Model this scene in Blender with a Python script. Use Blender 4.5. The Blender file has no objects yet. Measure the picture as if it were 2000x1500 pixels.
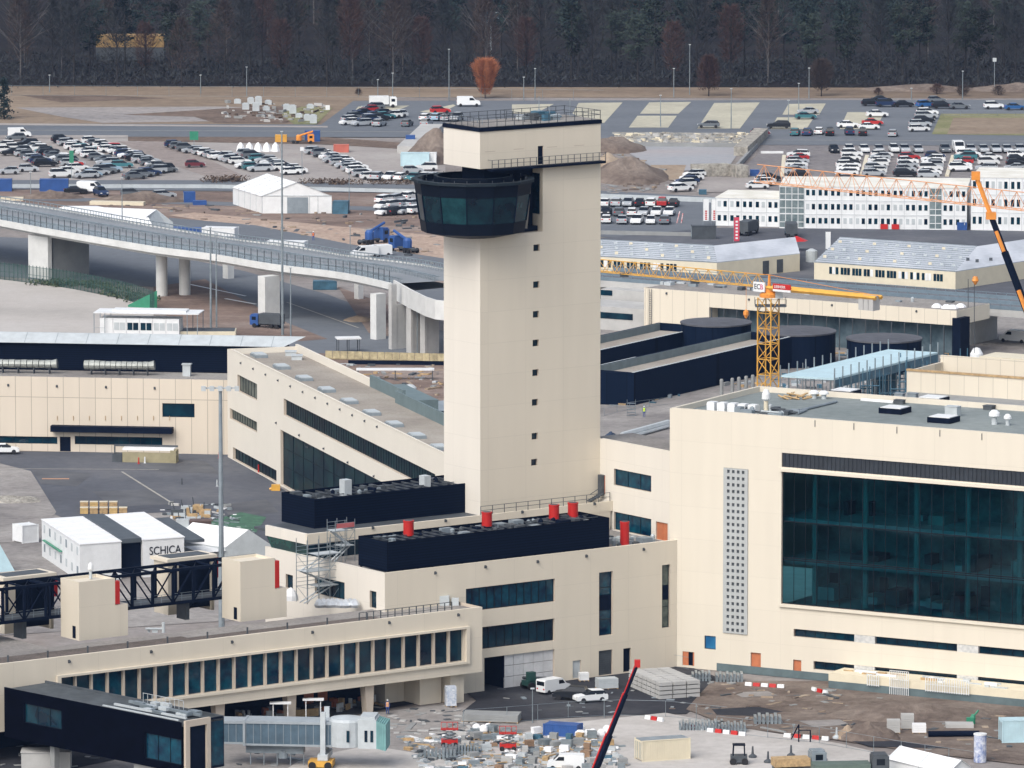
import bpy, bmesh, math, random
from mathutils import Vector, noise
random.seed(7)
SC = bpy.context.scene
COL = SC.collection
# ------------------------------------------------------------------ camera, sky, sun, exposure
F = 14000.0                 # focal length in photo pixels (photo is 2000 px wide)
H = 159.0                   # camera height above the ground, metres
PITCH = math.atan(1885.0 / F)
SP, CP = math.sin(PITCH), math.cos(PITCH)
cam_d = bpy.data.cameras.new('camera')
cam_d.sensor_width = 36.0
cam_d.lens = 36.0 * F / 2000.0
cam_d.clip_start = 5.0
cam_d.clip_end = 8000.0
cam = bpy.data.objects.new('camera', cam_d)
COL.objects.link(cam)
cam.location = (0, 0, H)
cam.rotation_euler = (math.pi / 2 - PITCH, 0, 0)
SC.camera = cam
SUN_EL, SUN_AZ = math.radians(46), math.radians(212)      # azimuth clockwise from +Y
world = bpy.data.worlds.new('World')
SC.world = world
world.use_nodes = True
wn = world.node_tree.nodes
wl = world.node_tree.links
sky = wn.new('ShaderNodeTexSky')
sky.sky_type = 'NISHITA'
sky.sun_disc = False
sky.sun_elevation = SUN_EL
sky.sun_rotation = SUN_AZ
sky.air_density = 1.0
sky.dust_density = 3.5
sky.ozone_density = 1.0
hsv = wn.new('ShaderNodeHueSaturation')
hsv.inputs['Saturation'].default_value = 0.55
wl.new(sky.outputs[0], hsv.inputs['Color'])
wl.new(hsv.outputs[0], wn['Background'].inputs[0])
wn['Background'].inputs[1].default_value = 0.15
sd = bpy.data.lights.new('sun', 'SUN')
sd.energy = 1.6
sd.angle = math.radians(45)
sd.color = (1.0, 0.96, 0.90)
sun = bpy.data.objects.new('sun', sd)
COL.objects.link(sun)
_sv = Vector((math.sin(SUN_AZ) * math.cos(SUN_EL), math.cos(SUN_AZ) * math.cos(SUN_EL), math.sin(SUN_EL)))
sun.rotation_euler = (-_sv).to_track_quat('-Z', 'Y').to_euler()
sun.location = (0, 0, 300)
SC.view_settings.view_transform = 'Standard'
SC.view_settings.look = 'None'
SC.view_settings.gamma = 1.0
SC.view_settings.exposure = 0.34
SC.cycles.max_bounces = 6
SC.cycles.diffuse_bounces = 3
SC.cycles.volume_bounces = 0
# ------------------------------------------------------------------ survey helpers: a sight line of the photo -> a place in the world
CAMP = Vector((0, 0, H))
def ray(px, py):
 u, v = (px - 1000.0) / F, (py - 750.0) / F
 return Vector((u, CP - v * SP, -SP - v * CP))
def P(px, py, z=0.0):
 r = ray(px, py)
 return CAMP + r * ((z - H) / r.z)
def dirvp(xv):
 d = Vector(((xv - 1000.0) / F, 1.0 / CP, 0))
 return d.normalized()
class Fr:
 """vertical wall frame: u along the wall, v into the building (away from the viewer), z up"""
 def __init__(s, O, d, n=None):
  s.O = Vector((O[0], O[1], 0)); s.d = Vector((d[0], d[1], 0)).normalized()
  if n is None:
   n = Vector((-s.d.y, s.d.x, 0))
   if n.y < 0: n = -n
  s.n = Vector((n[0], n[1], 0)).normalized()
 def w(s, u, v, z):
  p = s.O + s.d * u + s.n * v
  return Vector((p.x, p.y, z))
 def at(s, px, py, v=0.0):
  r = ray(px, py)
  o = s.O + s.n * v
  t = ((o - CAMP).dot(s.n)) / r.dot(s.n)
  p = CAMP + r * t
  return ((p - s.O).dot(s.d), p.z)
 def U(s, px, py=1000, v=0.0): return s.at(px, py, v)[0]
 def Z(s, px, py, v=0.0): return s.at(px, py, v)[1]
 def shift(s, u=0, v=0):
  return Fr(s.w(u, v, 0), s.d, s.n)
WORLD = Fr((0, 0, 0), (1, 0, 0), (0, 1, 0))
# ------------------------------------------------------------------ materials
def mat(name, col, rough=0.7, metal=0.0, var=0.12, scale=0.6, col2=None, bump=0.0, bscale=8.0, spec=0.5, stretch=None, detail=5):
 m = bpy.data.materials.new(name)
 m.use_nodes = True
 nt = m.node_tree; n = nt.nodes; l = nt.links
 b = n['Principled BSDF']
 b.inputs['Roughness'].default_value = rough
 b.inputs['Metallic'].default_value = metal
 b.inputs['Specular IOR Level'].default_value = spec
 if col2 is None:
  col2 = tuple(min(1, c * (1 + var)) for c in col)
  col1 = tuple(c * (1 - var) for c in col)
 else:
  col1 = col
 tc = n.new('ShaderNodeTexCoord')
 src = tc.outputs['Object']
 if stretch:
  mp = n.new('ShaderNodeMapping'); mp.inputs['Scale'].default_value = stretch
  l.new(src, mp.inputs[0]); src = mp.outputs[0]
 nz = n.new('ShaderNodeTexNoise')
 nz.inputs['Scale'].default_value = scale; nz.inputs['Detail'].default_value = detail
 nz.inputs['Roughness'].default_value = 0.65
 l.new(src, nz.inputs['Vector'])
 rp = n.new('ShaderNodeValToRGB')
 rp.color_ramp.elements[0].position = 0.34; rp.color_ramp.elements[0].color = (*col1, 1)
 rp.color_ramp.elements[1].position = 0.66; rp.color_ramp.elements[1].color = (*col2, 1)
 l.new(nz.outputs[0], rp.inputs[0]); l.new(rp.outputs[0], b.inputs['Base Color'])
 if bump:
  nb = n.new('ShaderNodeTexNoise'); nb.inputs['Scale'].default_value = bscale; nb.inputs['Detail'].default_value = 4
  l.new(src, nb.inputs['Vector'])
  bp = n.new('ShaderNodeBump'); bp.inputs['Strength'].default_value = bump; bp.inputs['Distance'].default_value = 0.3
  l.new(nb.outputs[0], bp.inputs['Height']); l.new(bp.outputs[0], b.inputs['Normal'])
 return m
def ground_mat(name, cols, scale=0.03, fine=1.2, rough=0.95, finevar=0.25, stretch=None, bump=0.5):
 """large patches of several colours broken up by finer grain"""
 m = bpy.data.materials.new(name); m.use_nodes = True
 nt = m.node_tree; n = nt.nodes; l = nt.links
 b = n['Principled BSDF']; b.inputs['Roughness'].default_value = rough; b.inputs['Specular IOR Level'].default_value = 0.2
 tc = n.new('ShaderNodeTexCoord'); src = tc.outputs['Object']
 if stretch:
  mp = n.new('ShaderNodeMapping'); mp.inputs['Scale'].default_value = stretch
  l.new(src, mp.inputs[0]); src = mp.outputs[0]
 a = n.new('ShaderNodeTexNoise'); a.inputs['Scale'].default_value = scale; a.inputs['Detail'].default_value = 8; a.inputs['Roughness'].default_value = 0.62
 l.new(src, a.inputs['Vector'])
 rp = n.new('ShaderNodeValToRGB'); el = rp.color_ramp.elements
 k = len(cols)
 for i, c in enumerate(cols):
  pos = 0.3 + 0.4 * i / max(1, k - 1)
  if i < 2: e = el[i]; e.position = pos
  else: e = el.new(pos)
  e.color = (*c, 1)
 l.new(a.outputs[0], rp.inputs[0])
 f = n.new('ShaderNodeTexNoise'); f.inputs['Scale'].default_value = fine; f.inputs['Detail'].default_value = 6; f.inputs['Roughness'].default_value = 0.7
 l.new(tc.outputs['Object'], f.inputs['Vector'])
 mr = n.new('ShaderNodeMapRange'); mr.inputs[1].default_value = 0.3; mr.inputs[2].default_value = 0.7
 mr.inputs[3].default_value = 1 - finevar; mr.inputs[4].default_value = 1 + finevar
 l.new(f.outputs[0], mr.inputs[0])
 mx = n.new('ShaderNodeVectorMath'); mx.operation = 'SCALE'
 l.new(rp.outputs[0], mx.inputs[0]); l.new(mr.outputs[0], mx.inputs['Scale'])
 l.new(mx.outputs[0], b.inputs['Base Color'])
 if bump:
  bp = n.new('ShaderNodeBump'); bp.inputs['Strength'].default_value = bump; bp.inputs['Distance'].default_value = 0.4
  l.new(f.outputs[0], bp.inputs['Height']); l.new(bp.outputs[0], b.inputs['Normal'])
 return m
def panel_mat(name, col, sx, sz, d, joint=0.72, rough=0.6, var=0.05, jw=0.035, spec=0.5):
 """cladding of large panels with fine dark joints; d = wall direction"""
 m = bpy.data.materials.new(name); m.use_nodes = True
 nt = m.node_tree; n = nt.nodes; l = nt.links
 b = n['Principled BSDF']; b.inputs['Roughness'].default_value = rough; b.inputs['Specular IOR Level'].default_value = spec
 tc = n.new('ShaderNodeTexCoord')
 dt = n.new('ShaderNodeVectorMath'); dt.operation = 'DOT_PRODUCT'; dt.inputs[1].default_value = (d[0], d[1], 0)
 l.new(tc.outputs['Object'], dt.inputs[0])
 sp = n.new('ShaderNodeSeparateXYZ'); l.new(tc.outputs['Object'], sp.inputs[0])
 cb = n.new('ShaderNodeCombineXYZ'); l.new(dt.outputs['Value'], cb.inputs[0]); l.new(sp.outputs[2], cb.inputs[1])
 bk = n.new('ShaderNodeTexBrick'); bk.offset = 0.0; bk.squash = 1.0
 bk.inputs['Scale'].default_value = 1.0; bk.inputs['Brick Width'].default_value = sx; bk.inputs['Row Height'].default_value = sz
 bk.inputs['Mortar Size'].default_value = jw; bk.inputs['Mortar Smooth'].default_value = 0.1; bk.inputs['Bias'].default_value = 0.0
 c = col
 bk.inputs['Color1'].default_value = (*[x * (1 - var) for x in c], 1)
 bk.inputs['Color2'].default_value = (*[min(1, x * (1 + var)) for x in c], 1)
 bk.inputs['Mortar'].default_value = (*[x * joint for x in c], 1)
 l.new(cb.outputs[0], bk.inputs['Vector'])
 nz = n.new('ShaderNodeTexNoise'); nz.inputs['Scale'].default_value = 0.25; nz.inputs['Detail'].default_value = 6
 mp = n.new('ShaderNodeMapping'); mp.inputs['Scale'].default_value = (2.2, 2.2, .22); l.new(tc.outputs['Object'], mp.inputs[0]); l.new(mp.outputs[0], nz.inputs['Vector'])
 mr = n.new('ShaderNodeMapRange'); mr.inputs[1].default_value = 0.3; mr.inputs[2].default_value = 0.7; mr.inputs[3].default_value = 0.972; mr.inputs[4].default_value = 1.022
 l.new(nz.outputs[0], mr.inputs[0])
 mx = n.new('ShaderNodeVectorMath'); mx.operation = 'SCALE'
 l.new(bk.outputs[0], mx.inputs[0]); l.new(mr.outputs[0], mx.inputs['Scale'])
 l.new(mx.outputs[0], b.inputs['Base Color'])
 return m
def glass_mat(name, a, b_, rough=0.06, scale=0.35, spec=0.7):
 return mat(name, a, rough, 0.0, col2=b_, scale=scale, spec=spec, detail=3)
def paint_mat():
 m = bpy.data.materials.new('car_paint'); m.use_nodes = True
 nt = m.node_tree; b = nt.nodes['Principled BSDF']
 oi = nt.nodes.new('ShaderNodeObjectInfo')
 nt.links.new(oi.outputs['Color'], b.inputs['Base Color'])
 b.inputs['Roughness'].default_value = 0.45
 b.inputs['Specular IOR Level'].default_value = 0.3
 return m
def tinted_glass():
 m = bpy.data.materials.new('tinted_curtain_glass'); m.use_nodes = True
 nt = m.node_tree; n = nt.nodes; l = nt.links
 for x in list(n): n.remove(x)
 out = n.new('ShaderNodeOutputMaterial'); mix = n.new('ShaderNodeMixShader')
 tr = n.new('ShaderNodeBsdfTransparent'); gl = n.new('ShaderNodeBsdfGlossy'); fr = n.new('ShaderNodeFresnel')
 tr.inputs[0].default_value = (0.10, 0.37, 0.44, 1); gl.inputs['Roughness'].default_value = 0.04
 gl.inputs[0].default_value = (0.5, 0.75, 0.85, 1)
 fr.inputs[0].default_value = 1.5
 l.new(fr.outputs[0], mix.inputs[0]); l.new(tr.outputs[0], mix.inputs[1]); l.new(gl.outputs[0], mix.inputs[2])
 l.new(mix.outputs[0], out.inputs[0])
 return m
CR = (0.67, 0.608, 0.50)
A = dirvp(20500);
B = Vector((-A.y, A.x, 0))
RD = dirvp(-23900) * -1        # right hall: u runs to the right, towards the viewer
M = {}
M['cream'] = mat('cream_render', CR, 0.75, var=0.035, scale=0.08)
M['cream_a'] = panel_mat('cream_panels_front', CR, 6.0, 4.1, A, joint=0.91, var=0.012)
M['cream_b'] = panel_mat('cream_panels_lit_side', (0.69, 0.65, 0.58), 6.0, 4.1, B, joint=0.91, var=0.012)  # paler than the front: brighter light on left faces put into the colour
M['cream_r'] = panel_mat('cream_panels_hall', (0.655, 0.604, 0.508), 7.2, 4.2, RD, joint=0.92, var=0.01)
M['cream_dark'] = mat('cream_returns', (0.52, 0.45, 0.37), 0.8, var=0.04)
M['beige_panel'] = panel_mat('beige_panels', (0.62, 0.55, 0.455), 2.5, 8.5, (1, 0, 0), joint=0.55, var=0.03, jw=0.05)
M['black'] = panel_mat('black_louvres', (0.003, 0.007, 0.019), 60, 0.35, (1, 0, 0), joint=0.45, var=0.12, rough=0.7, jw=0.06, spec=0.05)
M['black_p'] = panel_mat('black_sheet_panels', (0.004, 0.010, 0.026), 3.0, 50, (0.8, -0.6, 0), joint=0.4, var=0.12, rough=0.7, jw=0.06, spec=0.05)
M['blackm'] = mat('black_metal', (0.004, 0.008, 0.02), 0.6, var=0.25, spec=0.05)
M['glass'] = glass_mat('dark_glass', (0.001, 0.009, 0.022), (0.003, 0.036, 0.056), rough=0.05, spec=.35)
M['glass2'] = glass_mat('blue_dark_glass', (0.001, 0.012, 0.035), (0.004, 0.065, 0.10), rough=0.05, scale=0.6, spec=.35)
M['glassg'] = glass_mat('green_grey_glass', (0.03, 0.05, 0.045), (0.09, 0.12, 0.10), rough=0.1, scale=0.8)
M['glassd'] = glass_mat('matt_dark_glass', (0.002, 0.008, 0.018), (0.008, 0.035, 0.04), rough=0.35, spec=.08)
M['glassw'] = glass_mat('grey_blind_glass', (0.06, 0.075, 0.065), (0.14, 0.16, 0.14), rough=0.4, spec=.1)
M['tint'] = tinted_glass()
M['mullion'] = mat('dark_mullion', (0.006, 0.011, 0.016), 0.5, spec=.2)
M['roofgrey'] = ground_mat('grey_roof_felt', [(0.16, 0.19, 0.19), (0.22, 0.25, 0.25), (0.27, 0.30, 0.29)], scale=0.05, fine=0.8, finevar=0.10, rough=0.8, bump=0.1)
M['gravel'] = ground_mat('roof_gravel', [(0.26, 0.23, 0.2), (0.34, 0.31, 0.27), (0.4, 0.37, 0.33)], scale=0.08, fine=2.5, finevar=0.15)
M['roofdeck'] = ground_mat('roof_deck_gravel', [(0.18, 0.17, 0.165), (0.27, 0.255, 0.24), (0.34, 0.33, 0.31)], scale=0.07, fine=2.0, finevar=0.2)
M['browngravel'] = ground_mat('brown_gravel_strip', [(0.10, 0.085, 0.075), (0.17, 0.145, 0.13)], scale=0.3, fine=4, finevar=0.35)
M['white'] = mat('white_paint', (0.72, 0.74, 0.75), 0.5, var=0.06)
M['wgrey'] = mat('light_grey_metal', (0.45, 0.49, 0.51), 0.5, var=0.1)
M['grey'] = mat('grey_metal', (0.22, 0.26, 0.29), 0.5, var=0.15)
M['dgrey'] = mat('dark_grey', (0.06, 0.07, 0.08), 0.6, var=0.2)
M['steel'] = mat('galvanised_steel', (0.3, 0.35, 0.38), 0.4, 0.6, var=0.2)
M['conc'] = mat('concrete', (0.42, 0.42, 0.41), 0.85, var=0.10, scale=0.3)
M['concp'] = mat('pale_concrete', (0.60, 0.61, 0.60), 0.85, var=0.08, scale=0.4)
M['concd'] = mat('dark_concrete', (0.26, 0.27, 0.27), 0.85, var=0.12, scale=0.3)  # dark grey concrete's own tone; on the viaduct pier also its shaded side
M['red'] = mat('red_paint', (0.47, 0.014, 0.01), 0.45, var=0.1)
M['rust'] = mat('orange_brown_door', (0.48, 0.16, 0.07), 0.6, var=0.15)
M['orange'] = mat('crane_orange', (0.72, 0.27, 0.045), 0.45, var=0.12)
M['yellow'] = mat('crane_yellow', (0.66, 0.36, 0.06), 0.45, var=0.12)
M['blue'] = mat('blue_paint', (0.025, 0.085, 0.28), 0.5, var=0.15)
M['cyan'] = mat('light_blue_sheet', (0.46, 0.63, 0.69), 0.5, var=0.08)
M['scblue'] = mat('blue_scaffold', (0.05, 0.13, 0.19), 0.5, var=0.3)
M['green'] = mat('green_paint', (0.03, 0.22, 0.13), 0.5)
M['tent'] = mat('white_pvc', (0.80, 0.81, 0.82), 0.45, var=0.03)
M['ivory'] = mat('ivory_container', (0.66, 0.60, 0.46), 0.55, var=0.05)
M['wood'] = mat('raw_timber', (0.42, 0.29, 0.15), 0.8, var=0.25, scale=2)
M['tyre'] = mat('tyre_rubber', (0.012, 0.012, 0.014), 0.8)
M['paint'] = paint_mat()
M['carglass'] = mat('car_glass', (0.008, 0.012, 0.018), 0.25, var=0.1, spec=0.35)
M['light'] = mat('lamp_glass', (0.7, 0.7, 0.7), 0.2)
M['soil'] = ground_mat('brown_soil', [(0.105, 0.08, 0.068), (0.175, 0.14, 0.118), (0.245, 0.205, 0.175)], scale=0.12, fine=0.9, finevar=0.25, bump=1.0)
M['soill'] = ground_mat('light_sandy_soil', [(0.25, 0.18, 0.13), (0.34, 0.27, 0.2), (0.42, 0.35, 0.28)], scale=0.1, fine=0.9, finevar=0.2, bump=0.8)
M['rubble'] = ground_mat('grey_rubble', [(0.2, 0.19, 0.17), (0.36, 0.34, 0.30), (0.5, 0.48, 0.43)], scale=0.5, fine=1.6, finevar=0.4, bump=1.0)
# ------------------------------------------------------------------ mesh builder
WL = {}
class MB:
 def __init__(s, fr=None):
  s.v = []; s.f = []; s.m = []; s.fr = fr or WORLD
 def add(s, pts, faces, m=0):
  k = len(s.v); s.v.extend([Vector(p) for p in pts])
  for f in faces: s.f.append([k + i for i in f]); s.m.append(m)
 def quad(s, *pts, m=0): s.add([s.fr.w(*p) for p in pts], [list(range(len(pts)))], m)
 def box(s, u0, u1, v0, v1, z0, z1, m=0):
  w = s.fr.w
  s.add([w(u0, v0, z0), w(u1, v0, z0), w(u1, v1, z0), w(u0, v1, z0), w(u0, v0, z1), w(u1, v0, z1), w(u1, v1, z1), w(u0, v1, z1)],
     [(0, 3, 2, 1), (4, 5, 6, 7), (0, 1, 5, 4), (1, 2, 6, 5), (2, 3, 7, 6), (3, 0, 4, 7)], m)
 def prism(s, poly, z0, z1, m=0, mt=None):
  """poly: world xy; z0/z1 may be lists"""
  n = len(poly)
  a = z0 if isinstance(z0, (list, tuple)) else [z0] * n
  b = z1 if isinstance(z1, (list, tuple)) else [z1] * n
  pts = [(p[0], p[1], a[i]) for i, p in enumerate(poly)] + [(p[0], p[1], b[i]) for i, p in enumerate(poly)]
  k = len(s.v); s.v.extend([Vector(p) for p in pts])
  for i in range(n):
   j = (i + 1) % n; s.f.append([k + i, k + j, k + n + j, k + n + i]); s.m.append(m)
  s.f.append([k + n + i for i in range(n)]); s.m.append(m if mt is None else mt)
  s.f.append([k + n - 1 - i for i in range(n)]); s.m.append(m)
 def tube(s, p, q, r, n=5, r2=None, m=0):
  p = Vector(p); q = Vector(q); d = (q - p)
  if d.length < 1e-6: return
  d.normalize(); a = d.orthogonal().normalized(); b = d.cross(a); r2 = r if r2 is None else r2
  pts = [p + (a * math.cos(t) + b * math.sin(t)) * r for t in [i * 2 * math.pi / n + math.pi / 4 for i in range(n)]]
  pts += [q + (a * math.cos(t) + b * math.sin(t)) * r2 for t in [i * 2 * math.pi / n + math.pi / 4 for i in range(n)]]
  s.add(pts, [(i, (i + 1) % n, n + (i + 1) % n, n + i) for i in range(n)] + [tuple(range(n - 1, -1, -1)), tuple(range(n, 2 * n))], m)
 def lathe(s, c, prof, n=16, m=0, sx=1, sy=1, cap=True):
  pts = []; fs = []
  for (r, z) in prof:
   for i in range(n):
    t = i * 2 * math.pi / n; pts.append((c[0] + r * sx * math.cos(t), c[1] + r * sy * math.sin(t), c[2] + z))
  for k in range(len(prof) - 1):
   for i in range(n):
    j = (i + 1) % n; fs.append((k * n + i, k * n + j, (k + 1) * n + j, (k + 1) * n + i))
  if cap:
   fs.append(tuple(range(n - 1, -1, -1))); fs.append(tuple((len(prof) - 1) * n + i for i in range(n)))
  s.add(pts, fs, m)
 def sheet(s, pts3, m=0): s.add(pts3, [list(range(len(pts3)))], m)
 def holes(s, u0, u1, z0, z1, hs, depth=0.35, m=0, mr=None, v=0.0):
  """wall face with openings; reveals run `depth` inwards"""
  mr = m if mr is None else mr
  us = sorted(set([u0, u1] + [min(max(x, u0), u1) for h in hs for x in (h[0], h[1])]))
  zs = sorted(set([z0, z1] + [min(max(x, z0), z1) for h in hs for x in (h[2], h[3])]))
  for i in range(len(us) - 1):
   for j in range(len(zs) - 1):
    cu, cz = (us[i] + us[i + 1]) / 2, (zs[j] + zs[j + 1]) / 2
    if any(h[0] < cu < h[1] and h[2] < cz < h[3] for h in hs): continue
    s.quad((us[i], v, zs[j]), (us[i + 1], v, zs[j]), (us[i + 1], v, zs[j + 1]), (us[i], v, zs[j + 1]), m=m)
  for (a, b, c, d) in hs:
   v1 = v + depth
   s.quad((a, v, c), (a, v1, c), (a, v1, d), (a, v, d), m=mr); s.quad((b, v, c), (b, v1, c), (b, v1, d), (b, v, d), m=mr)
   s.quad((a, v, c), (b, v, c), (b, v1, c), (a, v1, c), m=mr); s.quad((a, v, d), (b, v, d), (b, v1, d), (a, v1, d), m=mr)
 def build(s, name, mats, parent=None, loc=None, smooth=False):
  me = bpy.data.meshes.new(name)
  off = WL.get(parent.name, Vector()) if parent is not None else Vector(loc or (0, 0, 0))
  me.from_pydata([tuple(p - off) for p in s.v], [], s.f)
  if not isinstance(mats, (list, tuple)): mats = [mats]
  for x in mats: me.materials.append(M[x] if isinstance(x, str) else x)
  me.polygons.foreach_set('material_index', s.m)
  if smooth: me.polygons.foreach_set('use_smooth', [True] * len(s.f))
  me.update()
  o = bpy.data.objects.new(name, me); COL.objects.link(o)
  if parent is not None:
   o.parent = parent; WL[o.name] = off
  else:
   o.location = off; WL[o.name] = off
  return o
def tag(o, label=None, cat=None, group=None, kind=None):
 if label: o['label'] = label
 if cat: o['category'] = cat
 if group: o['group'] = group
 if kind: o['kind'] = kind
 return o
def thing(name, label, cat, loc, group=None):
 o = bpy.data.objects.new(name, None); COL.objects.link(o)
 o.location = loc; WL[o.name] = Vector(loc); o.empty_display_size = 1
 return tag(o, label, cat, group)
def copy_tree(o, loc, rz=0.0, scale=None, color=None):
 r = o.copy(); COL.objects.link(r); r.location = loc; r.rotation_euler = (0, 0, rz)
 if scale: r.scale = scale
 if color: r.color = color
 for ch in list(o.children):
  c = ch.copy(); COL.objects.link(c); c.parent = r
  if color: c.color = color
  for g in ch.children:
   d = g.copy(); COL.objects.link(d); d.parent = c
   if color: d.color = color
 return r
ORD = ['first', 'second', 'third', 'fourth', 'fifth', 'sixth', 'seventh', 'eighth', 'ninth', 'tenth', 'eleventh', 'twelfth', 'thirteenth', 'fourteenth', 'fifteenth', 'sixteenth', 'seventeenth', 'eighteenth', 'nineteenth', 'twentieth', 'twenty-first', 'twenty-second', 'twenty-third', 'twenty-fourth', 'twenty-fifth', 'twenty-sixth', 'twenty-seventh', 'twenty-eighth', 'twenty-ninth', 'thirtieth']
def win(parent, fr, ua, ub, za, zb, depth=0.35, nu=0, nz=0, g='glass', fm='mullion', fw=0.06, name='window', label=None, v=0.0, proud=0.06):
 """a window: pane set back in its opening, with a frame of mullions as its own piece"""
 b = MB(fr); b.quad((ua, v + depth - .01, za), (ub, v + depth - .01, za), (ub, v + depth - .01, zb), (ua, v + depth - .01, zb))
 o = b.build(name, g, parent)
 if label: o['label'] = label
 f = MB(fr); a, c = v + depth - proud - .01, v + depth - .015
 f.box(ua, ua + fw, a, c, za, zb); f.box(ub - fw, ub, a, c, za, zb)
 f.box(ua + fw, ub - fw, a, c, za, za + fw); f.box(ua + fw, ub - fw, a, c, zb - fw, zb)
 for i in range(1, nu + 1):
  u = ua + (ub - ua) * i / (nu + 1); f.box(u - fw / 2, u + fw / 2, a - .004, c, za + fw, zb - fw)
 for i in range(1, nz + 1):
  z = za + (zb - za) * i / (nz + 1); f.box(ua + fw, ub - fw, a + .004, c, z - fw / 2, z + fw / 2)
 f.build('frame', fm, o)
 return o
def railing(fr, u0, u1, v, z0, h=1.1, step=1.8, r=0.035, rails=2, nm='railing', m='dgrey', parent=None):
 b = MB(fr); n = max(1, int(abs(u1 - u0) / step))
 for i in range(n + 1):
  u = u0 + (u1 - u0) * i / n; b.box(u - r, u + r, v - r, v + r, z0, z0 + h)
 for k in range(rails):
  z = z0 + h * (k + 1) / rails; b.box(min(u0, u1), max(u0, u1), v - r * .8, v + r * .8, z - r * .8, z + r * .8 + .002)
 return b.build(nm, m, parent)
def sheet(name, pts, z, m, kind='structure'):
 b = MB(); b.sheet([P(x, y, z) for x, y in pts]); return tag(b.build(name, m), kind=kind)
# ------------------------------------------------------------------ terminal block in front of the tower
fr1 = Fr(P(1300, 1305), A)
Z1 = fr1.Z(1300, 1057); U0 = fr1.U(752, 1300); U1 = fr1.U(1322, 1100)
frL = Fr(fr1.w(U0, 0, 0), B, A)
fr2 = Fr(P(1172, 981, 19.3), A); Z2 = 19.3
frK = Fr(P(1293, 1053, 15.6), B, A)
uk = frK.U(1172, 1029)
frT = Fr(frK.w(uk, 0, 0), A)
V2 = (fr2.O - fr1.O).dot(fr1.n)
DECK1 = Z1 - 0.6
def rect(fr, xl, xr, xy, yt, yb, v=0.0):
 ym = (yt + yb) / 2
 return (fr.U(xl, ym, v), fr.U(xr, ym, v), fr.Z(xy, yb, v), fr.Z(xy, yt, v))
def spout(fr, px, py, parent, v=0.0):
 u, z = fr.at(px, py)
 b = MB(fr); b.box(u - .12, u + .12, -.22, -.01, z - .12, z + .12); b.quad((u - .17, -.006, z - .2), (u + .17, -.006, z - .2), (u + .17, -.006, z + .2), (u - .17, -.006, z + .2))
 b.build('drain_spout', 'dgrey', parent)
tb = thing('terminal_block', 'cream terminal block with long dark windows and a white boarded gate, below the tower', 'terminal building', fr1.w(0, 0, 0))
b = MB(fr1)
w1 = rect(fr1, 910, 1084, 1084, 1130, 1175); w2 = rect(fr1, 925, 1083, 1083, 1208, 1251)
w3 = rect(fr1, 1170, 1197, 1183, 1117, 1241); w4 = rect(fr1, 1293, 1309, 1301, 1103, 1226)
gate = (fr1.U(946, 1330), fr1.U(1083, 1320), 0.0, fr1.Z(1083, 1268))
dw = (fr1.U(1119), fr1.U(1135), 0.15, fr1.Z(1127, 1290)); dg = (fr1.U(1170), fr1.U(1197), 0.1, fr1.Z(1183, 1270)); dd = (fr1.U(1218), fr1.U(1233), 0.15, fr1.Z(1225, 1266))
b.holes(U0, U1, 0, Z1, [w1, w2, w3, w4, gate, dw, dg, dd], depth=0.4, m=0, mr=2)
LD = frL.U(518, 1080)
l1 = rect(frL, 615, 673, 673, 1138, 1172); l2 = rect(frL, 558, 572, 572, 1124, 1156); l3 = rect(frL, 722, 735, 735, 1156, 1190)
l1 = (min(l1[0], l1[1]), max(l1[0], l1[1]), 11.9, l1[3]); l2 = (min(l2[:2]), max(l2[:2]), 11.75, l2[3]); l3 = (min(l3[:2]), max(l3[:2]), 11.75, l3[3])
bl = MB(frL); bl.holes(0, LD, 0, Z1 - .003, [l1, l2, l3], depth=0.4, m=1, mr=2)
b.v += []; k = len(b.v); b.v += bl.v; b.f += [[k + i for i in f] for f in bl.f]; b.m += bl.m
# parapet tops and roof deck
b.box(U0 + .002, U1, 0.004, 0.45, DECK1 - .4, Z1, m=0)
b.box(U0 + .002, U0 + .4, 0.45, LD - .01, DECK1 - .4, Z1 - .002, m=1)
b.build('wall', ['cream_a', 'cream_b', 'cream_dark'], tb)
b = MB(fr1); b.box(U0 + .05, U1 - .05, 0.2, V2 + .5, DECK1 - .5, DECK1); b.build('roof_deck', 'roofdeck', tb)
win(tb, fr1, *w1, depth=.4, nu=11, g='glass2', label='upper long ribbon window', fw=.09)
win(tb, fr1, *w2, depth=.4, nu=9, g='glass', label='lower long ribbon window', fw=.09)
o3 = win(tb, fr1, *w3, depth=.4, nu=0, nz=3, g='glass2', label='tall narrow window')
o4 = win(tb, fr1, *w4, depth=.4, nu=0, nz=2, g='glassg', label='slit window beside the corner')
b = MB(fr1); b.quad((w4[0] + .1, .33, w4[2] + 3.6), (w4[1] - .1, .33, w4[2] + 3.6), (w4[1] - .1, .33, w4[2] + 5.5), (w4[0] + .1, .33, w4[2] + 5.5)); b.build('spandrel', 'blackm', o4)
b = MB(fr1); b.quad((w3[0] + .1, .33, w3[2] + 3.2), (w3[1] - .1, .33, w3[2] + 3.2), (w3[1] - .1, .33, w3[2] + 5.2), (w3[0] + .1, .33, w3[2] + 5.2)); b.build('spandrel', 'blackm', o3)
for l in (l1, l2, l3):
 win(tb, frL, l[0], l[1], l[2], l[3], depth=.4, nu=3 if l is l1 else 0, name='window' if l is l1 else 'door')
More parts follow.
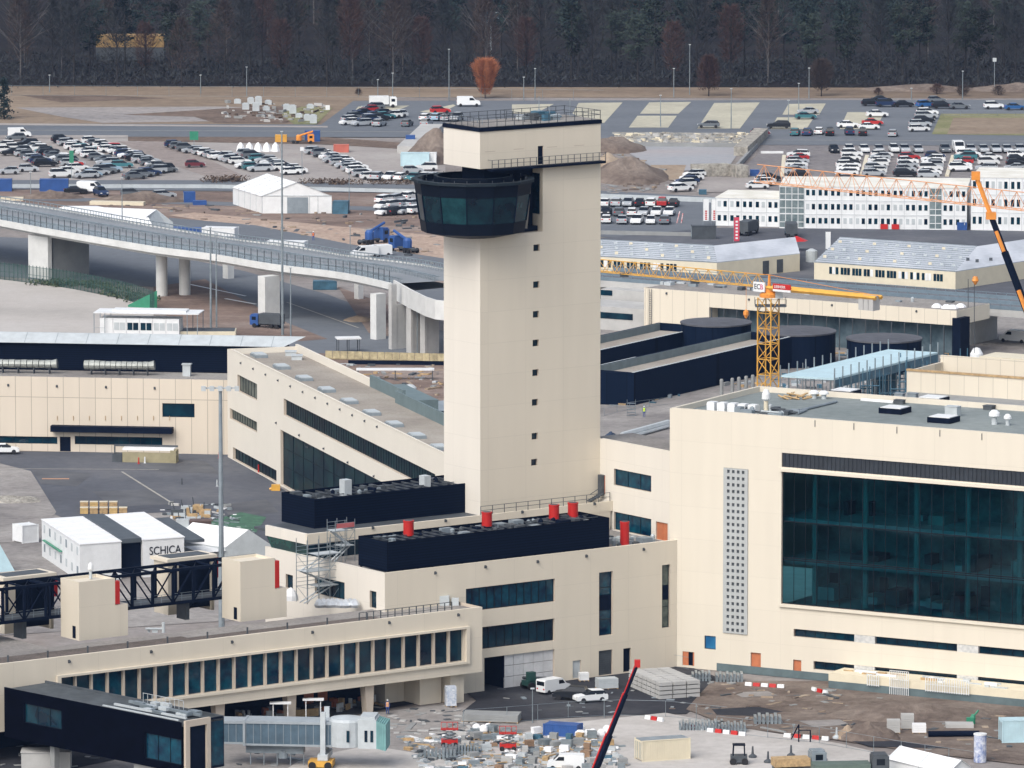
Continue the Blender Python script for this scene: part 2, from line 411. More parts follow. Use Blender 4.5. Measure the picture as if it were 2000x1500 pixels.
# gate: open bay plus boarded sheets
g0 = fr1.U(986, 1330)
b = MB(fr1); b.box(gate[0] + .01, g0, 6.0, 6.1, 0, gate[3]); b.box(gate[0] - .1, gate[0] + 0.0, .45, 6.0, 0, gate[3]); b.box(gate[0], g0 + .2, .42, 6.0, gate[3] + .01, gate[3] + .2)
b.box(g0, g0 + .15, .3, 6, 0, gate[3]); b.build('gate_bay', 'blackm', tb)
b = MB(fr1)
n = 5
for i in range(n):
 a0 = g0 + (gate[1] - g0) * i / n; a1 = g0 + (gate[1] - g0) * (i + 1) / n
 for j in range(3):
  c0 = gate[3] * j / 3; c1 = gate[3] * (j + 1) / 3
  b.box(a0 + .03, a1 - .03, .30 + .01 * ((i + j) % 3), .38, c0 + .03, c1 - .03)
b.build('boarded_sheets', mat('white_board', (.6, .61, .62), .6, var=.12, scale=.5), tb)
b = MB(fr1); b.box(dw[0], dw[1], .2, .3, dw[2], dw[3]); b.build('door', 'wgrey', tb)['label'] = 'light grey door'
b = MB(fr1); b.box(dg[0], dg[1], .25, .35, dg[2], dg[3])
for i in range(12): z = dg[2] + (dg[3] - dg[2]) * (i + .5) / 12; b.box(dg[0] + .03, dg[1] - .03, .21, .25, z - .05, z + .05)
b.build('louvred_door', 'dgrey', tb)
b = MB(fr1); b.box(dd[0], dd[1], .3, .4, dd[2], dd[3]); b.build('door', 'blackm', tb)['label'] = 'black door'
for px, py in [(948, 1107), (1050, 1097), (1145, 1086), (1257, 1073), (850, 1119)]: spout(fr1, px, py, tb)
# upper level with the pale parapet band
t2 = thing('terminal_upper_level', 'upper cream storey at the foot of the tower with green glass at its left end', 'terminal building', fr2.w(0, 0, 0))
a0, a1 = fr2.U(600, 1043), fr2.U(1197, 978)
frL2 = Fr(fr2.w(a0, 0, 0), B, A); LD2 = frL2.U(518, 1023)
ZB = frL2.Z(600, 1064)
b = MB(fr2)
b.box(a0, a1, 0, 0.4, ZB, Z2, m=0); b.box(a0 + .001, a0 + .4, .4, LD2, ZB - .0, Z2 - .002, m=1)
b.box(a1 - .4, a1 - .001, .4, LD2 + 3, DECK1, Z2 - .002, m=1)
b.box(fr2.U(900, 1030), a1 - .4, .05, .35, DECK1 - .3, ZB, m=0)
b.build('wall', ['cream_a', 'cream_b'], t2)
b = MB(fr2); b.box(a0 + .3, a1 - .3, .3, LD2 + 3, Z2 - .9, Z2 - .55); b.build('roof_deck', 'dgrey', t2)
b = MB(fr2); ux = fr2.U(900, 1030)
b.quad((a0 + .5, .5, DECK1), (ux, .5, DECK1), (ux, .2, ZB), (a0 + .3, .2, ZB)); b.build('glazing', 'glass', t2)
b = MB(frL2); b.quad((0.2, .35, DECK1 + .2), (LD2 - 1.2, .35, DECK1 + .2), (LD2 - .1, .1, ZB), (0, .1, ZB)); o = b.build('glazing', glass_mat('green_glass', (.005, .02, .025), (.012, .07, .055), scale=.3), t2); o['label'] = 'green tinted glass band'
f = MB(frL2)
for i in range(5):
 u = .2 + i * (LD2 - 1.5) / 4; f.box(u - .03, u + .03, .3, .34, DECK1 + .2, ZB - .3)
f.build('frame', 'mullion', o)
for px, py in [(728, 1031), (870, 1017), (1020, 1000), (1161, 984)]: spout(fr2, px, py, t2)
tag(railing(fr2, fr2.U(941, 1000), a1 - .3, .25, Z2, h=1.1, step=1.75, nm='railing', m='dgrey'), 'thin dark railing along the parapet at the foot of the tower', 'railing')
# link building between tower and hall
lk = thing('link_building', 'cream link wing between the tower and the large hall with two dark windows', 'terminal building', frK.w(0, 0, 0))
frR = Fr(P(1330, 1303), RD)
UR0 = frR.U(1308, 900); UR1 = frR.U(2140, 1100); ZR = frR.Z(1308, 797)
ZK = frK.Z(1172, 856)
kend = frK.U(1312, 880)
ka = rect(frK, 1199, 1272, 1199, 915, 947); kb = rect(frK, 1199, 1272, 1199, 999, 1034); kd = rect(frK, 1281, 1304, 1281, 1018, 1053)
hs = [(min(h[:2]), max(h[:2]), h[2], h[3]) for h in (ka, kb, kd)]
b = MB(frK); b.holes(kend, uk, DECK1 - .5, ZK, hs, depth=.35, mr=1)
b.box(kend, uk, .36, .5, ZK - .6, ZK - .001); b.build('wall', ['cream_b', 'cream_dark'], lk)
b = MB(frK); b.box(kend + .1, uk + 5, .4, 9, ZK - 1, ZK - .6); b.build('roof', 'roofdeck', lk)
win(lk, frK, *hs[0], nu=2, g='glass2', label='upper window'); win(lk, frK, *hs[1], nu=2, g='glass2', label='lower window')
b = MB(frK); h = hs[2]; b.box(h[0], h[1], .2, .3, h[2], h[3]); b.box((h[0] + h[1]) / 2 - .04, (h[0] + h[1]) / 2 + .04, .15, .2, h[2], h[3]); b.build('door', 'rust', lk)
# ------------------------------------------------------------------ control tower
tw = thing('control_tower', 'tall cream airport control tower with black glass cab near its top', 'control tower', frT.w(0, 0, 0))
UL = frT.U(938, 900)
frTL = Fr(frT.w(UL, 0, 0), B, A); TD = frTL.U(867, 700)
ZT = frT.Z(1172, 241)
ZHB = frT.Z(1172, 313)          # underside of the head / balcony level
UN = frT.U(1060, 400)           # left side of the upper column beside the cab
ZN = frT.Z(1060, 452)           # top of the lower shaft
b = MB(frT)
wins = []
for (px, py) in [(1048, 484), (1047.5, 556), (1047, 614), (1046.5, 670), (1046, 728), (1045, 786), (1044.5, 852), (1043.5, 903)]:
 u, z = frT.at(px, py); wins.append((u - .5, u + .5, z - .43, z + .43))
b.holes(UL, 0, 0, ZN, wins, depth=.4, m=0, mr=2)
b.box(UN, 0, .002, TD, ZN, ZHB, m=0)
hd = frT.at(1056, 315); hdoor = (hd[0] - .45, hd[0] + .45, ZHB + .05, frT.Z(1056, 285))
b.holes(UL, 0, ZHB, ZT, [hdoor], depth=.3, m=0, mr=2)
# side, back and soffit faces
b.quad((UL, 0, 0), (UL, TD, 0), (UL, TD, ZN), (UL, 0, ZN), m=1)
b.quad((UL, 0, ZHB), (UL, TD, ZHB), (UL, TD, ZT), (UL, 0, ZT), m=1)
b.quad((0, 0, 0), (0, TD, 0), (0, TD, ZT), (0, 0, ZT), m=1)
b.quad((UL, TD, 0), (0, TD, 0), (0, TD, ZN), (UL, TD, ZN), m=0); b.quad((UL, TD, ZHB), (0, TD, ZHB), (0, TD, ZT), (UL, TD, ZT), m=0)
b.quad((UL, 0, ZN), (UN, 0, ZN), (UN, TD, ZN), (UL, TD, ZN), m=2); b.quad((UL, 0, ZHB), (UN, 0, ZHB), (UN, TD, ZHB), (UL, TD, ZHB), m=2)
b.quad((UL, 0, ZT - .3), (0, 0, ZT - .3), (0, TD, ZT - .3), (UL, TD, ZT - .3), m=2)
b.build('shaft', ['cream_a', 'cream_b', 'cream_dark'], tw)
for wn_ in wins: win(tw, frT, *wn_, depth=.4, g='glass', fw=.05)
b = MB(frT); b.box(hdoor[0], hdoor[1], .2, .3, hdoor[2], hdoor[3]); b.build('door', 'blackm', tw)
b = MB(frT); b.box(UL - .12, .12, -.12, TD + .12, ZT, ZT + .45); b.box(UL - .05, .05, -.05, TD + .05, ZT + .45, ZT + .5); b.build('roof_rim', 'blackm', tw)
b = MB(frT); b.box(UL + .2, -.2, .2, TD - .2, ZT + .51, ZT + .56); b.build('roof_deck', 'roofdeck', tw)
ub = frT.U(952, 325)
b = MB(frT); b.box(ub, 0.05, -1.1, -.003, ZHB - .3, ZHB); o = b.build('balcony', 'blackm', tw)
r1 = MB(frT)
n = 18
for i in range(n + 1):
 u = ub + (0 - ub) * i / n; r1.box(u - .035, u + .035, -1.08, -1.01, ZHB, ZHB + 1.15)
for z in (.6, 1.12): r1.box(ub, 0, -1.07, -1.02, ZHB + z, ZHB + z + .05)
r1.box(ub, ub + .05, -1.0, -.05, ZHB + 1.1, ZHB + 1.15); r1.build('railing', 'dgrey', o)
r2 = MB(frT)
for (p0, p1) in [((UL, .1), (0, .1)), ((UL, TD - .1), (0, TD - .1)), ((UL, .1), (UL, TD - .1)), ((0, .1), (0, TD - .1)), ((UL + 9, .1), (UL + 9, TD - .1))]:
 L = math.hypot(p1[0] - p0[0], p1[1] - p0[1]); n = int(L / 1.3)
 for i in range(n + 1):
  u = p0[0] + (p1[0] - p0[0]) * i / n; v = p0[1] + (p1[1] - p0[1]) * i / n
  r2.box(u - .03, u + .03, v - .03, v + .03, ZT + .5, ZT + 1.75)
 for z in (1.15, 1.7):
  q0 = frT.w(p0[0], p0[1], ZT + z); q1 = frT.w(p1[0], p1[1], ZT + z); r2.tube(q0, q1, .035, 4)
r2.build('roof_railing', 'dgrey', tw)
# roof plant of the tower
rp = random.Random(3)
def plant(parent, fr, u0, u1, v0, v1, z, n, mats, hmax=1.2, nm='roof_plant', seed=1):
 rr = random.Random(seed); b = MB(fr)
 for i in range(n):
  u = rr.uniform(u0, u1); v = rr.uniform(v0, v1); k = rr.random(); h = rr.uniform(.2, hmax)
  if k < .55: w = rr.uniform(.2, .9); d = rr.uniform(.2, .8); b.box(u - w, u + w, v - d, v + d, z + .01 * i / n, z + h, m=rr.randrange(len(mats)))
  elif k < .8: b.lathe(fr.w(u, v, z), [(rr.uniform(.2, .45), 0), (.3, h), (.1, h + .2)], 10, m=rr.randrange(len(mats)))
  else:
   L = rr.uniform(1, 4); b.tube(fr.w(u - L / 2, v, z + h * .6), fr.w(u + L / 2, v, z + h * .6), .12, 6, m=rr.randrange(len(mats)))
 return b.build(nm, mats, parent)
plant(tw, frT, UL + 11, -5, 2, TD - 2, ZT + .55, 22, ['grey', 'dgrey', 'wgrey', 'scblue'], 1.1, seed=5)
b = MB(frT)
for (u, v, h) in [(UL + 2.5, 3, 1.0), (UL + 3.2, 5, .8), (-2, 4, 2.6), (-6, 3, 1.8), (UL + 13, 5, 3.0)]:
 b.tube(frT.w(u, v, ZT + .5), frT.w(u, v, ZT + .5 + h), .05, 5);
b.build('antennas', 'grey', tw)
# cab
cu = frT.U(925, 400, 3.0); CC = frT.w(cu, 3.0, 0)
zc1 = frT.Z(925, 347, 3.0); zc0 = frT.Z(925, 450, 3.0)
NF = 13; RT, RB = 7.75, 6.75
aoff = math.atan2(A.y, A.x) + .1
def ringpt(k, r, z, off=0.0):
 t = aoff + (k + off) * 2 * math.pi / NF
 return (CC.x + r * math.cos(t), CC.y + r * math.sin(t), z)
hh = zc1 - zc0
za, zb_ = zc0 + hh * .22, zc0 + hh * .72
rad = lambda z: RB + (RT - RB) * (z - zc0) / hh
b = MB()
def band(b, z0, z1, r0, r1, m):
 for k in range(NF):
  b.add([ringpt(k, r0, z0), ringpt(k + 1, r0, z0), ringpt(k + 1, r1, z1), ringpt(k, r1, z1)], [(0, 1, 2, 3)], m)
band(b, zc0, za, rad(zc0), rad(za), 0); band(b, zb_, zc1 - .35, rad(zb_), rad(zc1 - .35), 0)
band(b, zc1 - .35, zc1, RT + .28, RT + .28, 1); band(b, zc1, zc1, RT + .28, RT - .5, 1); band(b, zc1 - .35, zc1 - .35, RT - .2, RT + .28, 1)
band(b, zc1, zc1 - .7, RT - .5, RT - .6, 0)
b.add([ringpt(k, RT - .6, zc1 - .7) for k in range(NF)], [tuple(range(NF))], 0)
band(b, zc0 - .7, zc0, RB - 3.2, RB, 0)
b.add([ringpt(k, RB - 3.2, zc0 - .7) for k in range(NF)], [tuple(range(NF))], 0)
# service walk ring and upturned inner ring on the cab roof
band(b, zc1 - .65, zc1 + .35, RT - 2.6, RT - 2.6, 0); band(b, zc1 + .35, zc1 + .35, RT - 2.6, RT - 2.9, 1)
cabo = b.build('cab', [mat('cab_black_panels', (.002, .005, .012), .5, var=.2, spec=.12), mat('cab_rim', (.012, .02, .027), .6, spec=.2)], tw)
gm = [glass_mat('cab_glass_dark', (.001, .006, .014), (.003, .025, .035), scale=.5, spec=.3), glass_mat('cab_glass_teal', (.002, .018, .026), (.008, .05, .06), scale=.5, spec=.3), glass_mat('cab_glass_blue', (.01, .04, .055), (.02, .075, .09), scale=.3, spec=.3)]
for k in range(NF):
 g = MB(); e = .02
 mcol = gm[[0, 0, 1, 0, 2, 0, 0, 1][k % 8]]
 g.add([ringpt(k, rad(za) - .06, za, .02), ringpt(k, rad(za) - .06, za, .98), ringpt(k, rad(zb_) - .06, zb_, .98), ringpt(k, rad(zb_) - .06, zb_, .02)], [(0, 1, 2, 3)])
 g.build('pane', mcol, cabo)
g = MB()
for k in range(NF): g.tube(ringpt(k, rad(za), za), ringpt(k, rad(zb_), zb_), .07, 4)
g.build('mullions', 'blackm', cabo)
g = MB()
for k in range(0, NF * 2, 1):
 p = ringpt(k * .5, RT - .9, zc1 - .2); g.tube(p, (p[0], p[1], p[2] + .45), .04, 4)
g.build('edge_rail', 'dgrey', cabo)
# core between lower shaft and head, beside the cab
b = MB(frT); b.box(UL + 2.2, UN - .003, 2.2, TD - 1, ZN - .2, ZHB + .0); b.build('core', 'blackm', tw)
b = MB(frT); uu = UN - .06; b.quad((uu, .6, ZN + 2.2), (uu, 4.6, ZN + 2.2), (uu, 4.6, ZHB - 1.2), (uu, .6, ZHB - 1.2)); b.build('side_glazing', 'glass', tw)
b = MB(); zq = zc0 - .55; q = [P(848, 452, zq), P(940, 464, zq), P(1060, 451, zq)]
b.prism([q[0].xy, q[1].xy, q[2].xy, (q[2] + B * 4).xy, (q[0] + B * 2).xy], zq, zq + .75); b.build('soffit_slab', 'blackm', tw)
# sloping pale fins at the joint
b = MB();
p0 = frT.w(frT.U(1032, 350, -1.0), -1.0, zc1 - .5); p1 = frT.w(frT.U(1024, 440, -1.0), -1.0, zc0 + .3)
b.tube(p0, p1, .4, 4); b.build('fin', mat('pale_fin', (.22, .2, .17), .6), tw)
# slot lines on the head
b = MB(frT)
for px, py in [(957, 296), (1013, 291), (1078, 287), (1131, 284)]:
 u, z = frT.at(px, py); b.box(u - .8, u + .8, -.012, -.004, z - .04, z + .04)
b.build('vents', 'cream_dark', tw)
# ------------------------------------------------------------------ black plant rooms
fB1 = Fr(P(615, 1032, Z2 - .5), A)
def plantbox(name, label, fr, uL, uR, z0, z1, dep, group, legs=False, seed=1):
 t = thing(name, label, 'plant room', fr.w(uL, 0, z0), group)
 b = MB(fr); b.box(uL, uR, 0, dep, z0 + (.5 if legs else 0), z1 - .5)
 b.box(uL, uR, 0, .15, z1 - .5, z1); b.box(uL, uR, dep - .15, dep, z1 - .5, z1); b.box(uL, uL + .15, .15, dep - .15, z1 - .5, z1); b.box(uR - .15, uR, .15, dep - .15, z1 - .5, z1)
 b.build('wall', 'black', t)
 if legs:
  n = int((uR - uL) / 2.2)
  l = MB(fr)
  for i in range(n + 1):
   u = uL + .2 + (uR - uL - .4) * i / n; l.box(u - .09, u + .09, .1, .3, z0, z0 + .5); l.box(u - .09, u + .09, dep - .4, dep - .2, z0, z0 + .5)
  l.build('feet', 'blackm', t)
 g = MB(fr)
 n = int((uR - uL) / 1.5)
 for i in range(n): u = uL + .6 + i * 1.5; g.box(u, u + .12, .2, dep - .2, z1 - .35, z1 - .2)
 g.box(uL + .2, uR - .2, dep * .33, dep * .33 + .1, z1 - .2, z1 - .1); g.box(uL + .2, uR - .2, dep * .66, dep * .66 + .1, z1 - .2, z1 - .1)
 g.build('roof_grating', 'dgrey', t)
 plant(t, fr, uL + 1, uR - 1, .8, dep - .8, z1 - .5, int((uR - uL) * 1.2), ['dgrey', 'grey', 'blackm', 'dgrey'], .7, seed=seed)
 return t
uB1 = fB1.U(938, 970)
Z_B1 = fB1.Z(615, 975)
dB1 = Fr(fB1.O, B, A).U(550, 1018)
t = plantbox('plant_room', 'long black plant room on the upper deck at the left foot of the tower', fB1, 0, uB1 - .02, Z2 - .55, Z_B1, min(dB1, TD), 'black plant rooms on the terminal roofs', seed=11)
b = MB(fB1)
for px, py, w, h, mm in [(675, 953, .55, 2.0, 0), (830, 935, .5, 1.3, 0)]:
 u, z = fB1.at(px, py, 3.0); b.box(u - w, u + w, 2.4, 3.6, Z_B1 - .5, Z_B1 + h * .8)
b.build('vent_cowls', 'wgrey', t)
b = MB(fB1); rr = random.Random(4)
for i in range(26):
 u = fB1.U(875 + i * 2.4, 930, 5); b.box(u - .15, u + .15, 4.6, 5.4, Z_B1 - .4, Z_B1 + rr.uniform(.2, 1.1), m=rr.randrange(2))
b.build('pipework', ['cyan', 'grey'], t)
fB2 = fr1.shift(v=1.2)
Z_B2 = fB2.Z(757, 1059)
plantbox('plant_room', 'long black plant room carrying red vent drums, on the lower terminal deck', fB2, fB2.U(757, 1090), fB2.U(1190, 1040), DECK1, Z_B2, 6.4, 'black plant rooms on the terminal roofs', legs=True, seed=12)
def drum(px, py, z, r, h, label, v, fr):
 u = fr.U(px, py, v); c = fr.w(u, v, z)
 t = thing('red_vent_drum', label, 'vent drum', c, 'red vent drums on the terminal roof')
 b = MB(); b.lathe(c, [(r, 0), (r, h * .9), (r * 1.06, h * .9), (r * 1.06, h)], 20); b.build('drum', 'red', t)
 b = MB(); b.lathe((c[0], c[1], c[2] + h + .002), [(r * .86, -.15), (r * .8, .02)], 16); b.build('cap', 'dgrey', t)
for px, py, lab in [(798, 1047, 'leftmost short red vent drum on the black plant room'), (951, 1028, 'short red vent drum on the plant room under the tower corner'),
     (1082, 1014, 'left one of the two close red drums at the right end of the plant room'), (1119, 1010, 'right one of the two close red drums at the right end of the plant room')]:
 drum(px, py, Z_B2 - .3, .66, 1.9, lab, 4.6, fB2)
drum(1220, 1066, DECK1, .58, 3.1, 'tall dark red vent drum standing on the deck right of the plant room', 2.2, fB2)
plant(None, fB2, fB2.U(1195, 1050), fB2.U(1300, 1050), 2.2, 6.5, DECK1, 30, ['grey', 'dgrey', 'wgrey'], .8, nm='deck_pipework', seed=9)
tag(bpy.data.objects['deck_pipework'], 'tangle of grey pipes and boxes on the deck beside the tall red drum', 'pipework')
# stair with red door cabin at the right foot of the tower
sc = thing('roof_stair', 'small dark steel stair with red cabin at the right foot of the tower', 'roof stair', fr2.w(a1 - 1, 2, Z2))
uS = fr2.U(1184, 950, 1.5)
b = MB(fr2); b.box(uS - .55, uS + .6, 1.8, 2.6, Z2 + .6, Z2 + 3.2); b.build('cabin', 'dgrey', sc)
b = MB(fr2); b.box(uS - .05, uS + .62, 1.7, 1.8, Z2 + .7, Z2 + 3.1); b.build('door', 'rust', sc)
b = MB(fr2)
for i in range(7): b.box(uS - 2.6 + i * .3, uS - 2.3 + i * .3, 1.4, 2.3, Z2 - .1 + i * .12, Z2 + .05 + i * .12)
b.tube(fr2.w(uS - 2.7, 1.4, Z2 + .9), fr2.w(uS - .5, 1.4, Z2 + 1.9), .05); b.tube(fr2.w(uS - 2.7, 1.4, Z2), fr2.w(uS - .5, 1.4, Z2 + .8), .12)
b.build('steps', 'dgrey', sc)
# ------------------------------------------------------------------ large hall on the right
hl = thing('terminal_hall', 'large cream terminal hall with huge teal glass front and grey roof', 'terminal building', frR.w(0, 0, 0))
gl_t = frR.Z(1527, 921); gl_b = frR.Z(1524, 1179); st_t = frR.Z(1527, 884); st_b = frR.Z(1527, 912); ug = frR.U(1526, 1050);
big = (ug, UR1 - 1, gl_b, gl_t); strip = (ug, UR1 - 1, st_b, st_t)
def seg(x0, x1, y0, y1, x): return (frR.U(x0, y0), frR.U(x1, y0), frR.Z(x, y1), frR.Z(x, y0))
za1, za0 = frR.Z(1550, 1228), frR.Z(1550, 1243); zb1, zb0 = frR.Z(1589, 1291), frR.Z(1589, 1307)
lowA = (frR.U(1550, 1235), UR1 - 1, za0, za1); lowB = (frR.U(1589, 1298), UR1 - 1, zb0, zb1)
blue = seg(1376, 1398, 1242, 1268, 1387)
D1 = (frR.U(1333, 1290), frR.U(1356, 1290), .3, frR.Z(1345, 1273)); D2 = (frR.U(1466, 1290), frR.U(1486, 1290), .6, frR.Z(1476, 1275)); D3 = (frR.U(1549, 1300), frR.U(1565, 1300), .3, frR.Z(1557, 1289))
b = MB(frR)
b.holes(UR0, UR1, 0, ZR, [big, strip, lowA, lowB, blue, D1, D2, D3], depth=.45, m=0, mr=1)
HD = 24.5
b.box(UR0, UR1, .46, .8, ZR - 1.2, ZR - .001, m=0)
b.box(UR0 + .0, UR0 + .4, .8, HD, 10, ZR - .002, m=0); b.box(UR0 + .4, UR1, HD - .4, HD, 10, ZR - .003, m=0)
b.build('wall', ['cream_r', 'cream_dark'], hl)
b = MB(frR); b.box(UR0 + .4, UR1, .8, HD - .4, ZR - 1.3, ZR - .7); b.build('roof', 'roofgrey', hl)
b = MB(frR); b.quad((big[0], .44, gl_b), (big[1], .44, gl_b), (big[1], .44, gl_t), (big[0], .44, gl_t)); gw = b.build('glass_front', 'tint', hl)
b = MB(frR); k = 0; u = big[0]
while u < big[1]:
 b.box(u - .028, u + .028, .36, .43, gl_b, gl_t); u += 1.62
for f_ in (.0, .33, .345, .62, .99): z = gl_b + (gl_t - gl_b) * f_; b.box(big[0], big[1], .36, .42, z, z + .12)
b.build('mullions', 'mullion', gw)
# rooms behind the glass: floors, columns, back wall
b = MB(frR)
b.box(big[0] - 1, big[1], 11, 11.3, gl_b - 1, gl_t + 1, m=0)
for f_ in (-.03, .32, .64): z = gl_b + (gl_t - gl_b) * f_; b.box(big[0] - 1, big[1], 1.6 if f_ > 0 else .6, 11, z - .45, z, m=1)
u = big[0] + 3.5
while u < big[1]: b.lathe(frR.w(u, 2.6, gl_b), [(.35, 0), (.35, gl_t - gl_b)], 10, m=2); b.box(u - 2.1, u - .9, 10.8, 10.95, gl_b, gl_b + 2.6, m=3); u += 7.2
rr = random.Random(8)
for i in range(26):
 uu_ = rr.uniform(big[0], big[1] - 3); f_ = rr.choice((0, .32, .64)); z = gl_b + (gl_t - gl_b) * f_; w = rr.uniform(.4, 2.5)
 b.box(uu_, uu_ + w, 4 + rr.random() * 4, 9, z, z + rr.uniform(.6, 2.2), m=rr.choice((1, 2, 3)))
b.build('interior', [mat('interior_wall', (.10, .15, .15), .9, col2=(.4, .52, .5), scale=.22), mat('interior_slab', (.42, .5, .5), .8), mat('interior_column', (.4, .45, .42), .8), 'dgrey'], hl)
b = MB(frR); b.box(strip[0], strip[1], .2, .4, strip[2], strip[3])
u = strip[0] + .3
while u < strip[1]: b.box(u, u + .1, .12, .2, strip[2], strip[3]); u += .6
b.build('louvre_strip', mat('louvre_blue_black', (.02, .026, .035), .5, var=.2), hl)
b = MB(frR); b.box(big[0] - .15, big[1], -.35, -.003, gl_t + .05, gl_t + .4, m=0); b.box(big[0] - .15, big[1], -.3, -.003, gl_b - .35, gl_b - .05, m=0); b.build('ledge', 'cream_r', hl)
segs = [(1550, 1667, 0), (1668, 1708, 1), (1709, 1868, 0), (1869, 1910, 1), (1911, 2130, 0)]
for row, (z0_, z1_, first) in enumerate([(za0, za1, 1550), (zb0, zb1, 1589)]):
 for x0_, x1_, kind in segs:
  x0_ = max(x0_, first)
  ua_, ub_ = frR.U(x0_, 1270), min(frR.U(x1_, 1270), UR1 - 1)
  if kind:
   b = MB(frR); b.box(ua_, ub_, .05, .4, z0_, z1_)
   b.build('boarded_window', mat('window_board', (.42, .43, .43), .6, col2=(.62, .62, .6), scale=2.5) if 'window_board' not in bpy.data.materials else bpy.data.materials['window_board'], hl)
  else: win(hl, frR, ua_, ub_, z0_, z1_, depth=.45, nu=max(1, int((ub_ - ua_) / 1.6)), g='glass')
win(hl, frR, *blue, depth=.2, g=glass_mat('blue_foil_glass', (.01, .10, .25), (.03, .2, .38), rough=.3), label='small blue window')
for i, D in enumerate((D1, D2, D3)):
 b = MB(frR); b.box(D[0], D[1], .25, .35, D[2], D[3], m=1 if i == 0 else 0)
 if i == 0: b.box(D[0], D[0] + .8, .1, .2, D[2], D[3], m=0); b.box(D[1] - .25, D[1], .1, .2, D[2], D[3], m=0)
 b.build('door', ['rust', 'blackm'], hl)
# perforated panel
pz1, pz0 = frR.Z(1413, 913), frR.Z(1413, 1235); pu0, pu1 = frR.U(1414, 1000), frR.U(1461, 1000)
hs = []
for i in range(4):
 for j in range(25):
  cu_ = pu0 + (pu1 - pu0) * (.20 + i * .205); cz_ = pz0 + (pz1 - pz0) * (j + .5) / 25
  hs.append((cu_ - .19, cu_ + .19, cz_ - .21, cz_ + .21))
b = MB(frR); b.holes(pu0, pu1, pz0, pz1, hs, depth=.14, v=-.16)
b.box(pu0 - .02, pu0, -.16, -.003, pz0, pz1); b.box(pu1, pu1 + .02, -.16, -.003, pz0, pz1); pp = b.build('perforated_panel', mat('grey_perforated', (.40, .42, .42), .6, var=.04), hl)
b = MB(frR); b.quad((pu0, -.012, pz0), (pu1, -.012, pz0), (pu1, -.012, pz1), (pu0, -.012, pz1)); b.build('backing', 'dgrey', pp)
for px, py in [(1592, 822), (1668, 828), (1752, 835), (1836, 841), (1918, 848)]:
 u, z = frR.at(px, py); b = MB(frR); b.box(u - .04, u + .04, -.08, -.003, z - .75, z + .1); b.build('downpipe', 'dgrey', hl)
b = MB(frR); b.box(frR.U(1400, 1310), UR1, -.06, -.003, 0, 1.0); b.build('plinth', mat('blue_grey_plinth', (.10, .14, .15), .8, var=.15), hl)
# things on the hall roof
ZRF = ZR - .7
def on_roof(px, py): return P(px, py, ZRF)
def skylight(px, py, w, d, label):
 c = on_roof(px, py); u = (c - frR.O).dot(frR.d); v = (c - frR.O).dot(frR.n)
 t = thing('skylight', label, 'skylight', c, 'black framed skylights on the hall roof')
 b = MB(frR); b.box(u - w / 2, u + w / 2, v - d / 2, v + d / 2, ZRF, ZRF + .7); b.build('curb', 'blackm', t)
 b = MB(frR); b.box(u - w / 2 + .15, u + w / 2 - .15, v - d / 2 + .15, v + d / 2 - .15, ZRF + .7, ZRF + .8); b.build('dome', 'white', t)
for i, (px, py) in enumerate([(1651, 772), (1748, 806), (1823, 786), (1843, 824)]):
 skylight(px, py, 3.2, 3.0, ['black skylight nearest the two white cowls on the hall roof', 'black skylight beside the long white strip on the hall roof', 'black skylight farthest right at the back of the hall roof', 'black skylight in front of the grey box on the hall roof'][i])
def cowl(px, py, r, h, label, post=False, zr=ZRF):
 c = P(px, py, zr); t = thing('vent_cowl', label, 'vent cowl', c, 'white mushroom vents on the roof')
 b = MB(); b.lathe(c, [(r * .55, 0), (r * .5, h * .55)], 12); b.build('stem', 'ivory' if post else 'wgrey', t)
 b = MB(); b.lathe(c, [(r * .6, h * .5), (r * 1.0, h * .58), (r * .95, h * .78), (r * .5, h * .97), (r * .05, h)], 16); b.build('cap', 'white', t)
cowl(1590, 778, .65, 1.1, 'left of the two low white cowls at the back of the hall roof'); cowl(1609, 779, .65, 1.1, 'right of the two low white cowls at the back of the hall roof')
cowl(1942, 829, .72, 1.9, 'larger white mushroom vent at the right end of the hall roof'); cowl(1968, 831, .5, 1.5, 'smaller white mushroom vent at the right end of the hall roof')
cowl(1496, 806, .55, 3.1, 'tall slim vent with round white cap at the front edge of the hall roof', True)
def roofbox(px, py, w, d, h, m, label, nm='roof_box', cat='roof unit'):
 c = on_roof(px, py); u = (c - frR.O).dot(frR.d); v = (c - frR.O).dot(frR.n)
 b = MB(frR); b.box(u - w / 2, u + w / 2, v - d / 2, v + d / 2, ZRF, ZRF + h); b.box(u - w / 2 - .06, u + w / 2 + .06, v - d / 2 - .06, v + d / 2 + .06, ZRF + h, ZRF + h + .08)
 tag(b.build(nm, m, None, loc=c), label, cat)
roofbox(1861, 812, 1.7, 1.2, 1.2, 'wgrey', 'light grey box behind the nearest skylight on the hall roof')
roofbox(1757, 779, 1.2, .8, .7, 'grey', 'left of two small grey boxes at the back of the hall roof'); roofbox(1783, 779, 1.2, .8, .7, 'grey', 'right of two small grey boxes at the back of the hall roof')
roofbox(1932, 800, 1.2, 1.2, .5, 'dgrey', 'dark low hatch behind the mushroom vents on the hall roof'); roofbox(1757, 789, 1.3, .8, .5, 'dgrey', 'dark hatch at the end of the white strip on the hall roof')
b = MB(); c0, c1 = on_roof(1682, 783), on_roof(1745, 788); b.tube(c0 + Vector((0, 0, .15)), c1 + Vector((0, 0, .15)), .22, 6); tag(b.build('white_strip', 'white'), 'long white wrapped strip lying on the hall roof', 'wrapped strip')
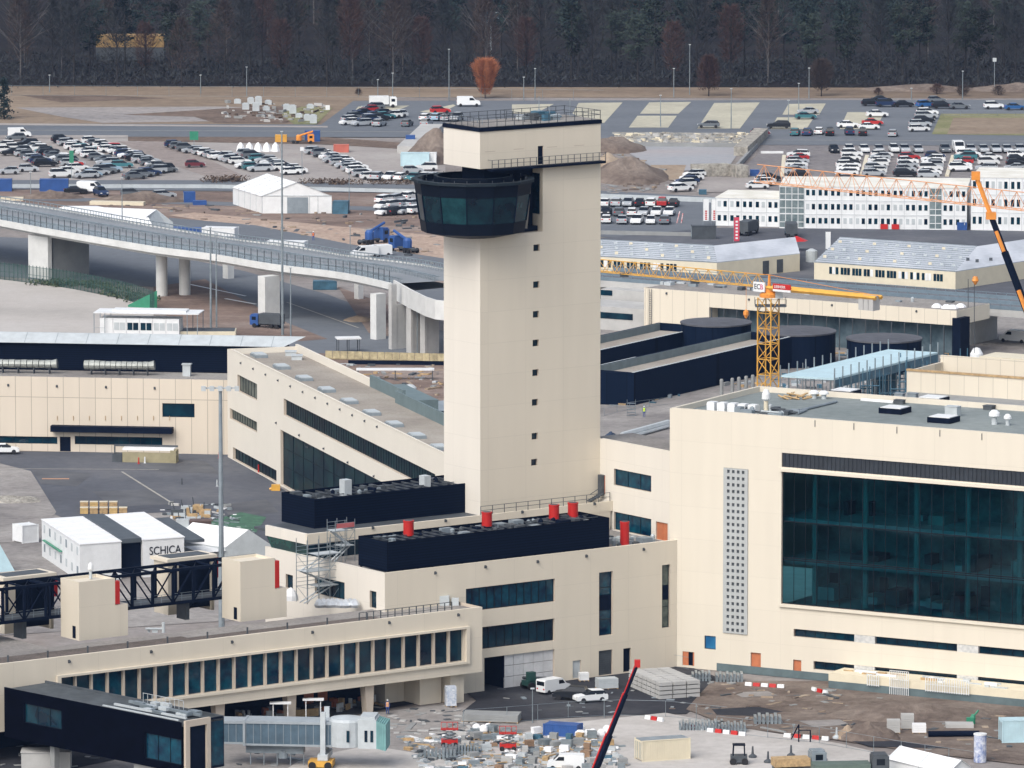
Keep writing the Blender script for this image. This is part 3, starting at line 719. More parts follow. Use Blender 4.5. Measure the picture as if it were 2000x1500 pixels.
b = MB(); b.tube(on_roof(1540, 810) + Vector((0, 0, .2)), on_roof(1634, 787) + Vector((0, 0, .2)), .18, 6); b.tube(on_roof(1558, 810) + Vector((0, 0, .2)), on_roof(1575, 803) + Vector((0, 0, .2)), .18, 6); tag(b.build('roof_upstand', 'grey'), 'long grey kerb running across the hall roof', 'roof kerb')
for i in range(5):
 c = on_roof(1391 + i * 20, 801 + i * 1.4); u = (c - frR.O).dot(frR.d); v = (c - frR.O).dot(frR.n); b = MB(frR); b.box(u - .55, u + .55, v - .5, v + .8, ZRF, ZRF + .95); b.box(u - .5, u + .5, v - .45, v + .7, ZRF + .95, ZRF + 1.1)
 tag(b.build('roof_tank', 'white', None, loc=c), ORD[i] + ' from the left of the white boxes behind the hall parapet', 'roof unit', 'white boxes behind the hall parapet')
plant(None, frR, frR.U(1425, 800, 4), frR.U(1530, 800, 4), 3, 9, ZRF, 26, ['dgrey', 'grey', 'wgrey'], 1.0, nm='roof_pipework', seed=21)
tag(bpy.data.objects['roof_pipework'], 'dark and grey pipework beside the tall slim vent on the hall roof', 'pipework')
b = MB()
rr = random.Random(5); c = on_roof(1555, 778)
for i in range(12): q = c + Vector((rr.uniform(-1.5, 1.5), rr.uniform(-2, 2), .1)); b.tube(q, q + Vector((rr.uniform(-2, 2), rr.uniform(-1, 1), .35)), .12, 4)
tag(b.build('timber_pile', 'wood'), 'small pile of timber at the back of the hall roof', 'timber pile')
# ------------------------------------------------------------------ lower wing with the ribbon of windows
frW = Fr(P(752, 1208, 12.0), A); ZW = 12.0; ZWD = 11.6
wL, wR = frW.U(-170, 1330), frW.U(942, 1250)
lw = thing('gate_wing', 'long low cream gate wing with a ribbon of tall dark windows, raised above the apron', 'terminal building', frW.w(0, 0, 0))
rib = (frW.U(118, 1360), frW.U(908, 1260), frW.Z(908, 1291), frW.Z(908, 1228))
ZU = frW.Z(942, 1312)
b = MB(frW); b.holes(wL, wR, ZU, ZW, [rib], depth=.65, m=0, mr=1)
b.box(wL, wR, .002, .45, ZW - .5, ZW - .001, m=0); b.box(wL, wR, .9, 8.4, ZU + .002, ZU + .4, m=1)
b.quad((wR, 0, ZU), (wR, 8.6, ZU), (wR, 8.6, ZW), (wR, 0, ZW), m=1)
b.quad((wL, 0, ZU + .001), (wR, 0, ZU + .001), (wR, .9, ZU + .001), (wL, .9, ZU + .001), m=1)
# frame around the ribbon
e = .55
b.box(rib[0] - e, rib[1] + e, -.35, -.003, rib[3] + .02, rib[3] + .3, m=0); b.box(rib[0] - e, rib[1] + e, -.35, -.003, rib[2] - .32, rib[2] - .02, m=0)
b.box(rib[0] - e, rib[0] - .05, -.35, -.003, rib[2] - .02, rib[3] + .02, m=0)
b.box(rib[1] + .05, rib[1] + e, -.35, -.003, rib[2] - .02, rib[3] + .02, m=0)
b.build('wall', ['cream_a', 'cream_dark'], lw)
b = MB(frW); b.box(wL, wR - .02, .45, 8.6, ZWD - .4, ZWD); b.box(wL, U0 + 9.0 * 0, 8.6, 25, ZWD - .4, ZWD);
b.box(wL, frW.U(745, 1195, 2), .5, 4.2, ZWD, ZWD + .06, m=1); b.box(wL, frW.U(385, 1240, 2), 4.2, 5.6, ZWD, ZWD + .06, m=1)
b.build('roof_deck', ['roofdeck', 'browngravel'], lw)
NP = 26; pw = (rib[1] - rib[0]) / NP
rr = random.Random(2)
for i in range(NP):
 a, c = rib[0] + i * pw, rib[0] + (i + 1) * pw
 b = MB(frW); b.quad((a + .1, .6, rib[2]), (c - .1, .6, rib[2]), (c - .1, .6, rib[3]), (a + .1, .6, rib[3]))
 p = b.build('window_pane', 'glass2' if (6 < i < 14 or rr.random() < .35) else 'glass', lw)
 f = MB(frW); f.box(c - .11, c + .11, .12, .62, rib[2] + .002, rib[3] - .002); f.build('fin', 'cream_dark' if i < NP - 1 else 'cream_a', p)
for px, py in [(135, 1292), (295, 1273), (453, 1254), (610, 1235), (760, 1216), (895, 1201)]: spout(frW, px, py, lw)
# undercroft: dark back wall, tapered columns, cream block
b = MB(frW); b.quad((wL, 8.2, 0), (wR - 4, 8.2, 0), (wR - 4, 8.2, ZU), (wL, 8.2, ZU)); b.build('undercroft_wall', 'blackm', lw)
for i, px in enumerate([430, 570, 722, 1000]):
 if px > 900: continue
 u = frW.U(px, 1360, .9); b = MB(frW)
 b.add([frW.w(u - .5, .7, 0), frW.w(u + .35, .7, 0), frW.w(u + .35, 1.8, 0), frW.w(u - .5, 1.8, 0), frW.w(u - .85, .7, ZU), frW.w(u + .55, .7, ZU), frW.w(u + .55, 1.8, ZU), frW.w(u - .85, 1.8, ZU)],
    [(0, 1, 5, 4), (1, 2, 6, 5), (2, 3, 7, 6), (3, 0, 4, 7)]); b.build('column', 'cream_dark', lw)
u0, u1 = frW.U(820, 1345, 2.5), frW.U(862, 1345, 2.5); b = MB(frW); b.box(u0, u1, 2.5, 8, 0, ZU - .01); b.build('stair_core', 'cream_a', lw)
u0, u1 = frW.U(880, 1345, 1), frW.U(906, 1345, 1); b = MB(frW); b.box(u0, u1, 1, 4, 0, ZU - .01); b.build('column', 'cream_a', lw)['label'] = 'square cream column at the right end'
for px in (604, 631):
 u = frW.U(px, 1375, 8); b = MB(frW); b.box(u - .7, u + .7, 8.05, 8.15, 0.05, 2.3); b.build('door', 'rust', lw)
# balustrade on the wing: each post
for px in list(range(16, 760, 78)):
 u = frW.U(px, 1290, .7); b = MB(frW); b.box(u - .09, u + .09, .7, .82, ZWD, ZWD + 1.2); b.build('railing_post', 'dgrey', lw)
frd = MB(frW)
for i in range(14):
 u = frW.U(702, 1190, .9) + (wR - frW.U(702, 1190, .9) - 4) * i / 13; frd.box(u - .05, u + .05, .9, 1.0, ZWD, ZWD + 1.3)
frd.box(frW.U(702, 1190, .9), wR - 4, .92, .97, ZWD + 1.25, ZWD + 1.33); frd.box(frW.U(702, 1190, .9), wR - 4, .92, .97, ZWD + .6, ZWD + .65); frd.build('deck_railing', 'dgrey', lw)
# cream stair cores on the wing, with red panels, and steel walkways between them
def core(px, py, pxl, pxr, pxw, ytop, ystep, label):
 fr = Fr(P(px, py, ZWD), A); zt = fr.Z(px, ytop); d = Fr(fr.O, B, A).U(pxl, py - 6); uu = fr.U(pxr, ytop + 40); uw = fr.U(pxw, py - 20); zs = fr.Z(pxr, ystep)
 t = thing('stair_core', label, 'stair tower', fr.w(0, 0, ZWD), 'cream stair cores on the gate wing')
 b = MB(fr); b.box(0, uu, 0, d + 1.5, ZWD, zt - .3, m=0); b.box(0, uu, 0, .25, zt - .3, zt, m=0); b.box(0, uu, d + 1.25, d + 1.5, zt - .3, zt, m=0); b.box(0, .25, .25, d + 1.25, zt - .3, zt - .001, m=0); b.box(uu - .25, uu, .25, d + 1.25, zt - .3, zt - .001, m=0)
 b.box(uu + .002, uw, 0, d + 1.5, ZWD, zs, m=0); b.build('wall', ['cream_a'], t)
 b = MB(fr); b.box(uu + .01, uu + .65, -.04, .6, zs + .1, zt - .4); b.build('red_panel', 'red', t)
 fl = Fr(fr.O, B, A); b = MB(fl); b.box(d * .3, d * .3 + .7, -.03, .02, ZWD + .2, ZWD + 1.7); b.build('door', 'blackm', t)
 return fr, d
fs1, d1 = core(155, 1252, 132, 225, 250, 1137, 1182, 'cream stair core with red panel nearest the left edge, on the gate wing deck')
cowl(177, 1130, .35, 2.0, 'small white mushroom vent on the left stair core', zr=fs1.Z(155, 1137) - .2)
fs2, d2 = core(470, 1215, 447, 537, 560, 1097, 1150, 'cream stair core with red panel in front of the terminal, right one of the two')
def truss(fr, pa, pb, ytop, ybot, px, label, v0=4.3, w=4.0, cell=2.9):
 ua, ub_ = fr.U(pa, 1150, v0), fr.U(pb, 1150, v0); zt, zb = fr.Z(px, ytop, v0), fr.Z(px, ybot, v0)
 t = thing('steel_walkway', label, 'walkway', fr.w(ua, v0, zb), 'black steel truss walkways between the stair cores')
 n = max(2, round((ub_ - ua) / cell))
 for side in (0, w):
  b = MB(fr)
  for z in (zt, zb): b.box(ua, ub_, v0 + side - .16, v0 + side + .16, z - .18, z + .18)
  for i in range(n + 1):
   u = ua + (ub_ - ua) * i / n; b.box(u - .15, u + .15, v0 + side - .14, v0 + side + .14, zb, zt)
   if i < n:
    u2 = ua + (ub_ - ua) * (i + 1) / n
    if i < n / 2: b.tube(fr.w(u, v0 + side, zt), fr.w(u2, v0 + side, zb), .1, 4)
    else: b.tube(fr.w(u, v0 + side, zb), fr.w(u2, v0 + side, zt), .1, 4)
  b.build('truss_side', 'blackm', t)
 b = MB(fr)
 for i in range(n + 1): u = ua + (ub_ - ua) * i / n; b.box(u - .08, u + .08, v0 + .16, v0 + w - .16, zt - .1, zt + .1)
 for i in range(n):
  u = ua + (ub_ - ua) * i / n; u2 = ua + (ub_ - ua) * (i + 1) / n
  b.tube(fr.w(u, v0, zt), fr.w(u2, v0 + w, zt), .06, 4)
 b.build('top_bracing', 'blackm', t)
 b = MB(fr); b.box(ua, ub_, v0 + .17, v0 + w - .17, zb - .12, zb + .12); b.build('floor', 'dgrey', t)
 b = MB(fr)
 for z in (zb + .5, zb + .8, zb + 1.1): b.box(ua, ub_, v0 + .3, v0 + .34, z, z + .04)
 for i in range(n * 2): u = ua + (ub_ - ua) * i / (n * 2); b.box(u - .02, u + .02, v0 + .29, v0 + .35, zb, zb + 1.1)
 b.build('handrail', 'grey', t)
 for i in (.62,):
  u = ua + (ub_ - ua) * i; b = MB(fr); b.box(u, u + .6, v0 + 1, v0 + w - 1, ZWD, zb - .12); b.build('support', 'dgrey', t)
 return zb, zt
truss(fs2, 96, 535, 1102, 1166, 445, 'black steel truss walkway between the two cream stair cores')
truss(fs1, -80, 131, 1137, 1202, 130, 'black steel truss walkway running off to the left of the left stair core')
def backcore(fr, pa, pb, py, ztop, label, dark):
 v = 9.5; ua, ub_ = fr.U(pa, py, v), fr.U(pb, py, v); zt = fr.Z((pa + pb) / 2, py, v)
 t = thing('gate_stair_house', label, 'stair house', fr.w(ua, v, ZWD), 'flat roofed stair houses behind the walkways')
 b = MB(fr); b.box(ua, ua + 1.6, v, v + 3.2, ZWD, zt - .4); b.box(ub_ - .4, ub_, v, v + 3.2, ZWD, zt - .4); b.box(ua + 1.6, ub_ - .4, v + 3, v + 3.2, ZWD, zt - .4); b.build('wall', 'cream_a', t)
 b = MB(fr); b.box(ua - .3, ub_ + .3, v - .3, v + 3.6, zt - .4, zt); b.build('roof', 'cream', t)
 b = MB(fr); b.box(ua + .5, ub_ - .5, v + .3, v + 3.0, zt + .002, zt + .06); b.build('roof_recess', 'dgrey', t)
 b = MB(fr); b.box(ua + 1.6, ub_ - .4, v + .4, v + .6, ZWD + .5, zt - .4); b.build('opening', 'blackm', t)
 b = MB(fr); b.box(ub_ + .01, ub_ + .5, v - .2, v + .6, zt - 3, zt - .41); b.build('red_panel', 'red', t)
backcore(fs2, 328, 418, 1087, 0, 'cream stair house with dark opening behind the right walkway', 1)
backcore(fs1, 8, 104, 1123, 0, 'cream stair house roof behind the left walkway', 1)
# items on the deck
frD = frW
def deckthing(px, py, fn, nm, label, cat, m, group=None):
 c = P(px, py, ZWD); b = MB(); fn(b, c); return tag(b.build(nm, m, None, loc=c), label, cat, group)
def fn_stair(b, c):
 for i in range(8): b.box(c.x + i * .28, c.x + i * .28 + .3, c.y, c.y + 1, c.z + i * .26, c.z + i * .26 + .08)
 b.tube(c + Vector((0, 0, 1)), c + Vector((2.3, 0, 3)), .05); b.tube(c, c + Vector((2.3, 0, 2)), .09)
deckthing(350, 1205, fn_stair, 'steel_steps', 'small dark steel steps under the walkway', 'steps', 'blackm')
def fn_pipes(b, c):
 b.tube(c + Vector((-1, 0, .5)), c + Vector((1.2, 0, .5)), .14); b.tube(c + Vector((1.2, 0, 0)), c + Vector((1.2, 0, 1.3)), .2, 8); b.tube(c + Vector((-.6, .3, 0)), c + Vector((-.6, .3, .6)), .16); b.box(c.x - .2, c.x + .5, c.y, c.y + .6, c.z, c.z + .45)
deckthing(300, 1236, fn_pipes, 'deck_pipe', 'white and grey pipe stub on the deck right of the left stair core', 'pipe', 'wgrey')
def fn_foil(b, c):
 rr = random.Random(3)
 for i in range(9):
  x = c.x - 2 + i * .55; b.lathe((x, c.y + rr.uniform(-.3, .3), c.z), [(.55, 0), (.7, .35), (.5, .8), (.15, 1.1)], 7)
deckthing(655, 1186, fn_foil, 'foil_bundle', 'crumpled silvery foil bundle at the foot of the scaffold', 'foil bundle', mat('silver_foil', (.5, .53, .56), .3, .4, var=.3))
def fn_ac(b, c):
 b.box(c.x - .6, c.x + .6, c.y - .4, c.y + .4, c.z, c.z + 1.2); b.box(c.x + .9, c.x + 1.8, c.y - .4, c.y + .4, c.z, c.z + .9); b.box(c.x - 1.7, c.x - .8, c.y, c.y + .5, c.z + .3, c.z + 1)
deckthing(868, 1182, fn_ac, 'air_unit', 'grey air handling units at the right end of the gate wing roof', 'air unit', 'wgrey')
b = MB(); c = P(460, 1170, ZWD)
c = P(568, 1172, ZWD); b.lathe(c, [(1.0, 0), (.9, .6), (.5, 1.3), (.1, 1.6)], 9); tag(b.build('covered_heap', 'tent', None, loc=c), 'white covered heap right of the right stair core', 'covered heap')
# scaffold stair tower in front of the terminal's left side
def scaffold(px, py, z0, z1, wu, wv, label, nm='scaffold_stair', nu=3, m='steel', lift=2.0, fr=None, planks='wgrey'):
 fr = fr or Fr(P(px, py, z0), A)
 t = thing(nm, label, 'scaffold', fr.w(0, 0, z0))
 b = MB(fr); n = int((z1 - z0) / lift)
 for i in range(nu + 1):
  for v in (0, wv):
   u = wu * i / nu; b.tube(fr.w(u, v, z0), fr.w(u, v, z1 + .8), .045, 4)
 for k in range(1, n + 1):
  z = z0 + k * lift
  for v in (0, wv):
   for dz in (0, .5, 1.0): b.tube(fr.w(0, v, z + dz), fr.w(wu, v, z + dz), .03, 4)
  for i in range(nu + 1): u = wu * i / nu; b.tube(fr.w(u, 0, z), fr.w(u, wv, z), .03, 4)
 b.build('tubes', m, t)
 d = MB(fr)
 for k in range(n):
  for i in range(nu):
   if (i + k) % 2: continue
   u = wu * i / nu; u2 = wu * (i + 1) / nu; d.tube(fr.w(u, 0, z0 + k * lift), fr.w(u2, 0, z0 + (k + 1) * lift), .03, 4); d.tube(fr.w(u2, wv, z0 + k * lift), fr.w(u, wv, z0 + (k + 1) * lift), .03, 4)
 d.build('braces', m, t)
 p = MB(fr)
 for k in range(1, n + 1): p.box(wu * (.34 if k % 2 else 0), wu * (1 if k % 2 else .66), .1, wv - .1, z0 + k * lift + .02, z0 + k * lift + .08)
 p.build('platform', planks, t)
 s = MB(fr)
 for k in range(n):
  a_, b_ = (0, wu * .9) if k % 2 == 0 else (wu * .9, 0)
  s.tube(fr.w(a_, wv * .3, z0 + k * lift), fr.w(b_, wv * .3, z0 + (k + 1) * lift), .09, 4); s.tube(fr.w(a_, wv * .7, z0 + k * lift), fr.w(b_, wv * .7, z0 + (k + 1) * lift), .09, 4)
 s.build('stair_flight', 'wgrey', t)
 return t
scaffold(600, 1180, ZWD, ZWD + 7.3, 5.2, 2.4, 'tall silver scaffold stair on the gate wing deck, against the terminal')
frs = Fr(P(655, 1100, DECK1), A)
t = scaffold(650, 1100, DECK1, DECK1 + 4.6, 3.0, 1.8, 'smaller scaffold platform with red guard boards beside the black plant room', nm='scaffold_platform', nu=2, fr=frs)
b = MB(frs); b.box(.2, 2.9, -.05, -.0, DECK1 + 4.4, DECK1 + 5.0); b.build('guard_board', mat('faded_red', (.45, .12, .12), .6), t)
# ------------------------------------------------------------------ low beige terminal pier on the left
pB0, pB1 = P(0, 880), P(430, 888)
frB = Fr(pB0, pB1 - pB0)
bu0, bu1 = frB.U(-160, 880), frB.U(447, 880)
ZBL = frB.Z(100, 737)
pier = thing('beige_pier', 'long low beige pier building with black upper wall and dark awning behind the courtyard', 'terminal building', frB.w(0, 0, 0))
def rb(x0, x1, y0, y1): return (frB.U(x0, (y0 + y1) / 2), frB.U(x1, (y0 + y1) / 2), frB.Z((x0 + x1) / 2, y1), frB.Z((x0 + x1) / 2, y0))
q1 = rb(-150, 112, 851, 865); q2 = rb(146, 317, 853, 869); q3 = rb(117, 138, 853, 881); q4 = rb(317, 380, 788, 815)
q3 = (q3[0], q3[1], 0.05, q3[3])
b = MB(frB); b.holes(bu0, bu1, 0, ZBL, [q1, q2, q3, q4], depth=.3, mr=1); b.box(bu0, bu1, .31, .6, ZBL - .6, ZBL - .001); b.build('wall', ['beige_panel', 'cream_dark'], pier)
b = MB(frB); b.box(bu0, bu1, .3, 14, ZBL - .9, ZBL - .5); b.build('roof_deck', 'roofdeck', pier)
for q, nn in ((q1, 8), (q2, 7), (q4, 0)): win(pier, frB, *q, depth=.3, nu=nn)
b = MB(frB); b.box(q3[0], q3[1], .15, .25, q3[2], q3[3]); b.build('door', 'blackm', pier)
aw = rb(102, 339, 829, 843); b = MB(frB); b.box(aw[0], aw[1], -1.6, -.003, aw[2], aw[3] - .2); b.build('awning', 'blackm', pier)
for px in (16, 111, 207, 302, 396):
 spout(frB, px, 752 + px * .02, pier)
for i in range(8):
 px = 112 + i * 31.3; u, z = frB.at(px, 816); b = MB(frB); b.box(u - .035, u + .035, -.12, -.003, z - .4, z + .3); b.build('bracket', 'wood', pier)
# set-back black wall with pale eave
zk1 = frB.Z(100, 669, 12); zk2 = frB.Z(100, 653, 12); ue = frB.U(592, 668, 12)
b = MB(frB); b.box(bu0, frB.U(560, 700, 12), 12, 14.5, ZBL - .6, zk1); b.build('upper_wall', 'black', pier)
b = MB(frB)
b.add([frB.w(bu0, 11.2, zk1), frB.w(ue - 3, 11.2, zk1), frB.w(ue, 14, zk2), frB.w(bu0, 14, zk2), frB.w(bu0, 14.5, zk2), frB.w(ue, 14.5, zk2), frB.w(ue - 3, 14.5, zk1), frB.w(bu0, 14.5, zk1)], [(0, 1, 2, 3), (3, 2, 5, 4), (4, 5, 6, 7), (1, 6, 5, 2), (0, 7, 6, 1)])
u = bu0
while u < ue - 3: b.add([frB.w(u, 11.14, zk1 - .02), frB.w(u + .08, 11.14, zk1 - .02), frB.w(u + .08, 13.96, zk2 + .02), frB.w(u, 13.96, zk2 + .02)], [(0, 1, 2, 3)], 1); u += 4.9
b.build('eave', ['wgrey', 'grey'], pier)
def duct(px0, px1, py, label):
 a, z = frB.at(px0, py, 8); c = frB.U(px1, py, 8); t = thing('roof_duct', label, 'duct', frB.w(a, 8, ZBL), 'silver ducts on the beige pier roof')
 b = MB(frB); n = 12; r = .62
 p0, p1 = frB.w(a, 8, ZBL + 1.0), frB.w(c - .9, 8, ZBL + 1.0)
 for i in range(n): b.tube(p0.lerp(p1, i / n), p0.lerp(p1, (i + .9) / n), r + (.04 if i % 2 else 0) + (.1 if i < 3 else 0), 12)
 b.tube(p1, frB.w(c, 8, ZBL + 1.1), r, 12, r2=.75); b.build('duct_run', mat('duct_metal', (.33, .35, .33), .45, .4, var=.2) if 'duct_metal' not in bpy.data.materials else bpy.data.materials['duct_metal'], t)
 b = MB(frB)
 for i in range(5): u = a + (c - a) * (i + .5) / 5; b.box(u - .06, u + .06, 7.5, 8.5, ZBL - .5, ZBL + .5)
 b.build('support', 'dgrey', t)
duct(-40, 112, 722, 'silver roof duct nearest the left edge, in front of the black wall'); duct(165, 302, 722, 'silver roof duct in the middle of the pier roof, in front of the black wall')
u, z = frB.at(365, 722, 8); b = MB(frB); b.box(u - .6, u + .6, 7.5, 8.5, ZBL - .5, ZBL + 1.3); b.box(u - .75, u + .75, 7.35, 8.65, ZBL + 1.3, ZBL + 1.45); tag(b.build('roof_chimney', 'wgrey', None, loc=frB.w(u, 8, ZBL)), 'square grey vent box on the pier roof in front of the black wall', 'roof vent')
# ------------------------------------------------------------------ long cream wing running away to the left of the tower
frG = Fr(P(445, 893), dirvp(-3264) * -1)
ZG = frG.Z(447, 683)
gu1 = frG.U(905, 905)
gw = thing('diagonal_wing', 'long cream office wing with stepped dark ribbon windows, running back left of the tower', 'terminal building', frG.w(0, 0, 0))
def rg(x0, x1, y0, y1): return (frG.U(x0, (y0 + y1) / 2), frG.U(x1, (y0 + y1) / 2 + (x1 - x0) * .5), frG.Z(x0, y1), frG.Z(x0, y0))
h1 = rg(463.7, 502, 731, 763); h2 = rg(449, 502, 797, 817); h3 = rg(554, 850, 778, 810); h4 = rg(548, 880, 839, 950); h5 = rg(455, 540, 873, 896)
h4 = (h4[0], gu1 - .5, .3, h4[3]); h5 = (h5[0], h5[1], .2, h5[3])
b = MB(frG); b.holes(0, gu1, 0, ZG, [h1, h2, h3, h4, h5], depth=.5, m=0, mr=1); b.box(0, gu1, .51, .8, ZG - .8, ZG - .001)
gd = (P(590, 680, ZG) - frG.O).dot(frG.n)
b.quad((0, 0, 0), (0, gd, 0), (0, gd, ZG), (0, 0, ZG)); b.box(0, .35, .8, gd, ZG - .8, ZG - .002); b.box(0, gu1 * .33, gd - .4, gd, 0, ZG + .35)
b.build('wall', [mat('cream_wing', (.69, .65, .57), .75, var=.03, scale=.1), 'cream_dark'], gw)
b = MB(frG); b.box(.36, gu1, .8, gd - .4, ZG - 1.2, ZG - .8); b.build('roof_deck', 'gravel', gw)
b = MB(frG); b.box(gu1 * .33 + .01, gu1 * .47, gd - .4, gd, 0, ZG + 1.0); b.box(gu1 * .47, gu1, gd - 1.6, gd - 1.3, ZG - 1.2, ZG + 1.0); b.box(gu1 * .33, gu1 * .47, gd - .01, gd + 5, ZG - 4, ZG - .6); b.build('rear_screen', mat('screen_grey', (.13, .18, .19), .6, var=.1), gw)
for i, (h, nn, nz, g, lb) in enumerate([(h1, 6, 0, 'glassw', 'upper end window'), (h2, 10, 0, 'glassw', 'lower end window'), (h3, 60, 0, 'glassd', 'long upper ribbon window'), (h4, 16, 2, 'glassd', 'tall glazed hall front'), (h5, 12, 0, 'glassd', 'ground floor glazing')]):
 win(gw, frG, *h, depth=.5, nu=nn, nz=nz, g=g, fw=.08, label=lb)
for i in range(12):
 px = 471 + i * 24.2; spout(frG, px, 709 + (px - 471) * .468, gw)
for px, py in [(600, 873), (633, 876), (680, 903), (731, 930), (540, 826), (585, 850)]: spout(frG, px, py, gw)
for i in range(9):
 px, py = 506 + i * 44, 697 + i * 22.5
 if px > 860: break
 c = P(px, py, ZG - .8); u = (c - frG.O).dot(frG.d); v = (c - frG.O).dot(frG.n)
 t = thing('roof_light', ORD[i] + ' roof light from the far end, in the row along the diagonal wing', 'roof light', c, 'roof lights on the diagonal wing')
 b = MB(frG); b.box(u - 1.6, u + 1.6, v - 1.0, v + 1.0, ZG - .8, ZG - .35); b.build('curb', 'grey', t)
 b = MB(frG); b.box(u - 1.45, u + 1.45, v - .85, v + .85, ZG - .35, ZG - .2); b.build('dome', 'wgrey', t)
for i, (px, py) in enumerate([(568, 694), (580, 702)]):
 c = P(px, py, ZG - .8); b = MB(); b.box(c.x - .8, c.x + .8, c.y - .9, c.y + .9, c.z, c.z + .6); b.box(c.x - .9, c.x + .9, c.y - 1, c.y + 1, c.z + .6, c.z + .7)
 tag(b.build('roof_light', 'wgrey', None, loc=c), ['rear', 'front'][i] + ' one of the two roof lights at the far right corner of the diagonal wing', 'roof light', 'roof lights on the diagonal wing')
# ------------------------------------------------------------------ ground sheets
def cgrid(name, m, x0, x1, y0, y1, z=-.05):
 b = MB(); b.quad((x0, y0, z), (x1, y0, z), (x1, y1, z), (x0, y1, z)); return tag(b.build(name, m), kind='structure')
M['g_base'] = ground_mat('site_ground', [(.15, .13, .12), (.22, .195, .18), (.27, .25, .24), (.22, .19, .17)], scale=.02, fine=.5, finevar=.2)
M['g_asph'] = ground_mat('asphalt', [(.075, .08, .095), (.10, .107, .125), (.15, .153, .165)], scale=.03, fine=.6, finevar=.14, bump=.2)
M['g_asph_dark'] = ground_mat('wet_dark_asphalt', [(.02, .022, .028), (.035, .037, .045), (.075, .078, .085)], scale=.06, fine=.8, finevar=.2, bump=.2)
M['g_road'] = ground_mat('road_asphalt', [(.12, .135, .155), (.16, .175, .195)], scale=.02, fine=.5, finevar=.1, stretch=(.15, 2, 1), bump=0)
M['g_lot'] = ground_mat('lot_gravel', [(.25, .23, .22), (.32, .295, .28), (.38, .36, .34)], scale=.03, fine=.6, finevar=.12)
M['g_sand'] = ground_mat('sandy_grass', [(.12, .09, .07), (.22, .17, .125), (.31, .25, .19)], scale=.02, fine=.3, finevar=.2, stretch=(.25, 1.2, 1))
M['g_pale'] = ground_mat('pale_apron', [(.36, .34, .32), (.44, .415, .39), (.48, .46, .44)], scale=.03, fine=.5, finevar=.06)
M['g_conc'] = ground_mat('apron_concrete', [(.36, .34, .32), (.45, .43, .41), (.52, .5, .48)], scale=.06, fine=.7, finevar=.12, bump=.2)
M['g_grass'] = ground_mat('grass_verge', [(.13, .14, .07), (.2, .2, .1), (.26, .24, .15)], scale=.06, fine=.8, finevar=.25)
M['g_bay'] = ground_mat('gravel_bay', [(.38, .36, .29), (.5, .48, .38)], scale=.08, fine=.6, finevar=.12)
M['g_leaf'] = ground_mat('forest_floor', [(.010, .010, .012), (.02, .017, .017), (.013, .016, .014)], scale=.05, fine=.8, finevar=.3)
M['g_redsoil'] = ground_mat('excavated_red_soil', [(.12, .09, .075), (.21, .155, .13), (.31, .26, .23)], scale=.06, fine=.6, finevar=.22, bump=.8, stretch=(.4, 1, 1))
M['g_wear'] = ground_mat('worn_apron', [(.16, .15, .15), (.26, .245, .235), (.34, .325, .31)], scale=.07, fine=.7, finevar=.2)
cgrid('ground', 'g_base', -2500, 2500, 300, 6500, -.06)
Zs = [0.0]
def gs(name, pts, m, z): return sheet(name, pts, z, m)
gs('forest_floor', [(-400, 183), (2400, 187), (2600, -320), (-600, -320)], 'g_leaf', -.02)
gs('sand_field', [(-300, 252), (700, 250), (760, 190), (2300, 192), (2300, 172), (-300, 168)], 'g_sand', 0.0)
gs('gravel_track', [(30, 210), (420, 208), (640, 212), (640, 222), (480, 236), (330, 238), (200, 240), (120, 228)], ground_mat('track_gravel', [(.22, .21, .21), (.36, .33, .31)], scale=.04, fine=.5, stretch=(.3, 1.5, 1)), .03)
gs('brush_patch', [(40, 186), (200, 186), (330, 192), (120, 200)], ground_mat('dry_brush', [(.1, .075, .06), (.2, .15, .12)], scale=.06, fine=.6, finevar=.4), .03)
gs('scrub_strip', [(240, 224), (500, 208), (620, 208), (560, 240), (420, 240), (380, 228)], bpy.data.materials['dry_brush'], .05)
gs('grass_patch', [(545, 222), (590, 208), (650, 210), (618, 243), (575, 243)], 'g_grass', .07)
gs('upper_car_park', [(615, 252), (690, 197), (2400, 194), (2400, 268), (1180, 262), (860, 254)], 'g_road', .04)
for i, pts in enumerate([[(885, 204), (820, 218), (860, 222), (890, 206)], [(1000, 204), (1082, 203), (1045, 222), (1000, 222)], [(1130, 201), (1216, 200), (1180, 240), (1155, 240), (1118, 222)],
       [(1268, 200), (1350, 199), (1325, 222), (1250, 222)], [(1245, 226), (1322, 226), (1305, 249), (1228, 249)], [(1395, 201), (1484, 200), (1445, 251), (1362, 251)],
       [(1540, 203), (1613, 202), (1600, 224), (1528, 224)], [(1518, 229), (1590, 229), (1575, 252), (1505, 252)], [(1655, 219), (1728, 219), (1710, 252), (1640, 252)],
       [(700, 208), (800, 206), (780, 214), (690, 220)], [(640, 247), (760, 246), (750, 251), (640, 251)]]):
 gs('parking_bay', pts, 'g_bay', .07)
gs('fenced_grass', [(1838, 222), (2400, 222), (2400, 270), (1820, 262)], 'g_grass', .07); gs('sand_plot', [(1862, 230), (2400, 232), (2400, 258), (1850, 262)], 'g_sand', .09)
gs('upper_road', [(-300, 240), (600, 243), (870, 247), (1180, 262), (2400, 266), (2400, 286), (1480, 283), (870, 268), (-300, 266)], 'g_road', .10)
gs('verge_strip', [(-300, 238), (640, 246), (640, 249), (-300, 242)], 'g_lot', .12)
gs('verge_strip', [(-300, 264), (250, 264), (250, 269), (-300, 270)], 'g_lot', .12)
gs('left_car_park', [(-300, 268), (220, 264), (420, 274), (870, 292), (870, 352), (700, 360), (-300, 352)], 'g_lot', .04)
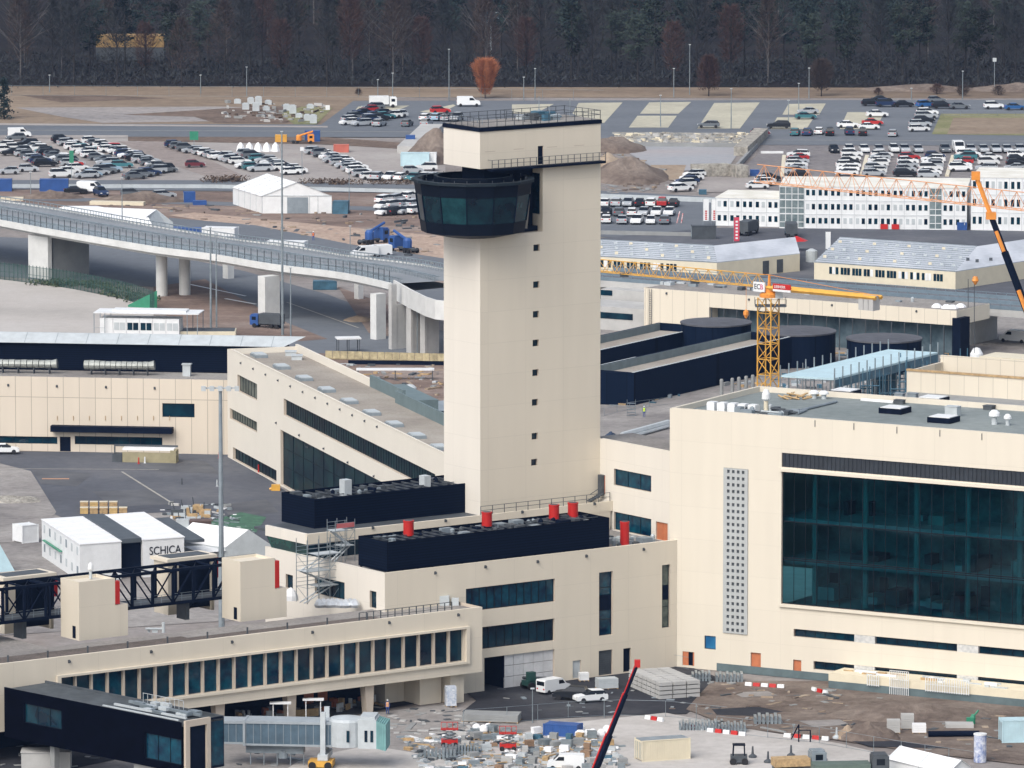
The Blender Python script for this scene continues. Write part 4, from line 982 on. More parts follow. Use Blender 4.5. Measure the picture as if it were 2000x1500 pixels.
gs('lot_lane', [(230, 276), (330, 276), (480, 345), (420, 350), (330, 320)], ground_mat('brown_lane', [(.24, .205, .19), (.3, .26, .24)], scale=.05, fine=.6), .07)
gs('planting_strip', [(250, 262), (640, 268), (870, 285), (870, 296), (640, 282), (250, 275)], bpy.data.materials['dry_brush'], .08)
gs('left_road', [(-300, 351), (420, 352), (870, 362), (870, 377), (-300, 366)], 'g_road', .06)
gs('works_strip', [(-300, 368), (870, 378), (870, 560), (690, 545), (400, 440), (-300, 400)], 'g_redsoil', .02)
gs('works_track', [(380, 415), (870, 462), (870, 505), (640, 470), (330, 420)], ground_mat('track_tan', [(.34, .25, .2), (.45, .35, .28)], scale=.1, fine=.8), .05)
gs('haul_road', [(-300, 378), (240, 388), (870, 408), (870, 416), (240, 395), (-300, 384)], 'g_road', .06)
gs('haul_road', [(330, 425), (500, 440), (700, 480), (870, 505), (870, 540), (700, 520), (330, 445)], 'g_road', .06)
gs('right_car_park', [(1480, 283), (2400, 287), (2400, 470), (1390, 460), (1460, 380), (1440, 340), (1480, 300)], ground_mat('lot_dark', [(.17, .16, .165), (.24, .225, .22)], scale=.04, fine=.6), .04)
gs('right_lower_road', [(1170, 372), (1400, 385), (1400, 470), (1170, 462)], 'g_road', .04)
gs('ramp_floor', [(1230, 300), (1250, 285), (1450, 288), (1420, 330), (1290, 335)], ground_mat('ramp_mauve', [(.36, .33, .33), (.3, .33, .36)], scale=.05, fine=.5, finevar=.08, stretch=(.4, 1.5, 1)), .05)
gs('ramp_sand', [(1270, 322), (1340, 322), (1330, 352), (1290, 350)], 'soill', .07)
gs('rubble_bank', [(1195, 258), (1490, 260), (1475, 285), (1215, 284)], 'rubble', .13)
gs('gravel_yard', [(1370, 345), (1480, 345), (1500, 372), (1360, 376)], 'g_lot', .06)
gs('site_yard', [(1390, 445), (2400, 450), (2400, 600), (1170, 560), (1170, 465)], 'g_asph', .06)
gs('forecourt', [(-300, 538), (0, 545), (130, 562), (245, 585), (300, 604), (300, 660), (-300, 660)], 'g_pale', .05)
gs('underpass_road', [(-300, 452), (200, 470), (480, 530), (640, 575), (760, 620), (880, 650), (880, 700), (560, 690), (430, 600), (300, 560), (-300, 520)], 'g_road', .03)
gs('verge_soil', [(300, 560), (400, 545), (560, 630), (640, 662), (560, 668), (395, 660), (300, 600)], 'g_redsoil', .05)
gs('embankment_strip', [(660, 560), (770, 600), (780, 660), (720, 650)], 'g_redsoil', .05)
gs('inner_yard', [(600, 690), (880, 690), (880, 900), (700, 800), (640, 730)], 'g_redsoil', .05)
gs('inner_yard', [(1165, 560), (1300, 560), (2400, 620), (2400, 900), (1165, 900)], 'g_wear', .03)
gs('courtyard', [(-300, 880), (445, 884), (560, 960), (620, 1060), (420, 1070), (330, 1000), (120, 1010), (0, 960), (-300, 960)], 'g_asph', .03)
gs('courtyard_track', [(0, 905), (60, 920), (110, 1000), (60, 1060), (-300, 1060), (-300, 900)], 'g_wear', .05)
gs('tent_yard', [(-300, 1000), (430, 1000), (620, 1060), (640, 1200), (-300, 1260)], 'g_wear', .0)
gs('green_mat', [(408, 1018), (470, 1000), (520, 1010), (500, 1040), (420, 1045)], mat('green_net', (.05, .13, .08), .8, var=.3), .06)
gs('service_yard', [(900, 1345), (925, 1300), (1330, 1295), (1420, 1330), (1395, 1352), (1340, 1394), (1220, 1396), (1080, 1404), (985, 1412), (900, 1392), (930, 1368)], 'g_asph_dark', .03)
gs('apron', [(-300, 1440), (560, 1400), (900, 1395), (1330, 1398), (1500, 1440), (1800, 1500), (2400, 1640), (2400, 1800), (-300, 1800)], 'g_wear', .0)
gs('apron_slab', [(470, 1560), (590, 1482), (720, 1456), (810, 1470), (930, 1500), (980, 1600)], 'g_conc', .05)
gs('apron_slab', [(930, 1455), (1080, 1415), (1300, 1392), (1470, 1425), (1640, 1452), (1800, 1490), (1900, 1560), (1000, 1560), (900, 1480)], 'g_conc', .04)
gs('apron_patch', [(680, 1400), (860, 1375), (930, 1400), (860, 1425), (740, 1432)], 'g_wear', .06)
gs('soil_ground', [(1390, 1330), (1620, 1330), (2400, 1420), (2400, 1540), (1800, 1470), (1600, 1440), (1430, 1420), (1340, 1385)], 'soil', .06)
# painted lines in the courtyard and on the roads
def line(pts, w, z, m='white', nm='painted_line'):
 b = MB()
 for (a, c) in zip(pts[:-1], pts[1:]):
  p, q = P(*a, z), P(*c, z); d = (q - p).normalized(); n = Vector((-d.y, d.x, 0)) * w / 2
  b.sheet([p - n, q - n, q + n, p + n])
 return tag(b.build(nm, m), kind='structure')
M['pline'] = mat('worn_line_paint', (.34, .33, .3), .8, var=.2)
line([(238, 921), (345, 988)], .35, .06, 'pline'); line([(10, 915), (310, 917)], .3, .06, 'pline')
line([(82, 935), (135, 935)], .9, .06, mat('orange_line', (.5, .27, .16), .7))
line([(-300, 253), (600, 256), (870, 258)], .5, .13, 'pline'); line([(1480, 273), (2300, 277)], .4, .13, 'pline')
line([(-300, 359), (420, 360), (870, 370)], .3, .09, 'pline')
line([(370, 555), (480, 578)], .5, .06, 'white'); line([(440, 583), (500, 594)], .7, .06, 'white'); line([(560, 590), (700, 640)], .4, .06, 'pline')
# ------------------------------------------------------------------ viaduct
def offset_path(path, w):
 out = []
 for i, p in enumerate(path):
  a = path[max(0, i - 1)]; c = path[min(len(path) - 1, i + 1)]; d = (c - a); d.z = 0; d.normalize()
  n = Vector((-d.y, d.x, 0));
  if n.x * 0.8 + n.y * 0.6 < 0: n = -n
  out.append(p + n * w)
 return out
ZD = 9.9
edge_px = [(-220, 408), (-100, 424), (0, 441), (80, 456), (196, 476), (305, 494), (420, 509), (525, 527), (640, 541), (700, 551), (765, 566)]
# smooth the path in the world
raw = [P(x, y, ZD - 1.0) for x, y in edge_px]
def resample(pts, k=5):
 out = []
 for i in range(len(pts) - 1):
  p0 = pts[max(0, i - 1)]; p1 = pts[i]; p2 = pts[i + 1]; p3 = pts[min(len(pts) - 1, i + 2)]
  for j in range(k):
   t = j / k
   out.append(0.5 * ((2 * p1) + (-p0 + p2) * t + (2 * p0 - 5 * p1 + 4 * p2 - p3) * t * t + (-p0 + 3 * p1 - 3 * p2 + p3) * t * t * t))
 out.append(pts[-1].copy()); return out
near = resample(raw, 5)
far = offset_path(near, 18.0)
via = thing('viaduct', 'long grey concrete road viaduct curving in from the left towards the tower', 'viaduct', raw[2])
def strip(b, a, c, za0, za1, m=0):
 for i in range(len(a) - 1):
  b.add([(a[i].x, a[i].y, za0), (a[i + 1].x, a[i + 1].y, za0), (c[i + 1].x, c[i + 1].y, za1), (c[i].x, c[i].y, za1)], [(0, 1, 2, 3)], m)
b = MB(); n1 = offset_path(near, .35); n5 = offset_path(near, 2.2); f5 = offset_path(near, 15.8)
strip(b, near, near, ZD - 1.05, ZD + .15); strip(b, near, n1, ZD + .15, ZD + .15); strip(b, n1, n1, ZD + .15, ZD); strip(b, near, n5, ZD - 1.05, ZD - 1.15); strip(b, n5, n5, ZD - 1.15, ZD - 1.9); strip(b, n5, f5, ZD - 1.9, ZD - 1.9); strip(b, f5, far, ZD - 1.1, ZD - 1.05); strip(b, far, far, ZD - 1.05, ZD + .3)
b.build('deck', 'concp', via)
b = MB(); strip(b, n1, far, ZD + .02, ZD + .02); b.build('roadway', ground_mat('viaduct_asphalt', [(.2, .22, .24), (.27, .29, .31)], scale=.05, fine=.5, finevar=.08), via)
b = MB()
for w, h in ((.2, 1.0), (.2, 2.2), (2.0, .8), (8.5, .8), (9.3, .8), (16, .8), (17.8, 1.1)):
 pth = offset_path(near, w)
 for i in range(len(pth) - 1):
  for dz in ((h, h * .5) if w < 1 else (h,)):
   p, q = pth[i].copy(), pth[i + 1].copy(); p.z = q.z = ZD + dz; b.tube(p, q, .09 if w > 1 else .05, 4)
  if w > 1:
   for t in (0, .33, .66): p = pth[i].lerp(pth[i + 1], t); b.box(p.x - .05, p.x + .05, p.y - .05, p.y + .05, ZD, ZD + h)
b.build('guard_rails', 'steel', via)
b = MB(); pth = offset_path(near, .2); acc = 0
posts = []
for i in range(len(pth) - 1):
 L = (pth[i + 1] - pth[i]).length; t = 0
 while acc + (L - t) >= 2.1:
  t += 2.1 - acc; acc = 0; posts.append(pth[i].lerp(pth[i + 1], t / L))
 acc += L - t
for p in posts: b.box(p.x - .07, p.x + .07, p.y - .07, p.y + .07, ZD, ZD + 2.3)
b.build('fence_posts', 'dgrey', via)['kind'] = 'stuff'
b = MB(); strip(b, pth, pth, ZD + .1, ZD + 1.2)
mm = bpy.data.materials.new('pale_blue_screen'); mm.use_nodes = True; nt_ = mm.node_tree; pb_ = nt_.nodes['Principled BSDF']; pb_.inputs['Base Color'].default_value = (.22, .3, .36, 1); pb_.inputs['Alpha'].default_value = .45; pb_.inputs['Roughness'].default_value = .2
b.build('glass_screen', mm, via)
def pierat(px, pyb, pyt, w, d, wall=False, head=0, m='conc', lab=None):
 c = P(px, pyb); b = MB()
 dd = (near[30] - near[20]); dd.z = 0; dd.normalize(); fr = Fr(c, Vector((-dd.y, dd.x, 0)) * (1 if -dd.y > 0 else -1))
 b.box(0, w, 0, d, -.1, ZD - 1.95 if not head else ZD - 3.4)
 if head: b.box(-head, w + 9, -.2, d + .2, ZD - 3.4, ZD - 1.9)
 o = b.build('pier', m, via)
# piers
def rpier(px, py, r): c = P(px, py); b = MB(); b.lathe(c, [(r, -.1), (r, ZD - 2.6), (r * 1.5, ZD - 1.88)], 18); b.build('pier', 'concp', via)
rpier(316, 578, 1.05); rpier(361, 576, 1.05)
def wpier(px, py, w, d, ztop=ZD - 1.9, capw=0, name='pier', m='concp', zb=-.1):
 c = P(px, py); fr = Fr((c.x, c.y), (.75, .66)); b = MB(fr); b.box(0, w, 0, d, zb, ztop - (1.4 if capw else 0))
 if capw: b.box(-1.2, w + 1.2 + capw, -.2, d + .2, ztop - 1.4, ztop)
 b.build(name, m, via)
wpier(94, 547, .9, 6.0); wpier(104, 545, 8.5, 1.0, m='concd'); wpier(104, 541, 9.5, 5.5, zb=5.6, m='conc'); wpier(518, 628, 3.4, 2.0); wpier(735, 664, 2.2, 1.6); wpier(700, 585, 1.2, 1.2, capw=.3); wpier(445, 545, 1.5, 1.5)  # long pier wall in dark concrete: its shaded side put into the colour
# portal wall and ramp along the tower side
ramp = thing('concrete_ramp', 'pale concrete ramp wall on slab piers between the viaduct and the tower', 'ramp', P(765, 680))
p0 = P(766, 546, ZD + 1.2);
rp_px = [(768, 547, 577), (800, 566, 594), (830, 583, 607), (850, 590, 613), (875, 592, 616), (905, 594, 618)]
rpts = [P(x, (y0 + y1) / 2 + 3, 9.5) for x, y0, y1 in rp_px]
b = MB()
for i in range(len(rpts) - 1):
 a, c = rpts[i], rpts[i + 1]; b.add([(a.x, a.y, 7.8), (c.x, c.y, 7.8), (c.x, c.y, 11.1), (a.x, a.y, 11.1)], [(0, 1, 2, 3)])
 o_ = Vector((.25, .35, 0)); b.add([(a.x, a.y, 11.1), (c.x, c.y, 11.1), (c.x + o_.x, c.y + o_.y, 11.1), (a.x + o_.x, a.y + o_.y, 11.1)], [(0, 1, 2, 3)])
 b.add([(a.x + o_.x, a.y + o_.y, 7.8), (c.x + o_.x, c.y + o_.y, 7.8), (c.x + o_.x, c.y + o_.y, 11.1), (a.x + o_.x, a.y + o_.y, 11.1)], [(0, 1, 2, 3)])
 w = Vector((9, 7.5, 0)); b.add([(a.x, a.y, 8.9), (c.x, c.y, 8.9), (c.x + w.x, c.y + w.y, 8.9), (a.x + w.x, a.y + w.y, 8.9)], [(0, 1, 2, 3)], 1); b.add([(a.x, a.y, 7.81), (c.x, c.y, 7.81), (c.x + w.x, c.y + w.y, 7.81), (a.x + w.x, a.y + w.y, 7.81)], [(0, 1, 2, 3)], 0)
b.build('parapet', ['concp', 'g_road'], ramp)
for px, py, w, d in [(765, 683, 1.1, .9), (803, 690, .5, 1.4), (830, 692, .5, 1.4)]:
 c = P(px, py); fr = Fr((c.x, c.y), (.8, .6)); b = MB(fr); b.box(0, w, 0, d, -.1, 7.8 if px > 770 else 11.3); b.box(w + .01, w + 2.6, .1, d, -.1, 7.8); b.build('pier', 'conc', ramp)
for px, py, hgt in [(815, 690, 6)]:
 c = P(px, py); b = MB(); b.tube(c, c + Vector((0, 0, 9)), .09); tag(b.build('slim_post', 'steel', None, loc=c), 'slim grey post between the ramp piers', 'post')
# raised roadway right of the tower
frE = Fr(P(1265, 655), dirvp(-21800) * -1)
rd = thing('raised_roadway', 'raised grey roadway with railing running right behind the cream forecourt building', 'viaduct', frE.w(0, 12, 0))
v0 = 16; zt = frE.Z(1300, 546, v0); e0, e1 = frE.U(1120, 560, v0), frE.U(2150, 590, v0)
b = MB(frE); b.box(e0, e1, v0, v0 + 14, zt - 2.2, zt - 1.0); b.build('deck', 'conc', rd)
b = MB(frE); b.box(e0, e1, v0 + .3, v0 + 13.7, zt - 1.0, zt - .97); b.build('roadway', 'g_road', rd)
for vv in (v0, v0 + 7, v0 + 13.6):
 b = MB(frE); b.box(e0, e1, vv, vv + .15, zt - .98, zt - .35)
 u = e0
 while u < e1: b.box(u, u + .12, vv, vv + .12, zt - .35, zt); u += 2.0
 b.box(e0, e1, vv, vv + .12, zt, zt + .08); b.build('railing', mat('rail_blue', (.14, .19, .23), .5) if vv == v0 else bpy.data.materials['rail_blue'], rd)
b = MB(frE); u = e0 + 3
while u < e1: b.box(u, u + 1.2, v0 + 2, v0 + 12, -.1, zt - 2.2); u += 25
b.build('piers', 'conc', rd)
# cream forecourt building
ce = thing('forecourt_building', 'long cream panelled forecourt building on dark glazed posts, right of the tower', 'terminal building', frE.w(0, 0, 0))
ZE = frE.Z(1265, 563); ee = frE.U(1868, 640); ea = frE.U(1385, 620); eb = frE.Z(1385, 600)
CEM = panel_mat('cream_panels_forecourt', (.68, .62, .51), 2.5, 12, frE.d, joint=.7, var=.02, jw=.05)
b = MB(frE); b.box(-.5, ea, 0, 12, 0, ZE, m=0); b.box(ea, ee, 0, 12, eb, ZE - .001, m=0); b.box(frE.U(1258, 600), -.55, .0, 1.5, 0, ZE + .1, m=0); b.build('wall', [CEM], ce)
b = MB(frE); b.box(ea + .01, ee, 3.0, 3.2, 0, eb); b.build('glazing', glass_mat('glass_forecourt', (.05, .08, .1), (.12, .17, .2), rough=.1, scale=.3), ce)
i = 0; u = ea + .3
while u < ee - .5:
 b = MB(frE); b.box(u, u + .14, .1, .3, 0, eb); b.build('post', 'dgrey', ce); u += 2.55
b = MB(frE); b.box(-.4, ee - .1, .4, 11.6, ZE, ZE + .05); b.build('roof_deck', 'roofdeck', ce)
b = MB(frE); b.box(frE.U(1862, 620), frE.U(1878, 620), -.4, 3, .2, ZE - 1.2); b.build('end_shaft', 'blackm', ce)
for px, py in [(1302, 573), (1463, 585), (1625, 596), (1790, 608)]: spout(frE, px, py, ce)
u0 = frE.U(1262, 600); b = MB(frE)
for s_ in (-.25, .25): b.box(u0 + 1 + s_ - .03, u0 + 1 + s_ + .03, -.3, -.22, 0, ZE)
for k in range(20): b.box(u0 + .78, u0 + 1.22, -.29, -.23, .3 + k * .38, .36 + k * .38)
b.build('ladder', 'dgrey', ce)
plant(None, frE, frE.U(1300, 580, 8), frE.U(1850, 600, 8), 5, 11, ZE + .05, 26, ['wgrey', 'grey', 'dgrey'], .7, nm='rooftop_ducts', seed=31)
tag(bpy.data.objects['rooftop_ducts'], 'low grey ducts scattered on the forecourt building roof', 'ducts')
b = MB(); c = P(1855, 603, ZE); rr = random.Random(2)
for i in range(6): b.lathe((c.x + rr.uniform(-2.5, 2), c.y + rr.uniform(-1, 2), c.z), [(1.0, 0), (.9, .25), (.4, .5 + rr.random() * .3)], 6)
tag(b.build('white_sheeting', 'tent', None, loc=c), 'white crumpled sheeting at the right end of the forecourt building roof', 'sheeting')
# block between the tower and the forecourt building
b = MB(); c = P(1175, 700)
fx = Fr(P(1120, 640), RD); t = thing('side_hall', 'pale side hall with slanted dark window bands just right of the tower', 'terminal building', fx.w(0, 0, 0))
b = MB(fx); ux = fx.U(1258, 640); b.box(0, ux, 0, 9, 0, fx.Z(1200, 600)); b.box(0, ux + 1, 10, 18, 0, fx.Z(1200, 566, 10)); b.build('wall', 'conc', t)
b = MB(fx); b.box(0, fx.U(1236, 620), -.08, -.003, fx.Z(1200, 623), fx.Z(1200, 611)); b.build('window_band', 'glass', t)
b = MB(fx); b.box(0, fx.U(1196, 575, 10), 9.9, 9.997, fx.Z(1190, 577, 10), fx.Z(1190, 567, 10)); b.build('window_band', 'glass', t)
# ------------------------------------------------------------------ black canopy buildings right of the tower
frC = Fr(P(1238, 792), dirvp(9400))
def blackhall(name, label, fr, u0, u1, v0, dep, z0, z1, group):
 t = thing(name, label, 'canopy building', fr.w(u0, v0, 0), group)
 b = MB(fr); b.box(u0, u1, v0, v0 + .4, z0, z1); b.box(u0, u1, v0 + dep - .4, v0 + dep, z0, z1 - .002); b.box(u0, u0 + .4, v0 + .4, v0 + dep - .4, z0, z1 - .003); b.box(u1 - .4, u1, v0 + .4, v0 + dep - .4, z0, z1 - .003); b.build('wall', 'black_p', t)
 b = MB(fr); b.box(u0 + .4, u1 - .4, v0 + .4, v0 + dep - .4, z1 - 1.6, z1 - 1.3); b.build('roof_deck', 'gravel', t)
 b = MB(fr); b.box(u0 + .41, u1 - .41, v0 + dep - .5, v0 + dep - .41, z1 - 1.3, z1 - .003); b.box(u0 + .41, u1 - .41, v0 + .41, v0 + .45, z1 - 1.3, z1 - .003); b.build('parapet_lining', mat('lining_grey', (.16, .2, .21), .7) if 'lining_grey' not in bpy.data.materials else bpy.data.materials['lining_grey'], t)
 b = MB(fr); u = u0
 while u < u1: b.box(u, u + .7, v0 - .02, v0 + .42, z1, z1 + .06); u += 1.05
 b.build('coping', 'wgrey', t)
 return t
ZC1 = frC.Z(1238, 728)
blackhall('black_canopy_hall', 'nearer long black panelled hall running away right of the tower', frC, 0, frC.U(1560, 690), 0, 9.5, 0, ZC1, 'black canopy halls')
fc2 = frC;
b = MB(); pA, pB_, pC, pD = P(1120, 789), P(1238, 792), P(1238, 792) + frC.n * .4, P(1120, 789) + Vector((0, .4, 0))
b.prism([pA.xy, pB_.xy, pC.xy, pD.xy], 0, ZC1); t = tag(b.build('black_screen_wall', 'black_p'), 'black panelled wall in front of the nearer black hall, beside the tower', 'screen wall')
vq = 24.0; blackhall('black_canopy_hall', 'farther long black panelled hall partly behind the nearer one', frC, frC.U(1120, 700, vq), frC.U(1385, 660, vq), vq, 10, 0, frC.Z(1200, 678, vq), 'black canopy halls')
frC2 = Fr(frC.w(0, 9.5, 0), frC.d)
b = MB(frC); b.box(frC.U(1176, 740, 10), frC.U(1243, 730, 10), 10, 10.3, 0, frC.Z(1230, 700, 10)); tag(b.build('grey_screen', 'wgrey', None, loc=frC.w(0, 10, 0)), 'short light grey screen between the two black halls', 'screen wall')
def bdrum(pxl, pxr, pyrim, label, zt=ZC1):
 c0 = P((pxl + pxr) / 2, pyrim, zt); r = (P(pxr, pyrim, zt) - P(pxl, pyrim, zt)).length / 2
 t = thing('round_canopy', label, 'round building', (c0.x, c0.y, 0), 'round black canopy buildings')
 b = MB(); b.lathe((c0.x, c0.y, 0), [(r, -.1), (r, zt)], 40); b.build('wall', 'black_p', t)
 b = MB(); b.lathe((c0.x, c0.y, 0), [(r + .15, zt + .001), (r + .15, zt + .25), (r * .5, zt + .5), (.1, zt + .6)], 40); b.build('roof', mat('zinc_roof', (.075, .078, .09), .7, var=.25) if 'zinc_roof' not in bpy.data.materials else bpy.data.materials['zinc_roof'], t)
bdrum(1330, 1467, 631, 'black round building with zinc roof left of the orange crane mast, farthest left'); bdrum(1478, 1632, 648, 'black round building with zinc roof just right of the orange crane mast'); bdrum(1654, 1800, 662, 'black round building with zinc roof farthest right, behind the pale blue roof')
# pale blue roof under construction with scaffold
pb = thing('blue_canopy', 'pale blue membrane roof under construction with scaffold around it', 'canopy', P(1620, 760))
zb_ = 9.0
b = MB(); pts = [P(1524, 733, zb_), P(1735, 682, zb_), P(1832, 688, zb_), P(1630, 739, zb_)]
b.prism([p.xy for p in pts], zb_ - .3, zb_); b.build('roof', 'cyan', pb)
b = MB(); b.prism([(p.x + .01, p.y) for p in (pts[3], pts[2])] + [(pts[2].x, pts[2].y + 2), (pts[3].x, pts[3].y + 2)], zb_ - 1.6, zb_ - .31); b.build('edge_beam', 'scblue', pb)
b = MB()
for i in range(14):
 for (p, q) in ((pts[0], pts[1]), (pts[3], pts[2])):
  c = p.lerp(q, i / 13); b.tube((c.x, c.y, 0), (c.x, c.y, zb_ + 1.6), .12, 6)
b.build('posts', 'steel', pb)
b = MB(); rr = random.Random(6)
for i in range(40):
 c = pts[3].lerp(pts[2], rr.random()) + Vector((rr.uniform(-1, 6), rr.uniform(-6, 6), 0)); z = rr.uniform(2, zb_ - 1); b.tube((c.x, c.y, z), (c.x + rr.uniform(-4, 4), c.y, z), .1, 4); b.tube((c.x, c.y, 0), (c.x, c.y, zb_ + rr.uniform(-2, 1)), .08, 4)
b.build('scaffold', 'scblue', pb)
for i, (px, py, h) in enumerate([(1409, 800, 5.2), (1430, 800, 5.8), (1443, 800, 6.0), (1457, 800, 6.2), (1470, 800, 6.4)]):
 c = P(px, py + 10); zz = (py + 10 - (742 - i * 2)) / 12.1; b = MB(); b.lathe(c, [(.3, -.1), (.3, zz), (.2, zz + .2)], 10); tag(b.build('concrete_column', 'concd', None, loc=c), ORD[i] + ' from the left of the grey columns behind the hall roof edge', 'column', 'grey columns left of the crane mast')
t = thing('scaffold_bay', 'blue netted scaffold against the back of the large hall', 'scaffold', P(1720, 800)); b = MB(); rr = random.Random(8)
for i in range(36):
 px = 1560 + i * 7.6; c = P(px, 815); b.tube(c, c + Vector((0, 0, rr.uniform(4, 9))), .08, 4);
for z in (2, 4, 6): b.tube(P(1560, 815) + Vector((0, 0, z)), P(1830, 815) + Vector((0, 0, z)), .07, 4)
b.build('tubes', 'steel', t)
b = MB(); c, d_ = P(1705, 812), P(1752, 812); b.sheet([c + Vector((0, 0, 1)), d_ + Vector((0, 0, 1)), d_ + Vector((0, 0, 8)), c + Vector((0, 0, 8))]); b.build('netting', 'scblue', t)
# cream building behind the hall on the right
fq = Fr(P(1770, 860), RD); t = thing('rear_cream_block', 'cream block with raw timber edge behind the hall roof at the right edge', 'terminal building', fq.w(0, 0, 0))
b = MB(fq); zz = fq.Z(1800, 726); uq = fq.U(2150, 800); b.box(0, uq, 0, .4, 0, zz); b.box(0, uq, 12, 12.4, 0, fq.Z(1860, 695, 12)); b.box(0, .4, .4, 12, 0, zz); b.build('wall', CEM, t)
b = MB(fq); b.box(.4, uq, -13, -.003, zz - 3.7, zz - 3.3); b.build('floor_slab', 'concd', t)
b = MB(fq); b.box(0, uq, -.15, .5, zz + .001, zz + .3); b.build('timber_edge', 'wood', t)
t = thing('site_office', 'white site office with four dark windows at the right behind the hall', 'cabin', P(1960, 760))
fo = Fr(P(1912, 800), RD); b = MB(fo); z0 = fo.Z(1930, 733); z1 = fo.Z(1930, 697); b.box(0, fo.U(2060, 740), 0, 6, z0 - 6, z1); b.build('wall', 'ivory', t)
for i in range(4):
 u, z = fo.at(1925 + i * 18.5, 711 + i * 1.2); b = MB(fo); b.box(u - .45, u + .45, -.06, -.003, z - .35, z + .35); b.build('window', 'glass', t)
cowl(1907, 733, 1.1, 4.6, 'big white mushroom vent beside the white site office', zr=z0 - 1.5)
# ------------------------------------------------------------------ green mesh fence, white cabin and masts behind the pier
fn = thing('mesh_fence', 'tall dark green mesh fence along the edge of the pale forecourt', 'fence', P(150, 565))
fp = resample([P(x, y) for x, y in [(-220, 520), (0, 546), (130, 563), (245, 586), (302, 606)]], 6)
b = MB()
for i in range(len(fp) - 1):
 p, q = fp[i], fp[i + 1]
 for z in (.2, 1.6, 3.1): b.tube(p + Vector((0, 0, z)), q + Vector((0, 0, z)), .035, 4)
 for t_ in (0, .33, .66):
  c = p.lerp(q, t_); b.tube(c, c + Vector((0, 0, 3.4)), .06, 4)
b.build('posts', mat('fence_green', (.03, .08, .07), .5), fn)
gmn = bpy.data.materials.new('mesh_green'); gmn.use_nodes = True; gmn.node_tree.nodes['Principled BSDF'].inputs['Base Color'].default_value = (.03, .08, .07, 1); gmn.node_tree.nodes['Principled BSDF'].inputs['Alpha'].default_value = .35
b = MB()
for i in range(len(fp) - 1): b.sheet([fp[i], fp[i + 1], fp[i + 1] + Vector((0, 0, 3.2)), fp[i] + Vector((0, 0, 3.2))])
b.build('mesh_panel', gmn, fn)
b = MB(); c, d_ = P(250, 600), P(307, 603); b.sheet([c, d_, d_ + Vector((0, 0, 3.3)), c + Vector((0, 0, .4))]); tag(b.build('green_sheet', 'green'), 'solid dark green wedge of netting at the end of the mesh fence', 'netting')
def hedge(name, pts, w, h, m, label, seed=1, n=200):
 rr = random.Random(seed); b = MB(); path = [P(*p) for p in pts]
 for i in range(n):
  t = rr.random() * (len(path) - 1); k = int(t); c = path[k].lerp(path[min(k + 1, len(path) - 1)], t - k) + Vector((rr.uniform(-w, w), rr.uniform(-w, w), 0)); s = rr.uniform(.3, .8)
  for q in range(7):
   a = Vector((rr.gauss(0, 1), rr.gauss(0, 1), rr.gauss(0, .8))).normalized(); e_ = a.orthogonal().normalized() * s * .5; o = c + Vector((rr.uniform(-s, s), rr.uniform(-s, s), rr.uniform(.1, h)))
   b.add([o - e_, o + e_, o + a * s * .6], [(0, 1, 2)])
 o = b.build(name, m); return tag(o, label, 'hedge')
M['scrub'] = mat('dark_green_scrub', (.03, .05, .025), .9, col2=(.09, .11, .06), scale=1.2)
M['scrubb'] = mat('brown_scrub', (.05, .035, .025), .9, col2=(.14, .10, .075), scale=1.2)
tag(hedge('ground_ivy', [(80, 555), (200, 560), (280, 590)], 3.0, .8, 'scrub', None, 3, 260), None, None, None, 'stuff')
cb = thing('white_cabin', 'row of white site cabins under a pale flat roof behind the pier', 'cabin', P(280, 660))
fc = Fr(P(195, 662), frB.d); zc = fc.Z(250, 622); zrf = fc.Z(250, 612); ucx = fc.U(350, 640)
n = 6
for i in range(n):
 b = MB(fc); b.box(ucx * i / n + .03, ucx * (i + 1) / n - .03, 0, 4, .0, zc); b.build('cabin_unit', 'white', cb)
 if i in (1, 2, 3, 4, 5):
  for s_ in (.28, .72):
   b = MB(fc); u = ucx * (i + s_) / n; b.box(u - .45, u + .45, -.05, -.003, zc * .45, zc * .8); b.build('window', 'glass' if i in (2, 3) else 'wgrey', cb)
b = MB(fc); b.box(-1, ucx + 3.5, -.6, 5.5, zrf, zrf + .15); b.box(2, ucx + 1, 1, 4.5, zrf + .15, zrf + .45); b.build('roof', 'white', cb)
b = MB(fc)
for u in (-.9, 1, ucx + 3.3, ucx + 1.5):
 for v in (-.5, 5.3): b.box(u - .06, u + .06, v - .06, v + .06, 0, zrf)
for z in (1, 2): b.box(-.9, 1, -.5, -.45, z, z + .05)
b.build('frame_posts', 'grey', cb)
b = MB(); c = P(350, 663); d_ = P(460, 663); fr_ = Fr(c, d_ - c); b = MB(fr_); b.box(0, (d_ - c).length, 0, 5, 0, 1.4, m=0); b.box(.2, (d_ - c).length - .2, .2, 4.8, 1.4, 1.45, m=1); tag(b.build('low_hut', ['ivory', 'dgrey'], None, loc=c), 'low cream hut with dark roof right of the white cabins', 'hut')
